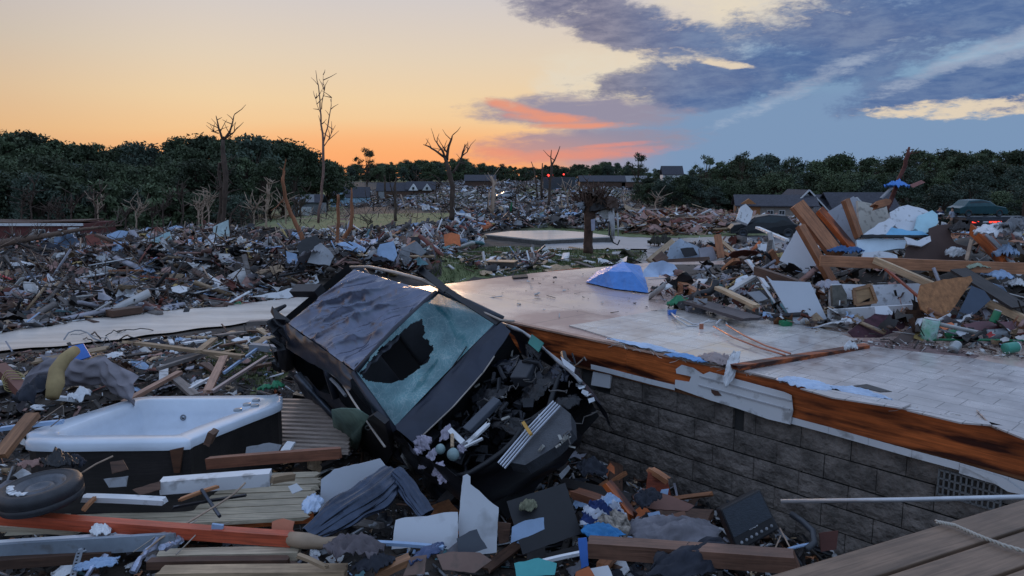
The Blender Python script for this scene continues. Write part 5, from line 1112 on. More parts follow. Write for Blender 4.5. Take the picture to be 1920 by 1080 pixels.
# ================================================================ DEBRIS FIELDS (uncountable small litter)
def wpoly(px, z=None): return [((G(*p) if z is None else PZ(*p, z)).xy) for p in px]
def litter(name, label, poly, n, s, weights, h=.25, seed=1, z0=None, flat=.5, long_=.4, hf=None, dpow=1.0, grow=.5):
    rn = np.random.RandomState(seed); xs = [p[0] for p in poly]; ys = [p[1] for p in poly]; pts = []
    ymin = max(1, min(ys))
    while len(pts) < n:
        y = ymin * (max(ys) / ymin) ** rn.rand() if dpow else rn.uniform(min(ys), max(ys)); x = rn.uniform(min(xs), max(xs))
        if inpoly(x, y, poly):
            zb = gz(x, y) if z0 is None else z0
            hh = hf(x, y) if hf else h
            pts.append((x, y, zb + hh * rn.rand() ** 1.5))
    P = np.array(pts); D = np.hypot(P[:, 0], P[:, 1]); D0 = D.min(); sc = (D / D0) ** grow
    thin_ = 1.0; size = s[0] * (s[1] / s[0]) ** (rn.rand(n) ** 2.2) * sc
    kind = rn.rand(n); isb = kind < long_; iss = (kind > .62) & (long_ < 1); thin_ = .25 if long_ >= 1 else 1.0
    asp = np.where(isb, rn.uniform(.03, .15, n), rn.uniform(.4, 1, n)); thk = np.where(isb, rn.uniform(.25, .6, n) * asp, rn.uniform(.01, .03, n)); ln = np.where(isb, size * 2.3, size)
    az_ = rn.rand(n) * 6.283; ti = rn.normal(size=n) * flat; ro = rn.normal(size=n) * flat
    def rot(a, axis):
        c, s_ = np.cos(a), np.sin(a); M = np.zeros((len(a), 3, 3)); i, j = {0: (1, 2), 1: (2, 0), 2: (0, 1)}[axis]
        M[:, axis, axis] = 1; M[:, i, i] = c; M[:, j, j] = c; M[:, i, j] = -s_; M[:, j, i] = s_; return M
    Rr = rot(az_, 2) @ rot(ti, 1) @ rot(ro, 0)
    mi = rn.choice(len(weights), n, p=np.array([w for _, w in weights]) / sum(w for _, w in weights))
    # boxes
    ib = np.where(~iss)[0]; c8 = np.array([[x, y, z] for z in (-.5, .5) for x, y in ((-.5, -.5), (.5, -.5), (.5, .5), (-.5, .5))])
    V = c8[None] * np.stack([ln, ln * asp * thin_, ln * thk * thin_], 1)[ib][:, None, :]
    V = V * (1 + .35 * rn.uniform(-1, 1, (len(ib), 1, 1)) ) ; V[:, :, :2] += rn.uniform(-.12, .12, (len(ib), 4, 2)).repeat(2, 0).reshape(len(ib), 8, 2) * (ln * asp)[ib][:, None, None]
    V = np.einsum('nij,nkj->nki', Rr[ib], V) + P[ib][:, None]
    F = np.array([(3, 2, 1, 0), (4, 5, 6, 7), (0, 1, 5, 4), (1, 2, 6, 5), (2, 3, 7, 6), (3, 0, 4, 7)]); FB = (np.arange(len(ib))[:, None, None] * 8 + F[None]).reshape(-1, 4); MB_ = mi[ib].repeat(6)
    # crumpled sheets
    is_ = np.where(iss)[0]; g = np.linspace(-.5, .5, 4); c16 = np.array([[x, y, 0] for y in g for x in g])
    W_ = c16[None] * np.stack([ln, ln * .8, ln], 1)[is_][:, None, :]; W_ = W_ + rn.normal(size=W_.shape) * (ln[is_] * .10)[:, None, None] * np.array([1, 1, 1.4])
    W_ = np.einsum('nij,nkj->nki', Rr[is_], W_) + P[is_][:, None]
    F2 = np.array([(j * 4 + i, j * 4 + i + 1, j * 4 + i + 5, j * 4 + i + 4) for j in range(3) for i in range(3)]); FS = (np.arange(len(is_))[:, None, None] * 16 + F2[None]).reshape(-1, 4) + len(ib) * 8; MS = mi[is_].repeat(9)
    VV = np.concatenate([V.reshape(-1, 3), W_.reshape(-1, 3)]); FF = np.concatenate([FB, FS]); MM = np.concatenate([MB_, MS])
    me = bpy.data.meshes.new(name); me.vertices.add(len(VV)); me.vertices.foreach_set('co', VV.ravel()); me.loops.add(FF.size); me.loops.foreach_set('vertex_index', FF.ravel())
    me.polygons.add(len(FF)); me.polygons.foreach_set('loop_start', np.arange(len(FF)) * 4); me.polygons.foreach_set('loop_total', np.full(len(FF), 4)); me.polygons.foreach_set('material_index', MM)
    for m, _ in weights: me.materials.append(m)
    me.update(); o = bpy.data.objects.new(name, me); COL.objects.link(o); return tag(o, label, 'debris', kind='stuff')
off = mat('off white scrap', (.5, .49, .48), .7, var=.2); lblue = mat('pale blue scrap', (.3, .42, .6), .6, var=.25); lil = mat('grey lilac scrap', (.34, .33, .37), .75, var=.25)
mixA = [(white, 13), (off, 12), (lil, 11), (greyp, 6), (pine, 11), (brownw, 18), (greyw, 11), (darkw, 22), (brick, 6), (lblue, 5), (pink, 10), (black, 9), (mud, 16), (orangem, 1.0), (teal, 1.2), (insul, 1.2), (greenm, .3), (redm, .35)]
twigm = [(barkm, 10), (darkw, 8), (barkp, 3), (brownw, 6)]
mixR = [(brick, 12), (cedar, 14), (pine, 14), (pink, 16), (brownw, 14), (darkw, 12), (white, 5), (lil, 8), (off, 4), (greyw, 6), (redwood, 4)]
mixF = [(lil, 10), (off, 7), (mud, 20), (greyp, 12), (greyw, 12), (darkw, 12), (brownw, 8), (white, 5), (lblue, 3), (pink, 5)]
LF = wpoly([(-120, 600), (-120, 452), (150, 440), (300, 440), (480, 441), (560, 442), (640, 446), (660, 470), (650, 520), (560, 548), (400, 570), (200, 592)])
litter('rubble', 'mass of torn house rubble heaped beyond the dirt lane', LF, 30000, (.06, .62), mixA, .5, 1, flat=.42, long_=.34, grow=.25)
litter('brushwood', 'tangled twigs and broken brush in the left rubble field', LF, 9000, (.15, .6), twigm, .7, 21, flat=.6, long_=1.0, grow=.2)
litter('rubble', 'thin scatter of chips along the far edge of the dirt lane', wpoly([(-120, 650), (-100, 590), (250, 570), (545, 545), (560, 560), (200, 598)]), 3500, (.05, .5), mixA + [(off, 8)], .12, 2, flat=.3)
litter('brushwood', 'dry brush standing in the green valley', wpoly([(380, 432), (450, 395), (640, 380), (900, 385), (1080, 395), (1240, 385), (1240, 402), (1080, 410), (860, 412), (650, 425)]), 1800, (.3, 1.1), twigm, 1.0, 22, flat=1.0, long_=1.0, grow=.1)
litter('rubble', 'rubble heaped behind the car up to the lawn', wpoly([(600, 442), (850, 432), (880, 445), (900, 462), (840, 480), (800, 520), (700, 520), (620, 500)]), 7500, (.06, .55), mixA, .45, 3, flat=.45)
litter('rubble', 'grey rubble spread over the middle distance', wpoly([(830, 425), (850, 412), (880, 402), (1090, 395), (1160, 398), (1150, 433), (905, 436), (880, 455), (700, 440)]), 10000, (.1, .8), mixA + [(lblue, 6), (darkw, 14)], .5, 4, flat=.42)
litter('rubble', 'far grey rubble covering the valley floor under the tree line', wpoly([(560, 374), (640, 366), (760, 348), (900, 341), (1120, 339), (1220, 360), (1180, 395), (1080, 402), (850, 400), (740, 392), (640, 388)]), 13000, (.2, 1.2), mixF, .45, 5, flat=.3, grow=.35)
litter('rubble', 'reddish lumber rubble across the street on the right', wpoly([(1160, 440), (1165, 402), (1480, 398), (1640, 400), (1640, 425), (1480, 436), (1245, 443)]), 11000, (.12, 1.0), mixR, .45, 6, flat=.25, long_=.65, grow=.2)
litter('rubble', 'rubble along the right of the street by the truck', wpoly([(1640, 430), (1800, 432), (2100, 425), (2100, 455), (1700, 448)]), 2500, (.1, .9), mixA, .5, 7)
litter('rubble', 'sparse sticks and scraps on the lawn', wpoly([(800, 520), (850, 470), (930, 463), (1210, 470), (1180, 498), (1000, 515), (850, 535)]), 420, (.08, .6), [(pine, 10), (off, 10), (white, 5), (darkw, 6), (brownw, 6)], .06, 8, flat=.12, long_=.75)
litter('rubble', 'dark rubble round the brown box on the lawn', wpoly([(860, 500), (960, 478), (1030, 478), (1020, 500), (880, 512)]), 700, (.06, .5), mixA + [(black, 20)], .2, 9)
litter('rubble', 'scatter of chips in the yard between the lane and the tub', wpoly([(-150, 700), (0, 672), (200, 650), (540, 606), (600, 640), (600, 760), (300, 760), (100, 830), (-150, 960)]), 9000, (.015, .17), mixA + [(brownw, 14), (mud, 30), (darkw, 16)], .07, 10, flat=.35, grow=.2)
mixPitShade = [(darkw, 22), (black, 24), (brownw, 14), (cedar, 5), (white, 5), (off, 5), (lil, 8), (greyp, 8), (pine, 7), (mud, 22), (lblue, 2), (teal, 1)]  # pit litter palette, the pit's shade put into darker colours
litter('rubble', 'fine scraps coloured dark for pit shade in the near foreground', wpoly([(-250, 900), (200, 860), (500, 850), (700, 840), (800, 900), (1100, 900), (1600, 960), (1700, 1160), (900, 1300), (-300, 1300)]), 9000, (.012, .13), mixPitShade, .08, 11, flat=.45, grow=.1)
litter('rubble', 'scraps coloured dark for pit shade at the foot of the block wall', [(p[0], p[1]) for p in (Vector((-.6, 8.6)), Vector((.2, 8.0)), Vector((4.8, 3.1)), Vector((4.2, 2.6)), Vector((.4, 5.4)), Vector((-.6, 6.0)))], 6000, (.015, .17), mixPitShade, .14, 12, flat=.45, grow=.1)
PILE = [(1215, 552), (1290, 530), (1420, 505), (1470, 470), (1700, 440), (2200, 430), (2200, 670), (1900, 662), (1700, 645), (1560, 632), (1480, 618), (1380, 602), (1260, 585)]
pc = PZ(1760, 540, FZ); pw = wpoly(PILE, FZ)
def pile_h(x, y):
    if 0: pass
    q = ((x - pc.x - .6) / 3.6) ** 2 + ((y - pc.y) / 2.8) ** 2; return .10 + .75 * math.exp(-q * 1.3)
litter('rubble', 'rubble heaped on the house floor', pw, 11000, (.02, .26), mixA + [(cedar, 8), (darkw, 10), (black, 8)], .3, 13, z0=FZ + .03, hf=pile_h, flat=.5, grow=.2)
litter('rubble', 'crumbs of plaster on the floor by the tiles', wpoly([(1560, 645), (1640, 640), (2000, 655), (2000, 690), (1850, 672), (1700, 660)], FZ), 500, (.01, .06), [(off, 6), (brownw, 6), (darkw, 4)], .02, 14, z0=FZ + .02, flat=.3)
litter('rubble', 'small crumbs strewn on the bare floor deck', wpoly([(900, 560), (1000, 520), (1200, 500), (1400, 492), (1350, 580), (1200, 590), (1060, 600)], FZ), 160, (.01, .07), [(off, 6), (brownw, 6), (darkw, 10)], .01, 15, z0=FZ + .01, flat=.15)
# core under the pile so it is not hollow
MBc = MB().grid(lambda u, v: Vector((pc.x - 3.4 + 8 * u, pc.y - 2.6 + 5.4 * v, FZ + .02 + max(0, .8 * math.exp(-(((pc.x - 3.4 + 8 * u - pc.x - .6) / 3.6) ** 2 + ((pc.y - 2.6 + 5.4 * v - pc.y) / 2.8) ** 2) * 1.6) - .16) * (1 + .3 * noise.noise(Vector((u * 9, v * 9, 2)))))), 50, 40)
tag(MBc.build('dirt_heap', mud, smooth=True), 'dark dirt heap under the rubble pile on the floor', 'dirt', kind='stuff')

# ================================================================ COUNTABLE BOARDS AND SHEETS (one built, the rest copied)
def board_mesh(name, m, seed, w=.1, t=.04):
    rnd.seed(seed); b = MB(); b.beam((-.5, 0, 0), (.5, 0, 0), w, t, seg=6, jag=.03, warp=.008)
    me = bpy.data.meshes.new(name); me.from_pydata([tuple(v) for v in b.v], [], b.f); me.materials.append(m); me.update(); return me
def sheet_mesh(name, m, seed, th=.012):
    rg = random.Random(seed); n = rg.randint(5, 9); pts = []
    for i in range(n):
        a = 6.283 * i / n + rg.uniform(-.25, .25); r = rg.uniform(.32, .55); pts.append(Vector((math.cos(a) * r, math.sin(a) * r * .75, rg.uniform(-.01, .01))))
    b = MB().prism([p for p in pts], (0, 0, th)); me = bpy.data.meshes.new(name); me.from_pydata([tuple(v) for v in b.v], [], b.f); me.materials.append(m); me.update(); return me
def crump_mesh(name, m, seed):
    o = crumple(name, (0, 0, 0), .5, .38, .3, m, seed=seed, n=12, rag_=.38, f=3); me = o.data; bpy.data.objects.remove(o); return me
WM = {'pale pine': pine, 'orange': cedar, 'brown': brownw, 'weathered grey': greyw, 'charred dark': darkw, 'reddish': redwood, 'white painted': white}
SM = {'white': white, 'plaster white': drywall, 'grey': greyp, 'pale blue': lblue, 'brown': brownw, 'brick red': brick, 'teal': teal, 'black': black, 'lilac grey': lil, 'orange': orangem}
CMt = {'white': white, 'grey': clothg, 'dark': clothd, 'pale blue': lblue, 'yellowish': insul, 'lilac': lil}
BM = {k: [board_mesh('board', m, i * 7 + j) for j in range(3)] for i, (k, m) in enumerate(WM.items())}
SMm = {k: [sheet_mesh('panel', m, i * 5 + j) for j in range(3)] for i, (k, m) in enumerate(SM.items())}
CMm = {k: [crump_mesh('crumpled_sheet', m, i * 5 + j + 60) for j in range(3)] for i, (k, m) in enumerate(CMt.items())}
rs_ = random.Random(99)
def scatter(n, poly, what, cols, size, where, zf=None, up=(.0, .1), tilt=12, asp=None):
    xs = [p[0] for p in poly]; ys = [p[1] for p in poly]; k = 0
    while k < n:
        x = rs_.uniform(min(xs), max(xs)); y = rs_.uniform(min(ys), max(ys))
        if not inpoly(x, y, poly) or rs_.random() > min(1, (min(ys) + 2) / y * 1.6): continue
        k += 1; c = rs_.choice(cols); L_ = rs_.uniform(*size); z = (gz(x, y) if zf is None else zf(x, y)) + rs_.uniform(*up)
        if what == 'board': me = rs_.choice(BM[c]); nm, ct, sc_ = 'board', 'board', (L_, rs_.uniform(.7, 1.7), rs_.uniform(.6, 1.2)); lb = f'{c} broken board {where}'
        elif what == 'panel': me = rs_.choice(SMm[c]); nm, ct, sc_ = 'panel', 'panel', (L_, L_ * rs_.uniform(.6, 1.1), 1); lb = f'{c} torn sheet {where}'
        else: me = rs_.choice(CMm[c]); nm, ct, sc_ = 'crumpled_sheet', 'crumpled sheet', (L_, L_, L_ * .8); lb = f'{c} crumpled sheet {where}'
        o = bpy.data.objects.new(nm, me); COL.objects.link(o); o.location = (x, y, z); o.scale = sc_
        o.rotation_euler = (R(rs_.gauss(0, tilt)), R(rs_.gauss(0, tilt)), rs_.uniform(0, 6.28)); tag(o, lb, ct, f'{c} {ct}s {where}')
W1 = list(WM); zone = 'in the rubble field beyond the dirt lane'
scatter(46, LF, 'board', W1, (.8, 2.6), zone, up=(.2, .5), tilt=9); scatter(52, LF, 'panel', ['white', 'grey', 'pale blue', 'lilac grey', 'brick red', 'brown', 'teal', 'plaster white'], (.4, 1.1), zone, up=(.2, .5), tilt=30)
scatter(46, LF, 'crumple', ['white', 'grey', 'pale blue', 'lilac', 'dark'], (.6, 1.6), zone, up=(.2, .5), tilt=30)
MF = wpoly([(610, 440), (850, 425), (880, 445), (900, 462), (830, 480), (790, 515), (700, 510), (630, 495)]); zone = 'in the rubble behind the car'
scatter(26, MF, 'board', W1, (.6, 2.2), zone, up=(.1, .5)); scatter(30, MF, 'panel', ['white', 'pale blue', 'orange', 'black', 'grey', 'teal', 'brick red'], (.35, .95), zone, up=(.2, .5), tilt=35); scatter(18, MF, 'crumple', ['white', 'pale blue', 'dark', 'grey'], (.4, 1.2), zone, up=(.1, .5))
MD = wpoly([(830, 425), (860, 405), (1090, 398), (1150, 430), (905, 434), (700, 440)]); zone = 'in the middle distance rubble'
scatter(26, MD, 'board', W1, (1.2, 3), zone, up=(.2, .5), tilt=8); scatter(30, MD, 'panel', ['white', 'pale blue', 'brick red', 'grey', 'teal', 'lilac grey'], (.7, 1.6), zone, up=(.2, .5), tilt=28)
RR = wpoly([(1165, 436), (1165, 405), (1480, 402), (1480, 434), (1245, 441)]); zone = 'in the reddish rubble across the street'
scatter(60, RR, 'board', ['orange', 'pale pine', 'reddish', 'brown', 'pale pine'], (1.5, 3.8), zone, up=(.2, .6), tilt=9); scatter(14, RR, 'panel', ['white', 'grey', 'brick red'], (.8, 1.8), zone, up=(.3, .9), tilt=30)
LN = wpoly([(840, 515), (860, 475), (1200, 472), (1180, 496), (1000, 512)]); zone = 'lying on the lawn'
scatter(26, LN, 'board', ['pale pine', 'white painted', 'weathered grey', 'brown'], (.5, 1.8), zone, up=(.03, .1), tilt=3)
YD = wpoly([(20, 690), (200, 660), (540, 615), (560, 700), (300, 745), (60, 790)]); zone = 'in the yard between the lane and the tub'
scatter(44, YD, 'board', ['pale pine', 'pale pine', 'weathered grey', 'brown', 'white painted', 'charred dark'], (.25, 1.0), zone, up=(.02, .14), tilt=8); scatter(26, YD, 'panel', ['white', 'grey', 'lilac grey', 'brown', 'pale blue'], (.12, .4), zone, up=(.02, .12), tilt=18); scatter(16, YD, 'crumple', ['white', 'grey', 'dark', 'lilac'], (.15, .45), zone, up=(.0, .08))
FL = wpoly([(-60, 960), (300, 880), (640, 870), (700, 1000), (900, 1120), (-100, 1120)]); zone = 'in the near left foreground litter'
scatter(30, FL, 'board', ['brown', 'charred dark', 'pale pine', 'weathered grey'], (.15, .7), zone, up=(.03, .2), tilt=12); scatter(26, FL, 'panel', ['white', 'grey', 'lilac grey', 'brown', 'pale blue', 'black'], (.06, .25), zone, up=(.05, .25), tilt=25); scatter(16, FL, 'crumple', ['white', 'grey', 'dark', 'lilac'], (.1, .3), zone, up=(.02, .2))
FP = wpoly([(820, 930), (1100, 880), (1400, 1000), (1450, 1100), (800, 1120)]); zone = 'in the pit below the car'
scatter(26, FP, 'board', ['brown', 'charred dark', 'orange', 'charred dark'], (.2, .8), zone, up=(.03, .25), tilt=16); scatter(22, FP, 'panel', ['white', 'brown', 'black', 'black', 'orange'], (.06, .3), zone, up=(.05, .25), tilt=30); scatter(18, FP, 'crumple', ['dark', 'grey', 'dark', 'pale blue'], (.15, .4), zone, up=(.02, .2))
zone = 'in the rubble pile on the floor'; zp = lambda x, y: FZ + pile_h(x, y)
PB = wpoly([(1290, 530), (1420, 505), (1470, 470), (1700, 440), (2200, 430), (2200, 520), (1560, 515), (1470, 545), (1300, 560)], FZ)
scatter(34, PB, 'board', ['brown', 'charred dark', 'orange', 'pale pine', 'weathered grey'], (.3, 1.5), zone, zf=zp, up=(-.02, .12), tilt=9); scatter(26, PB, 'panel', ['white', 'grey', 'brown', 'black', 'brick red', 'plaster white', 'lilac grey'], (.15, .5), zone, zf=zp, up=(-.02, .1), tilt=20); scatter(16, PB, 'crumple', ['white', 'grey', 'dark', 'lilac', 'white'], (.2, .7), zone, zf=zp, up=(-.02, .1))

# ================================================================ NAMED PIECES
def panel(nm, label, cat, px, anc, n, th, m, group=None, jag=0):
    A = PY(*anc); n = Vector(n).normalized(); P = []
    for i, p in enumerate(px):
        P.append(PP(*p, A, n))
        if jag:
            q = px[(i + 1) % len(px)]; k = max(1, int(math.hypot(q[0] - p[0], q[1] - p[1]) / 9))
            for s_ in range(1, k): P.append(PP(p[0] + (q[0] - p[0]) * s_ / k + rnd.uniform(-jag, jag), p[1] + (q[1] - p[1]) * s_ / k + rnd.uniform(-jag, jag), A, n))
    c = sum(P, Vector()) / len(P); o = MB().prism([p - c for p in P], -n * th if n.y > 0 else n * -th).build(nm, m); o.location = c; return tag(o, label, cat, group)
def lumber(label, a, b_, w, t, m, up=(0, 0, 1), nm='board', cat='board', group=None, jag=.012, warp=0.004):
    A, B = PY(*a), PY(*b_); x = (B - A); L_ = x.length; x.normalize(); z = Vector(up); y = z.cross(x); y.normalize(); z = x.cross(y)
    o = MB().beam((0, 0, 0), (L_, 0, 0), w, t, seg=10, jag=jag, warp=warp).build(nm, m); o.matrix_world = Matrix.LocRotScale(A, Matrix((x, y, z)).transposed().to_quaternion(), None); return tag(o, label, cat, group)
def gD(px, py, up=.05): return (px, py, G(px, py, up).y)
# ---- pile on the floor
D0 = 9.6
panel('wall_panel', 'tall white plasterboard leaning left of the orange studs on the pile', 'panel', [(1502, 416), (1530, 468), (1557, 530), (1510, 514), (1461, 488)], (1510, 480, 10.4), (-.3, -1, .35), .02, drywall)
panel('wall_panel', 'large grey white wall piece curving up behind the studs on the pile', 'panel', [(1541, 404), (1600, 368), (1613, 378), (1611, 474), (1592, 470), (1566, 438)], (1590, 420, 10.9), (-.25, -1, .3), .03, mat('grey plasterboard', (.36, .38, .43), .7, kind='dirty', var=.1))
panel('sheathing_panel', 'creamy ribbed sheathing piece at the top of the rubble pile', 'panel', [(1608, 376), (1640, 383), (1662, 384), (1672, 432), (1620, 440), (1612, 430)], (1640, 410, 10.7), (.1, -1, .35), .05, mat('cream sheathing', (.55, .52, .46), .75, kind='dirty', var=.15))
for k, (a, b_, w, m, lb) in enumerate([((1494, 384, 10.2), (1572, 482, 9.9), .2, cedar, 'thick orange stud leaning at the left of the pile, the widest of them'), ((1500, 424, 10.0), (1562, 532, 9.7), .1, cedar, 'long orange stud crossing in front of the white plasterboard'),
      ((1536, 394, 10.5), (1598, 466, 10.2), .1, jm, 'dark orange stud leaning behind the widest stud'), ((1585, 376, 10.6), (1611, 446, 10.4), .09, cedar, 'orange stud standing on the grey wall piece'), ((1520, 395, 10.6), (1572, 470, 10.4), .12, greyw, 'grey board between the two orange studs')]):
    lumber(lb, a, b_, w, .09, m, up=(.3, -1, .2), nm='stud', cat='lumber')
lumber('short splintered orange block on top of the rubble pile', (1640, 386, 10.5), (1662, 380, 10.5), .1, .14, cedar, up=(0, -1, .3), jag=.05)
foam = mat('white foam sheet', (.66, .68, .72), .6, kind='dirty', var=.1)
panel('foam_sheet', 'large rounded white foam sheet on top of the pile', 'foam sheet', [(1668, 398), (1685, 388), (1702, 384), (1722, 389), (1740, 396), (1752, 410), (1745, 424), (1720, 432), (1690, 434), (1672, 418)], (1700, 410, 10.3), (.05, -1, .9), .04, foam, jag=1.2)
panel('foam_sheet', 'cyan foam piece at the right end of the pile top', 'foam sheet', [(1722, 404), (1748, 394), (1758, 402), (1759, 418), (1750, 430), (1730, 440), (1716, 428)], (1740, 420, 10.15), (.15, -1, .8), .04, mat('pale cyan foam', (.42, .66, .74), .6, var=.2), jag=1.2)
panel('foam_sheet', 'bright blue torn foam strip below the round white foam', 'foam sheet', [(1672, 426), (1700, 432), (1730, 434), (1742, 441), (1660, 441)], (1700, 436, 10.0), (0, -1, .8), .03, mat('sky blue foam', (.2, .5, .75), .6, var=.2), jag=1)
panel('foam_sheet', 'white crumpled foam left of the round white foam', 'foam sheet', [(1618, 440), (1640, 425), (1668, 408), (1680, 420), (1668, 430), (1690, 440)], (1650, 432, 10.05), (-.1, -1, .9), .04, foam, jag=1.6)
panel('foam_sheet', 'white slab layer under the dark bar in the pile', 'foam sheet', [(1606, 450), (1640, 446), (1700, 450), (1696, 466), (1670, 468), (1640, 474), (1610, 476)], (1650, 460, 9.9), (0, -1, .7), .04, mat('cyan edged foam', (.55, .66, .74), .6, var=.15), jag=1)
panel('foam_sheet', 'second white slab layer lower in the pile', 'foam sheet', [(1618, 474), (1650, 470), (1682, 478), (1684, 486), (1616, 486)], (1650, 480, 9.7), (0, -1, .6), .04, foam, jag=1)
lumber('long thin black bar under the white foam sheets', (1614, 443, 9.95), (1744, 444, 9.95), .03, .06, black, up=(0, -1, .3), nm='bar', cat='bar')
panel('brown_board', 'dark brown ragged board standing behind the long beam', 'board', [(1742, 428), (1758, 422), (1784, 420), (1783, 446), (1792, 456), (1814, 462), (1820, 474), (1812, 488), (1696, 488), (1700, 462), (1716, 458), (1732, 462), (1744, 450)], (1750, 460, 9.8), (0, -1, .4), .02, mat('dark brown board', (.085, .05, .042), .75, var=.2), jag=.8)
panel('plaster_piece', 'curled white plaster piece above the dark brown board', 'plaster', [(1696, 444), (1720, 452), (1744, 442), (1746, 452), (1728, 462), (1702, 458)], (1720, 452, 9.75), (0, -1, .8), .02, foam, jag=1)
tag(crumple('white_bag', PY(1790, 474, 9.6), .13, .08, .12, white, seed=31, M=rotm(x=40), rag_=.38, f=3), 'crumpled white bag in front of the dark brown board', 'bag')
tag(crumple('denim_cloth', PY(1585, 472, 9.8), .22, .1, .12, mat('denim', (.05, .13, .3), .85, var=.3), seed=32, rag_=.38, f=3), 'dark blue denim cloth draped at the foot of the studs', 'cloth')
lumber('very long orange beam lying across the whole rubble pile', (1538, 489, 9.3), (2060, 508, 8.6), .05, .135, mat('long beam wood', (.45, .2, .1), .55, kind='wood', var=.3), up=(0, 0, 1), nm='beam', cat='beam')
lumber('yellow pine stud slanting down in front of the long beam', (1640, 488, 9.1), (1752, 536, 8.3), .05, .08, pine, up=(0, 0, 1), nm='stud', cat='lumber')
lumber('yellow pine stud at the right edge of the pile', (1850, 568, 8.0), (1960, 616, 7.4), .05, .08, pine, nm='stud', cat='lumber')
panel('white_slab', 'long low white wall slab in the middle of the pile', 'panel', [(1560, 532), (1640, 534), (1726, 531), (1728, 574), (1560, 578)], (1640, 555, 8.6), (0, -1, .3), .1, foam)
panel('stone_block', 'grey mottled slab at the left end of the white wall slab', 'slab', [(1560, 535), (1578, 534), (1588, 552), (1588, 572), (1562, 573)], (1570, 555, 8.45), (0, -1, .3), .06, mat('mottled stone', (.13, .12, .10), .8, var=.5, scale=14))
t_ = empty('cabinet_door', PY(1620, 556, 8.45), 'small wooden framed cabinet door leaning on the white wall slab', 'cabinet door')
A = PY(1620, 556, 8.42); fr = MB(); cs = [PP(*p, A, (0, -1, .3)) for p in [(1600, 543), (1632, 535), (1643, 566), (1604, 572)]]
for i in range(4): fr.beam(cs[i], cs[(i + 1) % 4], .035, .025, up=(0, -1, .3))
childof(fr.build('frame', mat('frame wood', (.33, .17, .08), .5, kind='wood')), t_); childof(MB().prism([p + Vector((0, .012, 0)) for p in cs], (0, .01, 0)).build('door_panel', mat('door panel', (.42, .25, .12), .55, kind='wood')), t_)
panel('drywall_sheet', 'smooth grey white plasterboard sheet leaning on the tiles', 'panel', [(1437, 517), (1448, 526), (1519, 529), (1533, 560), (1555, 607), (1490, 607)], (1500, 570, 8.2), (-.1, -1, .55), .015, mat('smooth plasterboard', (.5, .53, .58), .6, var=.05, bump=.03))
lumber('white painted board lying in front of the white wall slab', (1554, 592, 8.1), (1722, 580, 8.2), .04, .13, white, jag=.01)
panel('osb_sheet', 'broken tapering orange particle board in the pile', 'board', [(1727, 534), (1760, 526), (1820, 517), (1824, 526), (1796, 566), (1770, 601), (1748, 599), (1728, 580), (1722, 560)], (1770, 560, 7.9), (.25, -1, .5), .02, osb, jag=1)
panel('slate_sheet', 'dark slate blue sheet right of the particle board', 'panel', [(1822, 536), (1846, 545), (1858, 562), (1832, 585), (1800, 607), (1792, 598)], (1830, 570, 7.85), (-.3, -1, .5), .015, mat('slate blue sheet', (.05, .075, .12), .5, var=.2))
lumber('wide dark plank slanting down over the slate sheet', (1796, 506, 8.5), (1912, 576, 7.7), .2, .03, darkw, up=(.1, -1, .9))
for k, (px, a, n_, m, lb) in enumerate([
   ([(1590, 622), (1640, 588), (1690, 592), (1698, 614), (1650, 632), (1600, 632)], (1640, 612, 7.6), (0, -.7, 1), mat('dark red rug', (.07, .025, .035), .95, var=.5, scale=14), 'dark red patterned rug crumpled at the front of the pile'),
   ([(1722, 606), (1736, 632), (1700, 644), (1672, 641), (1690, 624)], (1705, 628, 7.25), (.1, -1, .8), mat('taupe board', (.12, .085, .075), .8, var=.2), 'torn taupe board piece at the front edge of the pile'),
   ([(1806, 608), (1840, 602), (1906, 603), (1904, 618), (1816, 620)], (1855, 612, 7.4), (0, -.6, 1), mat('maroon sheet', (.12, .035, .045), .5, var=.2), 'flat maroon sheet near the right edge of the pile'),
   ([(1700, 575), (1716, 590), (1706, 600), (1690, 586)], (1705, 588, 7.8), (0, -1, .6), brownw, 'small brown board piece left of the particle board'),
   ([(1640, 575), (1664, 574), (1676, 588), (1660, 598), (1642, 594)], (1660, 586, 7.85), (0, -1, .7), foam, 'white torn card in front of the white painted board'),
   ([(1756, 608), (1784, 604), (1792, 610), (1770, 620)], (1775, 612, 7.4), (0, -.5, 1), orangem, 'bright orange scrap under the particle board'),
   ([(1792, 622), (1806, 614), (1820, 622), (1806, 634)], (1806, 624, 7.15), (0, -1, 1), foam, 'small white torn paper between the cans'),
   ([(1895, 688), (1930, 676), (1960, 690), (1930, 700)], (1925, 690, 6.6), (0, 0, 1), foam, 'white paper lying on the tiles at the right edge'),
   ([(1540, 612), (1570, 596), (1580, 606), (1566, 614)], (1560, 607, 7.8), (0, -.4, 1), greyw, 'grey scrap of wood below the white painted board'),
   ([(1462, 570), (1492, 560), (1500, 576), (1474, 586)], (1480, 574, 8.4), (0, -.6, 1), teal, 'teal scrap left of the smooth plasterboard'),
   ([(1400, 548), (1424, 545), (1440, 560), (1420, 566)], (1420, 556, 8.8), (0, -.6, 1), greyp, 'grey sheet lying behind the dark long board'),
   ([(1380, 523), (1400, 515), (1408, 523), (1374, 547)], (1392, 530, 9.6), (0, -.6, 1), foam, 'white strip behind the pine stud on the floor')]):
    panel('sheet', lb, 'sheet', px, a, n_, .01, m, jag=.8)
lumber('wide dark board lying on the edge of the tiles', (1300, 566, PZ(1300, 566, FZ + .12).y), (1412, 598, PZ(1412, 598, FZ + .12).y), .27, .035, mat('dark taupe board', (.09, .075, .08), .6, kind='wood', var=.25), jag=.03)
lumber('short thick orange timber on the bare floor left of the pile', (1268, 533, PZ(1268, 533, FZ + .1).y), (1312, 556, PZ(1312, 556, FZ + .1).y), .1, .14, cedar, nm='timber', cat='timber')
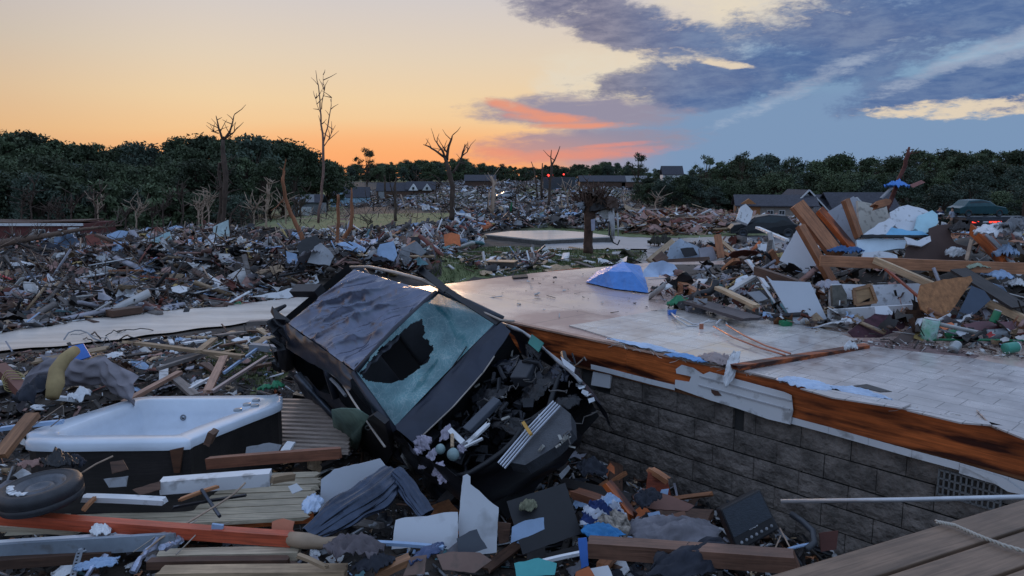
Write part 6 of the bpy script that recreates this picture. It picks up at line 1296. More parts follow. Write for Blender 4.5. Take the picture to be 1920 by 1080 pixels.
lumber('yellow pine stud lying across the wide dark board', (1345, 540, PZ(1345, 540, FZ + .3).y), (1418, 574, PZ(1418, 574, FZ + .2).y), .09, .04, pine, nm='stud', cat='lumber')
lumber('dark brown charred post sticking out left of the smooth plasterboard', (1418, 508, 9.1), (1530, 545, 8.7), .12, .1, brownw, jag=.04, nm='post', cat='post')
lumber('pale board propped behind the charred post', (1370, 545, 9.0), (1415, 518, 9.2), .08, .03, off); lumber('white slat leaning above the charred post', (1402, 488, 10.2), (1440, 540, 9.4), .05, .03, white)
lumber('black thin strip lying on the floor behind the charred post', (1366, 502, 12.6), (1420, 504, 12.5), .03, .03, black); lumber('orange short board behind the charred post', (1440, 505, 11.5), (1482, 504, 11.4), .08, .03, cedar)
lumber('thick orange stub in the rubble left of the white plasterboard', (1444, 470, 11), (1458, 494, 11), .08, .08, cedar)
lumber('dark maroon rod slanting over the white wall slab', (1660, 505, 8.8), (1722, 556, 8.2), .025, .025, redwood, nm='rod', cat='rod'); lumber('orange wood beam with torn end at the right of the pile', (1826, 428, 9.7), (1888, 492, 9.2), .16, .12, jm, up=(.3, -1, .3), nm='beam', cat='beam', jag=.06)
lumber('thin pale stake standing beside the torn beam', (1822, 450, 9.4), (1812, 488, 9.3), .04, .03, barkp); lumber('grey metal strip leaning right of the torn beam', (1850, 440, 9.5), (1905, 500, 9.1), .08, .02, greyp, up=(.3, -1, .3))
tag(crumple('torn_insulation', PY(1805, 432, 9.8), .16, .12, .16, darkw, seed=33, rag_=.38, f=3), 'dark torn lump at the upper end of the torn beam', 'insulation')
tag(crumple('torn_insulation', PY(1835, 502, 8.9), .16, .07, .1, mat('pale green fluff', (.36, .42, .32), .95, var=.3), seed=34, rag_=.38, f=3), 'pale green insulation tuft on the long beam', 'insulation')
for k, (px, py, rx, ry, h, m, lb) in enumerate([(1870, 440, .3, .16, .2, white, 'white crumpled sheets heaped right of the torn beam'), (1898, 428, .25, .2, .2, greyp, 'grey curved sheet near the truck at the right edge'), (1886, 478, .16, .12, .2, lblue, 'pale blue bag at the right of the pile'), (1870, 520, .2, .1, .12, lblue, 'pale blue papers behind the wide dark plank'), (1905, 536, .12, .1, .12, white, 'white papers right of the wide dark plank'), (1470, 545, .14, .1, .1, lil, 'lilac plastic bag left of the smooth plasterboard'), (1385, 552, .18, .1, .12, lil, 'lilac plastic bags behind the wide dark board'), (1310, 548, .2, .09, .1, greyp, 'grey plastic sheet beside the short thick timber'), (1555, 540, .2, .14, .14, lil, 'grey rounded cloth behind the smooth plasterboard'), (1585, 605, .14, .08, .08, white, 'white torn scraps in front of the white painted board'), (1595, 653, .06, .04, .09, white, 'small white paper crumpled on the orange wall plate')]):
    D = 9.2 if py < 500 else (PZ(px, py, FZ + .1).y if py > 540 else 8.8); tag(crumple('crumpled_sheet', PY(px, py, D), rx, ry, h, m, seed=70 + k, rag_=.4, f=3, M=rotm(z=k * 37)), lb, 'crumpled sheet')
# cans, jars, pole
def can(label, px, py, z, r, h, m, rot, nm='can', lid=None):
    p = PZ(px, py, z); M = Matrix.Translation(p) @ rot.to_4x4(); e = empty(nm, p, label, nm.replace('_', ' ')); 
    childof(MB().lathe([(0, -h / 2), (r, -h / 2), (r * 1.02, -h / 2 + .01), (r, 0), (r * 1.02, h / 2 - .01), (r, h / 2), (0, h / 2)], M, 20).build('body', m, smooth=True), e)
    childof(MB().lathe([(0, h / 2 + .002), (r * .95, h / 2 + .004), (r * .95, h / 2 + .012), (0, h / 2 + .014)], M, 20).build('lid', lid or white, smooth=True), e)
can('white and green paint bucket at the front edge of the pile', 1743, 618, FZ + .14, .075, .2, mat('printed bucket', (.42, .55, .55), .5, kind='dirty', var=.4, c2=(.1, .4, .2), scale=9), rotm(y=8), 'bucket'); can('green can lying among the front rubble', 1785, 626, FZ + .08, .04, .11, greenm, rotm(y=80, z=20))
can('green tin lying at the right edge of the tiles', 1895, 652, FZ + .06, .05, .12, mat('teal tin', (.05, .3, .22), .4), rotm(y=84, z=10)); can('large cloudy plastic jar on its side near the green pole', 1868, 628, FZ + .09, .06, .2, mat('cloudy jar', (.2, .22, .24), .25), rotm(y=86, z=4), 'jar'); can('grey paint tin crushed at the right end of the floor litter', 1790, 652, FZ + .05, .045, .1, mat('dull tin', (.34, .36, .37), .4, .4), rotm(y=70, z=40))
can('small green bottle standing behind the maroon sheet', 1866, 594, FZ + .25, .035, .12, greenm, rotm(y=20), 'bottle')
tag(MB().tube([PZ(1738, 637, FZ + .05), PZ(1830, 637, FZ + .06), PZ(1990, 640, FZ + .06)], .012, 8).build('green_pole', greenm, smooth=True), 'long green pole lying on the floor at the right edge', 'pole')
tag(crumple('green_bag', PZ(1275, 572, FZ + .05), .16, .1, .14, greenm, seed=35, rag_=.38, f=3), 'green plastic bag at the left foot of the rubble pile', 'bag'); tag(MB().box(PZ(1473, 606, FZ + .04), (.12, .08, .06), rotm(z=20)).build('green_box', greenm), 'small dark green box at the foot of the plasterboard sheet', 'box')
# boot
b = MB(); bp_ = PZ(1330, 548, FZ + .2); b.tube([bp_ + Vector((.08, 0, .16)), bp_ + Vector((.06, 0, .06)), bp_, bp_ + Vector((-.08, 0, -.01)), bp_ + Vector((-.16, 0, -.02))], [.05, .05, .05, .045, .03], 10); tag(b.build('boot', blackm, smooth=True), 'dark rubber boot lying beside the yellow pine stud', 'boot')
# blue tent-like tarp and white umbrella on the floor
tp_ = [PZ(1098, 529, FZ + .02), PZ(1150, 541, FZ + .02), PZ(1216, 549, FZ + .02), PZ(1212, 528, FZ + .05), PZ(1204, 500, FZ + .05) + Vector((0, .2, 0)), PZ(1120, 508, FZ + .05)]; apx = PY(1168, 491, PZ(1160, 530, FZ).y + .15); mid = PY(1140, 508, PZ(1140, 540, FZ).y); mid2 = PY(1185, 510, PZ(1190, 545, FZ).y)
tv = tp_ + [apx, mid, mid2]; tf = [(0, 1, 7), (1, 8, 7), (1, 2, 8), (2, 3, 8), (3, 4, 6), (8, 3, 6), (7, 8, 6), (0, 7, 5), (5, 7, 6), (4, 5, 6)]
o = mk('blue_tarp', tv, tf, tarpm); sb = o.modifiers.new('s', 'SUBSURF'); sb.subdivision_type = 'SIMPLE'; sb.levels = sb.render_levels = 4; tx = bpy.data.textures.new('wr', 'CLOUDS'); tx.noise_scale = .12; dp = o.modifiers.new('d', 'DISPLACE'); dp.texture = tx; dp.strength = .035; dp.texture_coords = 'GLOBAL'; solidify(o, .004)
tag(o, 'bright blue tarpaulin tented on the bare floor', 'tarpaulin')
e = empty('umbrella', PZ(1238, 525, FZ + .1), 'white umbrella lying folded open beside the blue tarpaulin', 'umbrella'); c = PZ(1240, 524, FZ + .1)
childof(MB().grid(lambda u, v: c + Vector((math.cos(u * 3.3 - .1) * (.04 + .24 * math.sin(v * 1.57)), math.sin(u * 3.3) * .1, .05 + .22 * math.sin(v * 1.57) * abs(math.sin(u * 3.14)) + .01 * math.sin(u * 30))), 24, 8).build('canopy', filmm, smooth=True), e); childof(MB().tube([c + Vector((-.2, 0, 0)), c + Vector((.2, .05, .02))], .006, 6).build('shaft', metalw), e)
# ---- sub-pile behind the floor left part
for k, (px, a, n_, m, lb) in enumerate([([(1256, 462), (1275, 447), (1308, 462), (1318, 470), (1320, 492), (1268, 496), (1248, 484)], (1290, 475, 15.2), (0, -1, .3), mat('pale blue board', (.42, .5, .6), .6, kind='dirty'), 'pale blue broken board with a black gap behind the floor'),
   ([(1276, 466), (1300, 464), (1308, 478), (1284, 482)], (1290, 473, 15.05), (0, -1, .3), black, 'black patch standing for the dark hole in the pale blue broken board'), ([(1380, 470), (1404, 462), (1412, 486), (1384, 492)], (1395, 478, 14.8), (0, -1, .5), white, 'white slab piece behind the floor'),  # black patch paints the darkness of the hole in the pale blue board
   ([(1310, 466), (1336, 462), (1344, 486), (1316, 494)], (1325, 478, 14.9), (.2, -1, .4), lil, 'lilac board piece right of the pale blue board'), ([(1420, 458), (1444, 456), (1452, 478), (1426, 482)], (1436, 468, 14.2), (-.3, -1, .6), foam, 'white curled piece left of the white plasterboard')]):
    panel('sheet', lb, 'sheet', px, a, n_, .03, m, jag=1)
for a, b_, w, m, lb in [((1216, 490, 15), (1262, 452, 16), .12, pine, 'pale board leaning on the left of the sub pile'), ((1345, 440, 15), (1352, 484, 14.8), .14, cedar, 'orange post standing behind the floor'), ((1326, 462, 15.2), (1370, 480, 14.8), .07, cedar, 'orange stick crossing below the standing post'), ((1352, 452, 15.2), (1392, 486, 14.6), .07, pine, 'pale stick right of the standing post'), ((1364, 488, 14.6), (1392, 474, 14.8), .07, white, 'white stick near the standing post'), ((1420, 427, 17), (1476, 450, 15), .09, vinyl, 'white post slanting left of the orange studs'), ((1230, 492, 14.8), (1246, 478, 15), .2, brownw, 'dark stub at the left end of the sub pile'), ((1240, 492, 14.6), (1330, 486, 14.8), .1, brownw, 'brown board on the ground before the pale blue board')]: lumber(lb, a, b_, w, .05, m, up=(0, -1, .4))
SPw = wpoly([(1225, 497), (1260, 470), (1440, 460), (1460, 486), (1230, 497)]); litter('rubble', 'small rubble heap behind the bare floor', [(p[0], p[1]) for p in SPw], 900, (.05, .5), mixA, .5, 16)
tag(crumple('round_bush', G(1240, 462) + Vector((0, 0, .15)), .7, .5, .6, mat('brown bush', (.05, .045, .035), .95, var=.4, scale=12), seed=36, n=30, f=9), 'round dark bush at the corner of the street', 'bush')
panel('white_cabinet', 'white tilted appliance on the red rubble', 'appliance', [(1388, 388), (1398, 382), (1412, 396), (1408, 412), (1402, 420), (1380, 411), (1384, 400)], (1396, 402, 44), (-.2, -1, .3), .5, white)
# ---- lawn: brown box
p = G(942, 506); e = empty('storage_box', p, 'brown low box on the lawn with orange light coloured into its top', 'box', rot=(0, 0, R(-14))); MB().box((0, 0, .16), (1.05, .6, .32)).build('body', mat('brown grey box', (.08, .065, .055), .7, var=.3), e); MB().box((0, 0, .335), (1.08, .63, .03)).build('lid', mat('orange lit lid', (.45, .28, .17), .3), e)  # orange evening light on the lid is put into its colour
# ---- behind the car: black fabric sheet, etc.
panel('black_sheet', 'large black sheet draped over branches behind the car', 'sheet', [(566, 450), (592, 440), (600, 450), (592, 468), (578, 490), (562, 480), (556, 462)], (578, 465, 22), (.2, -1, .4), .03, blackm, jag=1.5)
panel('grey_sheet', 'grey tent like sheet leaning right of the black sheet', 'sheet', [(590, 462), (602, 455), (626, 480), (618, 498), (576, 492)], (600, 480, 21), (-.1, -1, .6), .03, greyp, jag=1.5)
for k, (px, D, m, lb) in enumerate([([(705, 478), (712, 458), (738, 452), (745, 478), (738, 490)], 22, lblue, 'pale blue sheet standing in the rubble behind the car'), ([(750, 466), (780, 452), (800, 472), (790, 480)], 23, greyp, 'grey roof sheet right of the pale blue sheet'), ([(832, 440), (846, 436), (862, 440), (864, 462), (850, 456), (834, 462)], 29, orangem, 'orange red broken panel at the edge of the lawn'), ([(200, 440), (222, 432), (240, 434), (226, 462), (202, 462)], 34, lblue, 'pale blue siding sheet in the left field'), ([(290, 446), (318, 434), (322, 450), (300, 464), (276, 460)], 33, mat('pale teal board', (.3, .45, .48), .6), 'pale teal board in the left field'), ([(160, 442), (180, 438), (192, 460), (164, 464)], 33, brick, 'brick red sheet left of the pale blue siding'), ([(856, 398), (882, 400), (884, 408), (856, 402), (850, 388)], 44, white, 'white triangular sheet beside the sunset tree trunk'), ([(400, 425), (428, 412), (430, 444), (398, 446)], 39, mat('pale mint sheet', (.4, .5, .5), .6), 'pale sheet standing behind the split dark snag'), ([(536, 470), (556, 476), (562, 500), (540, 500)], 22, lblue, 'pale blue bent sheet left of the black sheet'), ([(520, 548), (560, 535), (600, 540), (540, 560), (470, 556)], 16.5, white, 'long white sheet at the edge of the dirt lane left of the car')]):
    panel('sheet', lb, 'sheet', px, (sum(q[0] for q in px) / len(px), sum(q[1] for q in px) / len(px), D), (0, -1, .5), .04, m, jag=1.2)
panel('teal_block', 'teal painted block at the far edge of the dirt lane', 'block', [(98, 590), (106, 580), (134, 584), (138, 600), (98, 600)], gD(118, 592), (0, -1, .4), .3, teal); panel('white_box', 'whitish open box on the far edge of the dirt lane', 'box', [(170, 588), (196, 576), (204, 596), (178, 592)], gD(190, 588), (0, -1, .5), .2, white)
lumber('long flat pallet like board by the far edge of the lane', gD(205, 588, .15), gD(262, 580, .15), .3, .15, brownw)
# ================================================================ HOT TUB
shell = mat('tub acrylic', (.66, .73, .82), .22, var=.14, scale=1.6, bump=0, spec=.6); 
An = PY(340, 828, 5.55); TN = (0, .10, 1)
out = [(51, 818), (60, 806), (150, 777), (235, 751), (262, 745), (300, 743), (420, 742), (520, 741), (528, 746), (524, 758), (470, 779), (400, 806), (362, 822), (340, 828), (200, 830), (60, 830)]
inn = [(108, 812), (118, 805), (175, 783), (246, 757), (266, 751), (302, 749), (400, 749), (478, 749), (484, 753), (466, 764), (420, 780), (370, 798), (338, 811), (318, 814), (220, 814), (130, 815)]
OP = [PP(*p, An, TN) for p in out]; IP = [PP(*p, An, TN) for p in inn]
tub = empty('hot_tub', sum(OP, Vector()) / len(OP) - Vector((0, 0, .5)), 'white cornered hot tub with a dark cabinet sunk in the rubble at left', 'hot tub')
ic = sum(IP, Vector()) / len(IP); n = len(OP); v = []; up = Vector((0, 0, 1))
rings = [[p + Vector((0, 0, -.07)) for p in OP], [p + Vector((0, 0, -.012)) for p in OP], [p.lerp(q, .10) + Vector((0, 0, .004)) for p, q in zip(OP, IP)], [p.lerp(q, .9) for p, q in zip(OP, IP)], [p.lerp(ic, .01) + Vector((0, 0, -.012)) for p in IP],
         [p.lerp(ic, .05) + Vector((0, 0, -.14)) for p in IP], [p.lerp(ic, .10) + Vector((0, 0, -.28)) for p in IP], [p.lerp(ic, .34) + Vector((0, 0, -.33)) for p in IP], [p.lerp(ic, .42) + Vector((0, 0, -.48)) for p in IP]]
def smooth_ring(r, k=3):
    o = []
    for i in range(len(r)):
        a, b_, c, d = r[i - 1], r[i], r[(i + 1) % len(r)], r[(i + 2) % len(r)]
        for s_ in range(k):
            t = s_ / k; o.append(.5 * ((2 * b_) + (c - a) * t + (2 * a - 5 * b_ + 4 * c - d) * t * t + (3 * b_ - a - 3 * c + d) * t ** 3))
    return o
rings = [smooth_ring(r) for r in rings]; m_ = len(rings[0])
for r in rings: v += r
f = [(j * m_ + i, j * m_ + (i + 1) % m_, (j + 1) * m_ + (i + 1) % m_, (j + 1) * m_ + i) for j in range(len(rings) - 1) for i in range(m_)] + [tuple((len(rings) - 1) * m_ + i for i in range(m_))]
childof(mk('shell', v, f, shell, smooth=True), tub)
sk0 = smooth_ring([p.lerp(ic, .02) + Vector((0, 0, -.068)) for p in OP]); sk1 = [p + Vector((0, 0, -.55)) for p in sk0]
childof(mk('cabinet', sk0 + sk1, [(i, (i + 1) % m_, (i + 1) % m_ + m_, i + m_) for i in range(m_)], mat('tub cabinet', (.022, .018, .018), .6, kind='wood', var=.5)), tub)
childof(MB().prism([PP(320, 838, An, (0, 1, 0)) + Vector((0, -.02, -.02)), PP(345, 838, An, (0, 1, 0)) + Vector((0, -.02, 0)), PP(338, 885, An, (0, 1, 0)) + Vector((0, -.02, 0)), PP(328, 885, An, (0, 1, 0)) + Vector((0, -.02, 0))], (0, .02, 0)).build('split_corner_board', mat('split brown', (.12, .05, .025), .6, kind='wood')), tub)
jm_ = mat('jet grey', (.2, .22, .25), .3, .3)
for (px, py, r) in [(214, 790, .02), (246, 786, .018), (271, 783, .018), (292, 781, .018), (344, 783, .03), (374, 780, .02), (206, 806, .03), (400, 777, .02)]:
    A = PP(px, py, An + Vector((0, 0, -.18)), TN); jt = MB(); jt.lathe([(r * .45, .0), (r * .5, .012), (r, .012), (r, 0)], Matrix.Translation(A) @ rotm(x=65).to_4x4(), 14); childof(jt.build('jet', jm_, smooth=True), tub)
    childof(MB().lathe([(0, .004), (r * .45, .004)], Matrix.Translation(A) @ rotm(x=65).to_4x4(), 10).build('jet_hole', black), tub)
for (px, py) in [(446, 770), (463, 760), (480, 752), (478, 762)]:
    A = PP(px, py, An, TN); childof(MB().lathe([(0, .018), (.035, .018), (.04, .012), (.04, 0)], Matrix.Translation(A) @ rotm(z=0).to_4x4(), 14).build('control_cap', mat('cap grey', (.3, .34, .38), .3), smooth=True), tub)
# ================================================================ NEAR LEFT
def wheel_thing(px, py, D, r, M3, label):
    c = PY(px, py, D); e = empty('spare_wheel', c, label, 'wheel'); e.rotation_mode = 'QUATERNION'; e.rotation_quaternion = M3.to_quaternion(); w = .135
    prof = [(r * .62, -w * .4), (r * .72, -w * .5), (r * .86, -w * .5), (r * .96, -w * .42), (r, -w * .3), (r, -w * .1), (r * .985, -w * .08), (r * .985, -w * .04), (r, -w * .02), (r, w * .3), (r * .96, w * .42), (r * .86, w * .5), (r * .8, w * .52), (r * .79, w * .49), (r * .72, w * .5), (r * .62, w * .4)]
    MB().lathe(prof, n=56).build('tyre', mat('tyre rubber', (.028, .028, .033), .5, var=.3, scale=12, bump=.3), e, smooth=True)
    MB().lathe([(0, w * .2), (r * .22, w * .21), (r * .25, w * .3), (r * .32, w * .32), (r * .36, w * .22), (r * .5, w * .16), (r * .56, w * .3), (r * .62, w * .44), (r * .64, w * .42), (r * .64, -w * .3)], n=40).build('rim', mat('dark steel rim', (.12, .125, .14), .35, .5, var=.4, scale=8), e, smooth=True)
    for k in range(7):
        a = math.radians(195 + k * 13); MB().box((math.cos(a) * r * .63, math.sin(a) * r * .63, w * .54), (.035, .022, .008), rotm(z=math.degrees(a)), jit=.006).build('paper_scrap', white, e)
    return e
wheel_thing(76, 924, 4.5, .245, rotm(x=3, y=-4), 'black spare wheel lying on the boards at the near left')
box_ = lumber('hollow white vinyl post section lying in front of the hot tub', (303, 911, 4.95), (508, 895, 5.05), .1, .095, vinyl, nm='vinyl_post', cat='post', jag=.0, warp=0)
lumber('dark brown joist lying behind the white vinyl post', (390, 869, 5.4), (638, 848, 5.5), .05, .085, mat('red brown joist', (.26, .1, .055), .55, kind='wood', var=.35)); lumber('flat white gutter length left of the white vinyl post', (158, 934, 4.75), (308, 939, 4.75), .07, .035, vinyl, nm='gutter', cat='gutter')
lumber('long red stained beam across the near left corner', (-60, 966, 4.5), (548, 1010, 4.25), .07, .075, mat('red beam', (.5, .085, .035), .45, kind='wood', var=.3), nm='beam', cat='beam')
tag(MB().tube([PY(545, 1010, 4.25), PY(575, 1014, 4.2), PY(605, 1018, 4.2), PY(640, 1014, 4.2)], [.045, .05, .035, .03], 8).build('torn_paper_sleeve', mat('kraft paper', (.4, .29, .2), .8, var=.3, bump=.5), smooth=True), 'brown paper sleeve torn round the end of the red beam', 'paper')
lumber('blue grey steel fascia piece under the red beam', (-60, 1040, 4.15), (330, 1012, 4.3), .03, .1, mat('blue grey steel', (.25, .29, .34), .5, kind='dirty', var=.3), up=(0, 0, 1), nm='fascia', cat='fascia'); lumber('white upper edge strip above the blue grey fascia', (-60, 1024, 4.2), (250, 1002, 4.35), .05, .02, vinyl, nm='strip', cat='strip')
lumber('dark red plank below the blue grey fascia', (-60, 1062, 4.1), (210, 1040, 4.25), .06, .06, brownw)
decking = mat('pale deck boards', (.6, .5, .36), .5, kind='wood', var=.3, scale=1.5); deckg = mat('ribbed deck board', (.62, .49, .41), .55, kind='wood', var=.25)
# collapsed deck section, boards
t_ = empty('fallen_deck', PZ(350, 950, .12), 'collapsed section of pale wooden decking under the spare wheel', 'deck')
for i in range(7):
    a, b_ = (20 + i * 12, 995 - i * 15), (575 + i * 4, 966 - i * 12.5); A, B = PZ(*a, .14), PZ(*b_, .14); childof(MB().beam(A, B, .115, .03, seg=8, jag=.04, warp=.003).build('deck_board', decking), t_)
childof(MB().beam(PZ(285, 992, .06), PZ(585, 968, .06), .03, .1, up=(0, 0, 1), seg=6, jag=.02).build('rim_board', jm), t_)
t_ = empty('ribbed_deck', PZ(575, 790, .15), 'ribbed pale deck boards between the hot tub and the car', 'deck')
for i in range(13):
    a, b_ = PZ(520, 842 - i * 7.6, .12), PZ(655, 848 - i * 7.9, .12); childof(MB().beam(a, b_, .06, .03, seg=6, warp=.002).build('deck_board', deckg), t_)
for k, (a, b_, w, t, m, lb) in enumerate([((300, 1044, 4.2), (560, 1036, 4.2), .09, .05, decking, 'split pale board below the red beam'), ((300, 1078, 4.0), (650, 1072, 4.0), .1, .06, pine, 'pale yellow board at the very bottom left'), ((0, 985, 4.55), (150, 992, 4.5), .12, .03, decking, 'pale board under the left end of the red beam'),
      ((280, 1058, 4.1), (540, 1052, 4.1), .06, .05, brownw, 'dark wet board between the two pale bottom boards'), ((390, 818, 5.2), (400, 822, 5.2), .1, .1, brownw, 'brown stub by the tub cabinet'), ((534, 848, 5.5), (546, 830, 5.7), .07, .02, white, 'little white board standing on the ribbed deck'), ((510, 900, 5.0), (552, 893, 5.1), .05, .05, pine, 'pale stick end behind the white vinyl post'),
      ((336, 938, 4.75), (408, 912, 4.85), .03, .02, mat('orange stick', (.5, .22, .1), .6, kind='wood'), 'orange splinter crossing the dark sticks'), ((156, 957, 4.6), (178, 934, 4.7), .03, .02, mat('orange stick', (.5, .22, .1), .6), 'short orange splinter left of the gutter'), ((325, 952, 4.7), (460, 928, 4.8), .025, .015, black, 'thin black strip on the fallen deck'),
      ((0, 855, 5.2), (62, 778, 5.6), .1, .05, mat('raw orange brown plank', (.32, .15, .07), .6, kind='wood'), 'orange brown plank sloping up at the left edge by the tub'), ((0, 805, 5.9), (118, 790, 5.9), .05, .03, lblue, 'pale blue strip at the left edge behind the tub'), ((232, 756, 7.2), (336, 698, 8.2), .07, .04, mat('pinkish stud', (.42, .24, .17), .6, kind='wood'), 'long pinkish stud leaning on the back rim of the hot tub'),
      ((256, 644, 9.6), (456, 668, 8.9), .08, .04, pine, 'long pale plank near the lane behind the tub'), ((296, 692, 8.7), (412, 655, 9.6), .06, .04, greyw, 'grey plank crossing the long pale plank'), ((389, 735, 7.6), (420, 668, 8.9), .09, .03, mat('pinkish stud', (.42, .24, .17), .6), 'flat pink plank behind the middle of the tub rim'), ((328, 710, 8.1), (366, 742, 7.5), .1, .04, greyw, 'short grey plank behind the tub rim'),
      ((372, 660, 9.1), (402, 635, 10), .09, .04, pine, 'short pale plank near the dirt lane'), ((398, 735, 7.6), (500, 668, 8.9), .04, .03, mat('pinkish trim', (.4, .3, .28), .5), 'long bent pink trim strip behind the tub'), ((356, 730, 7.7), (396, 708, 8.1), .03, .03, vinyl, 'thin white strip behind the tub'), ((420, 700, 8.3), (500, 640, 10), .03, .03, lblue, 'thin pale blue strip near the car tail'),
      ((0, 690, 8.3), (48, 738, 7.2), .12, .1, mat('rusty pipe', (.13, .04, .03), .6), 'rusty brown timber at the left edge'), ((466, 606, 11), (520, 603, 11), .12, .06, greyw, 'grey plank at the edge of the dirt lane'), ((470, 650, 9.6), (528, 655, 9.6), .12, .08, greyp, 'grey block near the car tail')]):
    lumber(lb, a, b_, w, t, m)
# perforated angles
for a, b_, c_, lb in (((168, 986, 4.4), (272, 988, 4.35), .03, 'perforated steel angle lying on the red beam'), ((148, 1034, 4.2), (222, 1000, 4.35), .03, 'perforated steel angle slanting below the red beam'), ((134, 1090, 3.9), (150, 1032, 4.15), .045, 'blue grey perforated steel angle at the bottom left')):
    e = empty('steel_angle', PY(*a), lb, 'steel angle'); A, B = PY(*a), PY(*b_); childof(MB().beam(A, B, c_, .004, up=(0, -1, .5)).beam(A + Vector((0, .01, -c_ * .5)), B + Vector((0, .01, -c_ * .5)), .004, c_ * .8).build('angle', mat('zinc', (.3, .33, .37), .4, .5)), e)
    n_ = int((B - A).length / .028); hb = MB()
    for i in range(1, n_): p = A.lerp(B, i / n_) + Vector((0, -.004, .003)); hb.box(p, (.012, .004, .008))
    childof(hb.build('hole_row', black), e)
tag(crumple('vinyl_curl', PY(190, 992, 4.35), .06, .09, .05, vinyl, seed=50, M=rotm(z=30)), 'curled pale blue vinyl scrap on the red beam', 'vinyl scrap')
foil = mat('crumpled foil', (.42, .46, .6), .3, .5, var=.6, scale=14, bump=.7)
for k, (a, b_) in enumerate((((312, 985, 4.4), (245, 1070, 4.0)), ((335, 1010, 4.2), (305, 1030, 4.1)), ((200, 1040, 4.1), (160, 1082, 3.9)))):
    A, B = PY(*a), PY(*b_); pts = [A.lerp(B, i / 9) + Vector((rnd.uniform(-.015, .015), 0, rnd.uniform(-.02, .02))) for i in range(10)]; tag(MB().tube(pts, [.012 + .014 * rnd.random() for _ in pts], 6).build('foil_strip', foil), ('long crumpled silvery strip below the red beam', 'short silvery scrap at the middle of the red beam', 'bluish foil scrap at the bottom left')[k], 'foil strip')
tag(crumple('blue_grey_scrap', PY(180, 1060, 4.0), .12, .05, .05, lblue, seed=51, M=rotm(z=25)), 'pale blue bent plate at the bottom left', 'plate')
b = MB(); b.tube([PY(378, 918, 4.8), PY(396, 945, 4.7), PY(412, 968, 4.55)], .012, 6); tag(b.build('broken_tool', metald), 'dark grey tool handle standing on the fallen deck', 'handle'); tag(MB().box(PY(408, 990, 4.3), (.07, .02, .05), rotm(y=8)).build('blue_clip', lblue), 'ribbed pale blue clip on the red beam', 'clip')
for k, (pts, r, m, lb) in enumerate([([(265, 1040), (300, 1010), (360, 975), (410, 945), (440, 925), (460, 905)], .007, barkp, 'thin bent twig crossing the fallen deck'), ([(250, 1035), (300, 1000), (340, 990), (370, 975)], .004, trim, 'pale wire over the red beam'), ([(330, 1040), (370, 1000), (400, 985), (430, 980)], .004, trim, 'second pale wire right of the foil strip'), ([(148, 890), (180, 870), (212, 855)], .006, barkp, 'straight pale twig beside the spare wheel'), ([(95, 800), (120, 780), (118, 760), (60, 800)], .004, trim, 'pale wire over the left tip of the tub')]):
    tag(MB().tube([PY(px, py, 4.7 - (py - 900) * .004) if k < 4 else PY(px, py, 5.4) for px, py in pts], r, 5).build('twig', m, smooth=True), lb, 'twig')
# corrugated duct pieces
def duct(label, P, R_, flat=1.0, seed=0):
    pts = [PY(*p) for p in P]; n_ = 40; v = []; rg = random.Random(seed)
    b = MB(); ctr = []
    for i in range(n_ + 1):
        u = i / n_ * (len(pts) - 1); k = min(int(u), len(pts) - 2); ctr.append((pts[k].lerp(pts[k + 1], u - k), R_[k] + (R_[k + 1] - R_[k]) * (u - k)))
    K = 56
    for i, (c, r) in enumerate(ctr):
        t = (ctr[min(i + 1, n_)][0] - ctr[max(i - 1, 0)][0]).normalized(); s_ = t.cross(Vector((0, -.6, 1))).normalized(); w = s_.cross(t)
        for k in range(K):
            a = 6.283 * k / K; q = r * (1 + .10 * (k % 4 < 2)) * (1 + .25 * noise.noise(Vector((math.cos(a) * 1.5, math.sin(a) * 1.5, i * .12 + seed)))); v.append(c + s_ * math.cos(a) * q + w * math.sin(a) * q * flat)
    f = [(i * K + k, i * K + (k + 1) % K, (i + 1) * K + (k + 1) % K, (i + 1) * K + k) for i in range(n_) for k in range(K)]
    tag(mk('corrugated_pipe', v, f, mat('blue dark corrugated metal', (.06, .075, .11), .25, .8, var=.4, scale=6, bump=.1)), label, 'pipe')
duct('crushed corrugated metal pipe lying in front of the car', [(578, 1004, 4.25), (640, 962, 4.4), (700, 925, 4.6), (738, 893, 4.8)], [.06, .11, .12, .1], .6, 1); duct('short crushed corrugated metal flap right of the pipe', [(738, 885, 4.75), (760, 905, 4.7), (778, 935, 4.6), (800, 965, 4.5)], [.05, .055, .06, .05], .5, 2)
panel('plaster_sheet', 'white plasterboard piece standing behind the corrugated pipe', 'panel', [(602, 899), (626, 880), (680, 868), (712, 860), (724, 876), (690, 905), (650, 935), (606, 968), (598, 960)], (650, 910, 4.9), (0, -1, .25), .015, mat('smooth plasterboard', (.5, .53, .58), .6), jag=.8)
panel('plaster_sheet', 'broken white plasterboard leaning at the bottom centre', 'panel', [(742, 975), (760, 970), (800, 968), (832, 961), (858, 960), (859, 990), (857, 1016), (840, 1030), (800, 1024), (734, 1030), (738, 1000)], (800, 995, 4.2), (0, -1, .45), .014, drywall, jag=.6)
panel('plaster_sheet', 'tall tapering white plasterboard shard below the car', 'panel', [(868, 893), (876, 889), (882, 894), (882, 908), (898, 920), (916, 938), (935, 952), (933, 990), (931, 1036), (900, 1040), (862, 1020), (859, 985), (864, 930)], (900, 970, 4.3), (.1, -1, .3), .014, drywall, jag=.6)
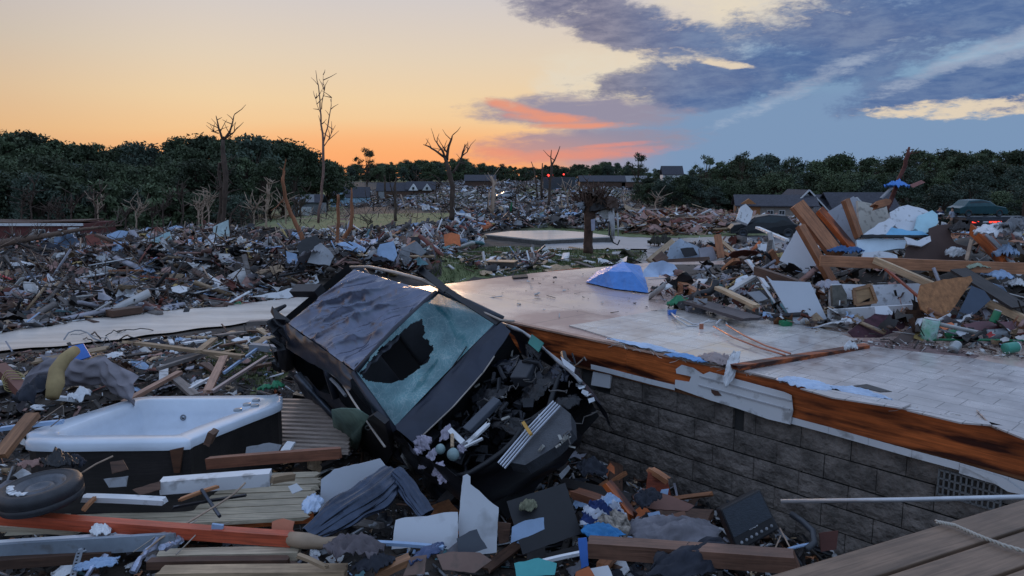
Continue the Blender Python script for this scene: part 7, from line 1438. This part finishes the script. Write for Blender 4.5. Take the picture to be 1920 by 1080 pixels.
for k, (px, a, n_, m, lb) in enumerate([([(510, 978), (530, 972), (552, 978), (548, 998), (508, 1002)], (530, 988, 4.35), (0, -1, .4), mat('salmon foam', (.6, .22, .13), .8, var=.2), 'salmon foam lump right of the red beam'),
   ([(856, 1010), (880, 996), (894, 992), (902, 1010), (914, 1028), (896, 1034), (860, 1040)], (885, 1015, 4.1), (.1, -1, .5), mat('slate shard', (.07, .08, .1), .5, var=.3), 'dark slate shard in front of the white plasterboard'), ([(960, 988), (984, 976), (1020, 970), (1021, 992), (990, 1006), (958, 1018)], (990, 992, 4.35), (0, -1, .6), lblue, 'pale blue paper sheet right of the tall white shard'),
   ([(818, 1040), (850, 1034), (900, 1036), (922, 1050), (890, 1074), (830, 1068)], (870, 1054, 3.95), (0, -1, .7), mat('tan board', (.24, .15, .12), .8, kind='dirty'), 'tan broken board at the bottom centre'), ([(770, 1045), (800, 1040), (796, 1076), (756, 1080)], (780, 1060, 3.9), (0, -1, .5), mat('tan board', (.24, .15, .12), .8), 'tan board piece left of the bottom centre'),
   ([(930, 978), (958, 982), (954, 1016), (936, 1020)], (944, 1000, 4.4), (.2, -1, .2), brownw, 'brown wood block right of the tall white shard'), ([(964, 1056), (1010, 1046), (1044, 1056), (1040, 1078), (968, 1082)], (1000, 1064, 3.9), (0, -1, .7), mat('turquoise bag', (.08, .42, .42), .5), 'turquoise plastic at the bottom centre'),
   ([(1084, 1010), (1100, 1008), (1104, 1060), (1090, 1066)], (1094, 1036, 4.0), (.1, -1, .3), bluem, 'upright blue plastic strip at the bottom'), ([(1080, 1072), (1104, 1062), (1116, 1082), (1078, 1084)], (1096, 1074, 3.8), (0, -1, .6), orangem, 'orange corner piece at the very bottom'),
   ([(1106, 1066), (1140, 1060), (1150, 1084), (1110, 1084)], (1126, 1074, 3.85), (0, -1, .7), white, 'white scrap at the very bottom right of the orange piece'), ([(206, 866), (230, 862), (240, 880), (210, 888)], (222, 874, 5.0), (0, -1, .6), brownw, 'brown scrap in front of the tub cabinet'), ([(462, 838), (505, 830), (528, 834), (520, 850), (460, 852)], (495, 842, 5.6), (0, -1, .6), greyp, 'grey sheet scrap at the right foot of the tub'),
   ([(194, 898), (240, 892), (236, 912), (204, 914)], (216, 902, 4.9), (0, -1, .7), greyp, 'grey shingle in front of the tub'), ([(248, 918), (300, 902), (300, 918), (262, 928)], (275, 915, 4.85), (0, -1, .8), brownw, 'brown shingle beside the white vinyl post'), ([(540, 912), (556, 906), (568, 918), (548, 926)], (553, 916, 4.8), (0, -1, .6), white, 'white torn scrap on the fallen deck')]):
    panel('sheet', lb, 'sheet', px, a, n_, .01, m, jag=.8)
lumber('orange brown offcut slanting at the bottom centre left', (706, 1078, 3.85), (768, 1048, 3.95), .07, .04, mat('raw orange brown plank', (.32, .15, .07), .6)); lumber('white thin strip right of the red beam end', (560, 1042, 4.0), (612, 1064, 3.9), .03, .02, pine); lumber('thin white slat under the white plasterboard', (700, 1018, 4.1), (830, 1026, 4.05), .03, .02, lblue); lumber('white slat crossing the bottom centre', (1000, 1058, 4.0), (1092, 1036, 4.1), .025, .02, vinyl)
# soft things
for (px, py, D, rx, ry, h, m, sd, lb, nm) in [(665, 1030, 4.0, .17, .13, .12, mat('brown grey cloth', (.13, .11, .12), .95, var=.4, scale=6, bump=.5), 52, 'brown grey crumpled cloth at the bottom left of centre', 'cloth'), (700, 1060, 3.9, .12, .1, .08, clothd, 53, 'dark cloth at the bottom centre left', 'cloth'), (800, 1040, 4.0, .14, .06, .06, mat('navy bag', (.05, .08, .18), .4), 54, 'navy blue plastic bag under the white plasterboard', 'bag'),
    (1140, 985, 4.75, .16, .12, .12, mat('leopard cloth', (.3, .26, .22), .9, var=.9, scale=26), 56, 'spotted cloth beside the striped jersey', 'cloth'), (1130, 1000, 4.6, .14, .08, .07, mat('bright blue cloth', (.03, .22, .5), .7), 57, 'bright blue cloth below the striped jersey', 'cloth'), (1260, 1000, 4.7, .3, .16, .14, clothg, 58, 'dark grey cloth lying left of the black amplifier', 'cloth'), (1300, 1050, 4.2, .3, .14, .1, clothd, 59, 'dark cloth below the brown beam', 'cloth'),
    (990, 950, 4.9, .08, .05, .07, mat('mossy tuft', (.2, .2, .13), .95, var=.5, scale=20), 60, 'mossy insulation tuft in the dark below the car', 'insulation'), (585, 945, 4.7, .13, .06, .05, filmm, 61, 'pale plastic bag left of the white plasterboard piece', 'bag'), (142, 868, 5.15, .1, .06, .08, clothd, 62, 'black lump of fabric under the tub edge', 'cloth'), (110, 870, 5.0, .12, .1, .12, black, 63, 'black bin bag behind the spare wheel', 'bag'), (62, 872, 5.0, .09, .06, .06, pink, 64, 'pinkish rubble lump under the left tip of the tub', 'rubble lump'),
    (510, 728, 7.6, .13, .1, .12, greenm, 65, 'green plastic bag behind the right corner of the tub', 'bag'), (150, 745, 6.6, .12, .08, .12, white, 66, 'white torn plastic in front of the folded mattress', 'plastic scrap'), (75, 735, 6.9, .3, .2, .2, clothd, 67, 'dark cloth heap left of the folded mattress', 'cloth'), (1215, 935, 5.2, .1, .1, .1, clothd, 68, 'dark cloth beside the tan leather piece', 'cloth'), (1110, 880, 5.6, .12, .1, .12, clothd, 69, 'dark lump at the foot of the block wall', 'cloth')]:
    tag(crumple(nm.replace(' ', '_'), PY(px, py, D), rx, ry, h, m, seed=sd, rag_=.35, f=2.6, M=rotm(x=12, z=sd * 31)), lb, nm)
# folded mattress
mt_ = mat('dusty mattress', (.23, .21, .23), .95, var=.3, scale=3, bump=.5); e = empty('mattress', PY(165, 720, 7.0), 'dusty grey mattress folded over behind the hot tub', 'mattress')
def matt(u, w):
    c = [PY(46, 738, 7.1), PY(60, 712, 7.2), PY(90, 692, 7.4), PY(130, 686, 7.4), PY(165, 690, 7.4), PY(200, 684, 7.4), PY(215, 700, 7.3), PY(238, 712, 7.2), PY(262, 724, 7.1)]; t = w * (len(c) - 1); i = min(int(t), len(c) - 2); p = c[i].lerp(c[i + 1], t - i)
    a = u * math.pi * .8; r = .14 + .03 * noise.noise(Vector((w * 5, u * 3, 1))); q = .025 * math.sin(u * 18) * math.sin(w * 30)
    return p + Vector((0, -.12 * math.sin(a) * 1.2 - q, .08 * math.cos(a) - .13 * u + .03 * ridge(w * 4, u * 2, 2, 1.3)))
childof(MB().grid(matt, 30, 70).build('cover', mt_, smooth=True), e)
childof(MB().tube([PY(142, 656, 7.2), PY(122, 672, 7.05), PY(106, 695, 6.95), (PY(104, 720, 6.8)), PY(98, 745, 6.7)], [.05, .06, .07, .08, .06], 10).build('foam_edge', mat('yellow foam', (.36, .26, .12), .9, var=.3, bump=.3), smooth=True), e)
panel('plastic_sheet', 'bright blue plastic lid behind the yellow foam edge', 'lid', [(128, 650), (156, 644), (170, 668), (140, 678)], (148, 662, 7.4), (0, -1, .7), .02, bluem)
# cable tangle
for k in range(16):
    rg = random.Random(200 + k); x0 = rg.uniform(150, 330); y0 = rg.uniform(625, 680); pts = []
    D = G(x0, y0).y; w = rg.uniform(20, 90); h = rg.uniform(4, 26 if k % 4 else 45)
    for i in range(9):
        u = i / 8; px = x0 + (u - .5) * w * (1 + .3 * math.sin(u * 7 + k)); pts.append(PY(px, y0 - h * math.sin(math.pi * u) + rg.uniform(-3, 3), D + .3 * math.sin(u * 5 + k)))
    tag(MB().tube(pts, rg.choice([.007, .01, .014]), 6).build('cable', rg.choice([blackm, greyp, barkm]), smooth=True), 'looping dark cable in the tangle beside the dirt lane', 'cable', 'cables tangled beside the dirt lane')
for k in range(4): 
    c = PY(22 + k * 4, 708 + k * 5, 7.6); tag(MB().tube([c + Vector((math.cos(a) * (.10 + .015 * k), .02 * math.sin(3 * a), math.sin(a) * .08)) for a in np.linspace(0, 6.28, 22)], .005, 5, False).build('yellow_hose', mat('yellow hose', (.45, .36, .15), .5), smooth=True), 'coil of thin yellow hose at the left edge', 'hose', 'coils of yellow hose')
# ================================================================ PIT AT RIGHT
lumber('heavy brown beam lying across the bottom of the pit', (1104, 1026, 4.5), (1494, 1052, 4.0), .12, .1, mat('wet brown beam', (.2, .1, .065), .5, kind='wood', var=.35), nm='beam', cat='beam', jag=.02)
# jersey with stripes
jn = bpy.data.materials.new('striped jersey'); jn.use_nodes = True; t = jn.node_tree; b_ = t.nodes['Principled BSDF']; tcn = t.nodes.new('ShaderNodeTexCoord'); wv = t.nodes.new('ShaderNodeTexWave'); wv.bands_direction = 'DIAGONAL'; wv.inputs['Scale'].default_value = 2.6; wv.inputs['Distortion'].default_value = 5; wv.inputs['Detail'].default_value = 2
t.links.new(tcn.outputs['Object'], wv.inputs[0]); r_ = t.nodes.new('ShaderNodeValToRGB'); r_.color_ramp.interpolation = 'CONSTANT'; r_.color_ramp.elements[0].color = (.012, .03, .12, 1); r_.color_ramp.elements[1].position = .62; r_.color_ramp.elements[1].color = (.5, .53, .6, 1); t.links.new(wv.outputs[0], r_.inputs[0]); t.links.new(r_.outputs[0], b_.inputs['Base Color']); b_.inputs['Roughness'].default_value = .9
tag(crumple('striped_jersey', PY(1132, 968, 4.85), .17, .13, .16, jn, seed=55, rag_=.5, f=4, M=rotm(x=25, z=20)), 'navy jersey with white stripes crumpled in the pit', 'jersey')
tag(crumple('paper_scrap', PY(1145, 942, 4.95), .07, .05, .07, lblue, seed=90), 'pale blue paper behind the striped jersey', 'paper')
for a, b2, w, t, m, lb in [((1138, 906, 5.3), (1186, 968, 5.0), .07, .05, jm, 'orange stud end sticking up in the pit'), ((1078, 925, 5.4), (1136, 944, 5.2), .1, .06, mat('dark orange stud', (.22, .08, .04), .6, kind='wood'), 'broken dark orange stud left of the stud end'), ((1218, 880, 5.5), (1250, 900, 5.4), .06, .04, cedar, 'orange end of a board by the block wall')]: lumber(lb, a, b2, w, t, m, jag=.03)
for k, (px, a, n_, m, lb) in enumerate([([(1216, 884), (1252, 902), (1258, 930), (1212, 918)], (1235, 905, 5.45), (.2, -1, .2), redwood, 'red brown box side by the block wall'), ([(1186, 930), (1206, 915), (1260, 930), (1302, 948), (1290, 958), (1230, 955), (1196, 948)], (1240, 938, 5.3), (0, -.8, 1), mat('tan leather', (.2, .09, .065), .6, var=.2), 'curved tan leather piece in the pit'),
   ([(1190, 985), (1240, 968), (1284, 958), (1288, 975), (1240, 985), (1206, 1012), (1186, 1014)], (1235, 984, 4.9), (0, -1, .8), mat('brown card', (.22, .1, .06), .7, var=.2), 'brown cardboard flap in the pit'), ([(1214, 962), (1236, 958), (1240, 970), (1218, 972)], (1226, 966, 5.05), (0, -1, .5), lblue, 'pale paper above the brown cardboard flap'), ([(1240, 918), (1254, 916), (1252, 928), (1238, 926)], (1246, 922, 5.35), (0, -1, .5), lblue, 'small pale paper on the tan leather piece'),
   ([(1048, 890), (1066, 872), (1070, 878), (1053, 899)], (1058, 885, 5.2), (0, -1, .3), greyp, 'small grey tag in the dark beside the car'), ([(1536, 1000), (1572, 995), (1568, 1030), (1540, 1035)], (1552, 1015, 4.7), (0, -1, .3), mat('dark red block', (.12, .04, .03), .7), 'dark red wood block under the deck edge'), ([(950, 940), (1060, 905), (1090, 1000), (980, 1040)], (1020, 970, 4.9), (0, -1, .8), black, 'black sheet standing for deep shade on the ground below the car')]):  # black panel below the car puts the pit's deep shade into colour
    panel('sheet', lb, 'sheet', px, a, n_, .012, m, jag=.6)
# black amplifier box
e = empty('amplifier', PY(1410, 975, 4.75), 'black amplifier cabinet with small white lettering tipped in the pit', 'amplifier'); A = PY(1410, 975, 4.7); nn_ = Vector((-.15, -1, .45)).normalized()
fc = [PP(*p, A, nn_) for p in [(1350, 955), (1425, 917), (1462, 992), (1384, 1036)]]; bx = MB().prism(fc, -nn_ * .26); childof(bevel(bx.build('cabinet', mat('amp black', (.012, .012, .015), .5, var=.3)), .012), e)
gl = [fc[0].lerp(fc[3], .05).lerp(fc[1].lerp(fc[2], .05), .04), fc[0].lerp(fc[3], .05).lerp(fc[1].lerp(fc[2], .05), .96), fc[0].lerp(fc[3], .68).lerp(fc[1].lerp(fc[2], .68), .96), fc[0].lerp(fc[3], .68).lerp(fc[1].lerp(fc[2], .68), .04)]
childof(MB().prism([p + nn_ * .008 for p in gl], -nn_ * .006).build('grille', mat('amp grille', (.03, .04, .055), .5, var=.5, scale=40, stretch=(1, 1, 6), bump=.3)), e)
ux = (fc[2] - fc[3]).normalized(); uz = (fc[0] - fc[3]).normalized()
def fpt(u, v, o_=.006): return fc[3].lerp(fc[2], u).lerp(fc[0].lerp(fc[1], u), v) + nn_ * o_
M3_ = Matrix((ux, nn_.cross(ux) * -1 if False else uz, nn_)).transposed()
lt_ = MB()
for i, g_ in enumerate(([(0, 0, 0, 1), (0, 1, 1, 1), (1, 1, 1, .5), (1, .5, 0, .5), (.3, .5, 1, 0)], [(0, 0, .5, 1), (.5, 1, 1, 0), (.25, .45, .75, .45)], [(0, 0, 0, 1), (0, 1, 1, 1), (0, .5, .7, .5), (0, 0, 1, 0)], [(0, 0, 0, 1), (0, 1, 1, .75), (1, .75, 0, .5), (0, .5, 1, .25), (1, .25, 0, 0)])):
    for (x0, y0, x1, y1) in g_:
        s_ = .011; o0 = fpt(.42, .30) + ux * (i * .017) ; lt_.beam(o0 + ux * x0 * s_ + uz * y0 * .016, o0 + ux * x1 * s_ + uz * y1 * .016, .003, .002, up=tuple(nn_))
childof(lt_.build('lettering', mat('letter white', (.7, .7, .72), .5, bump=0)), e)
for i in range(7):
    kn = MB(); kn.lathe([(0, .014), (.009, .014), (.011, 0)], Matrix.Translation(fpt(.15 + i * .12, .15, .004)) @ M3_.to_4x4(), 12); childof(kn.build('knob', greyp, smooth=True), e)
tag(MB().tube([PY(1484, 964, 4.9), PY(1505, 978, 4.8), PY(1524, 996, 4.7), PY(1527, 1018, 4.6), PY(1512, 1030, 4.55)], .022, 8).build('dark_hose', mat('dark grey hose', (.05, .055, .065), .5), smooth=True), 'dark curved hose right of the black amplifier', 'hose')
lumber('short pale blue strip under the dark hose', (1478, 1030, 4.5), (1518, 1020, 4.6), .02, .01, lblue); 
for a, b2 in (((1452, 1032, 4.55), (1464, 1004, 4.65)), ((1486, 1036, 4.5), (1462, 990, 4.68))): tag(MB().tube([PY(*a), PY(*b2)], .005, 5).build('twig', barkp), 'thin pale twig leaning on the black amplifier', 'twig', 'twigs leaning on the amplifier')
# grass tufts in the yard and on the lawn edge
def tufts(name, label, poly, n, h, seed):
    rg = np.random.RandomState(seed); V = []; xs = [p[0] for p in poly]; ys = [p[1] for p in poly]; c = 0
    while c < n:
        x, y = rg.uniform(min(xs), max(xs)), rg.uniform(min(ys), max(ys))
        if not inpoly(x, y, poly): continue
        c += 1; z = gz(x, y); a = rg.uniform(0, 6.28); hh = h * rg.uniform(.5, 1.3); w = hh * .12; d = Vector((math.cos(a), math.sin(a), 0)); l = Vector((rg.uniform(-.5, .5), rg.uniform(-.5, .5), 0)) * hh
        V += [Vector((x, y, z)) - d * w, Vector((x, y, z)) + d * w, Vector((x, y, z + hh)) + l]
    o = mk(name, V, [(i, i + 1, i + 2) for i in range(0, len(V), 3)], mat('grass blades', (.1, .125, .045), .8, var=.5, scale=2, bump=0)); tag(o, label, 'grass', kind='stuff')
tufts('grass', 'short green grass in the yard behind the hot tub', wpoly([(380, 700), (400, 640), (520, 625), (540, 660), (520, 735)]), 5000, .07, 1)
tufts('grass', 'short green grass of the lawn beyond the floor', wpoly([(800, 540), (850, 472), (930, 463), (1030, 467), (1210, 473), (1215, 488), (1180, 498), (1000, 518)]), 16000, .12, 2)
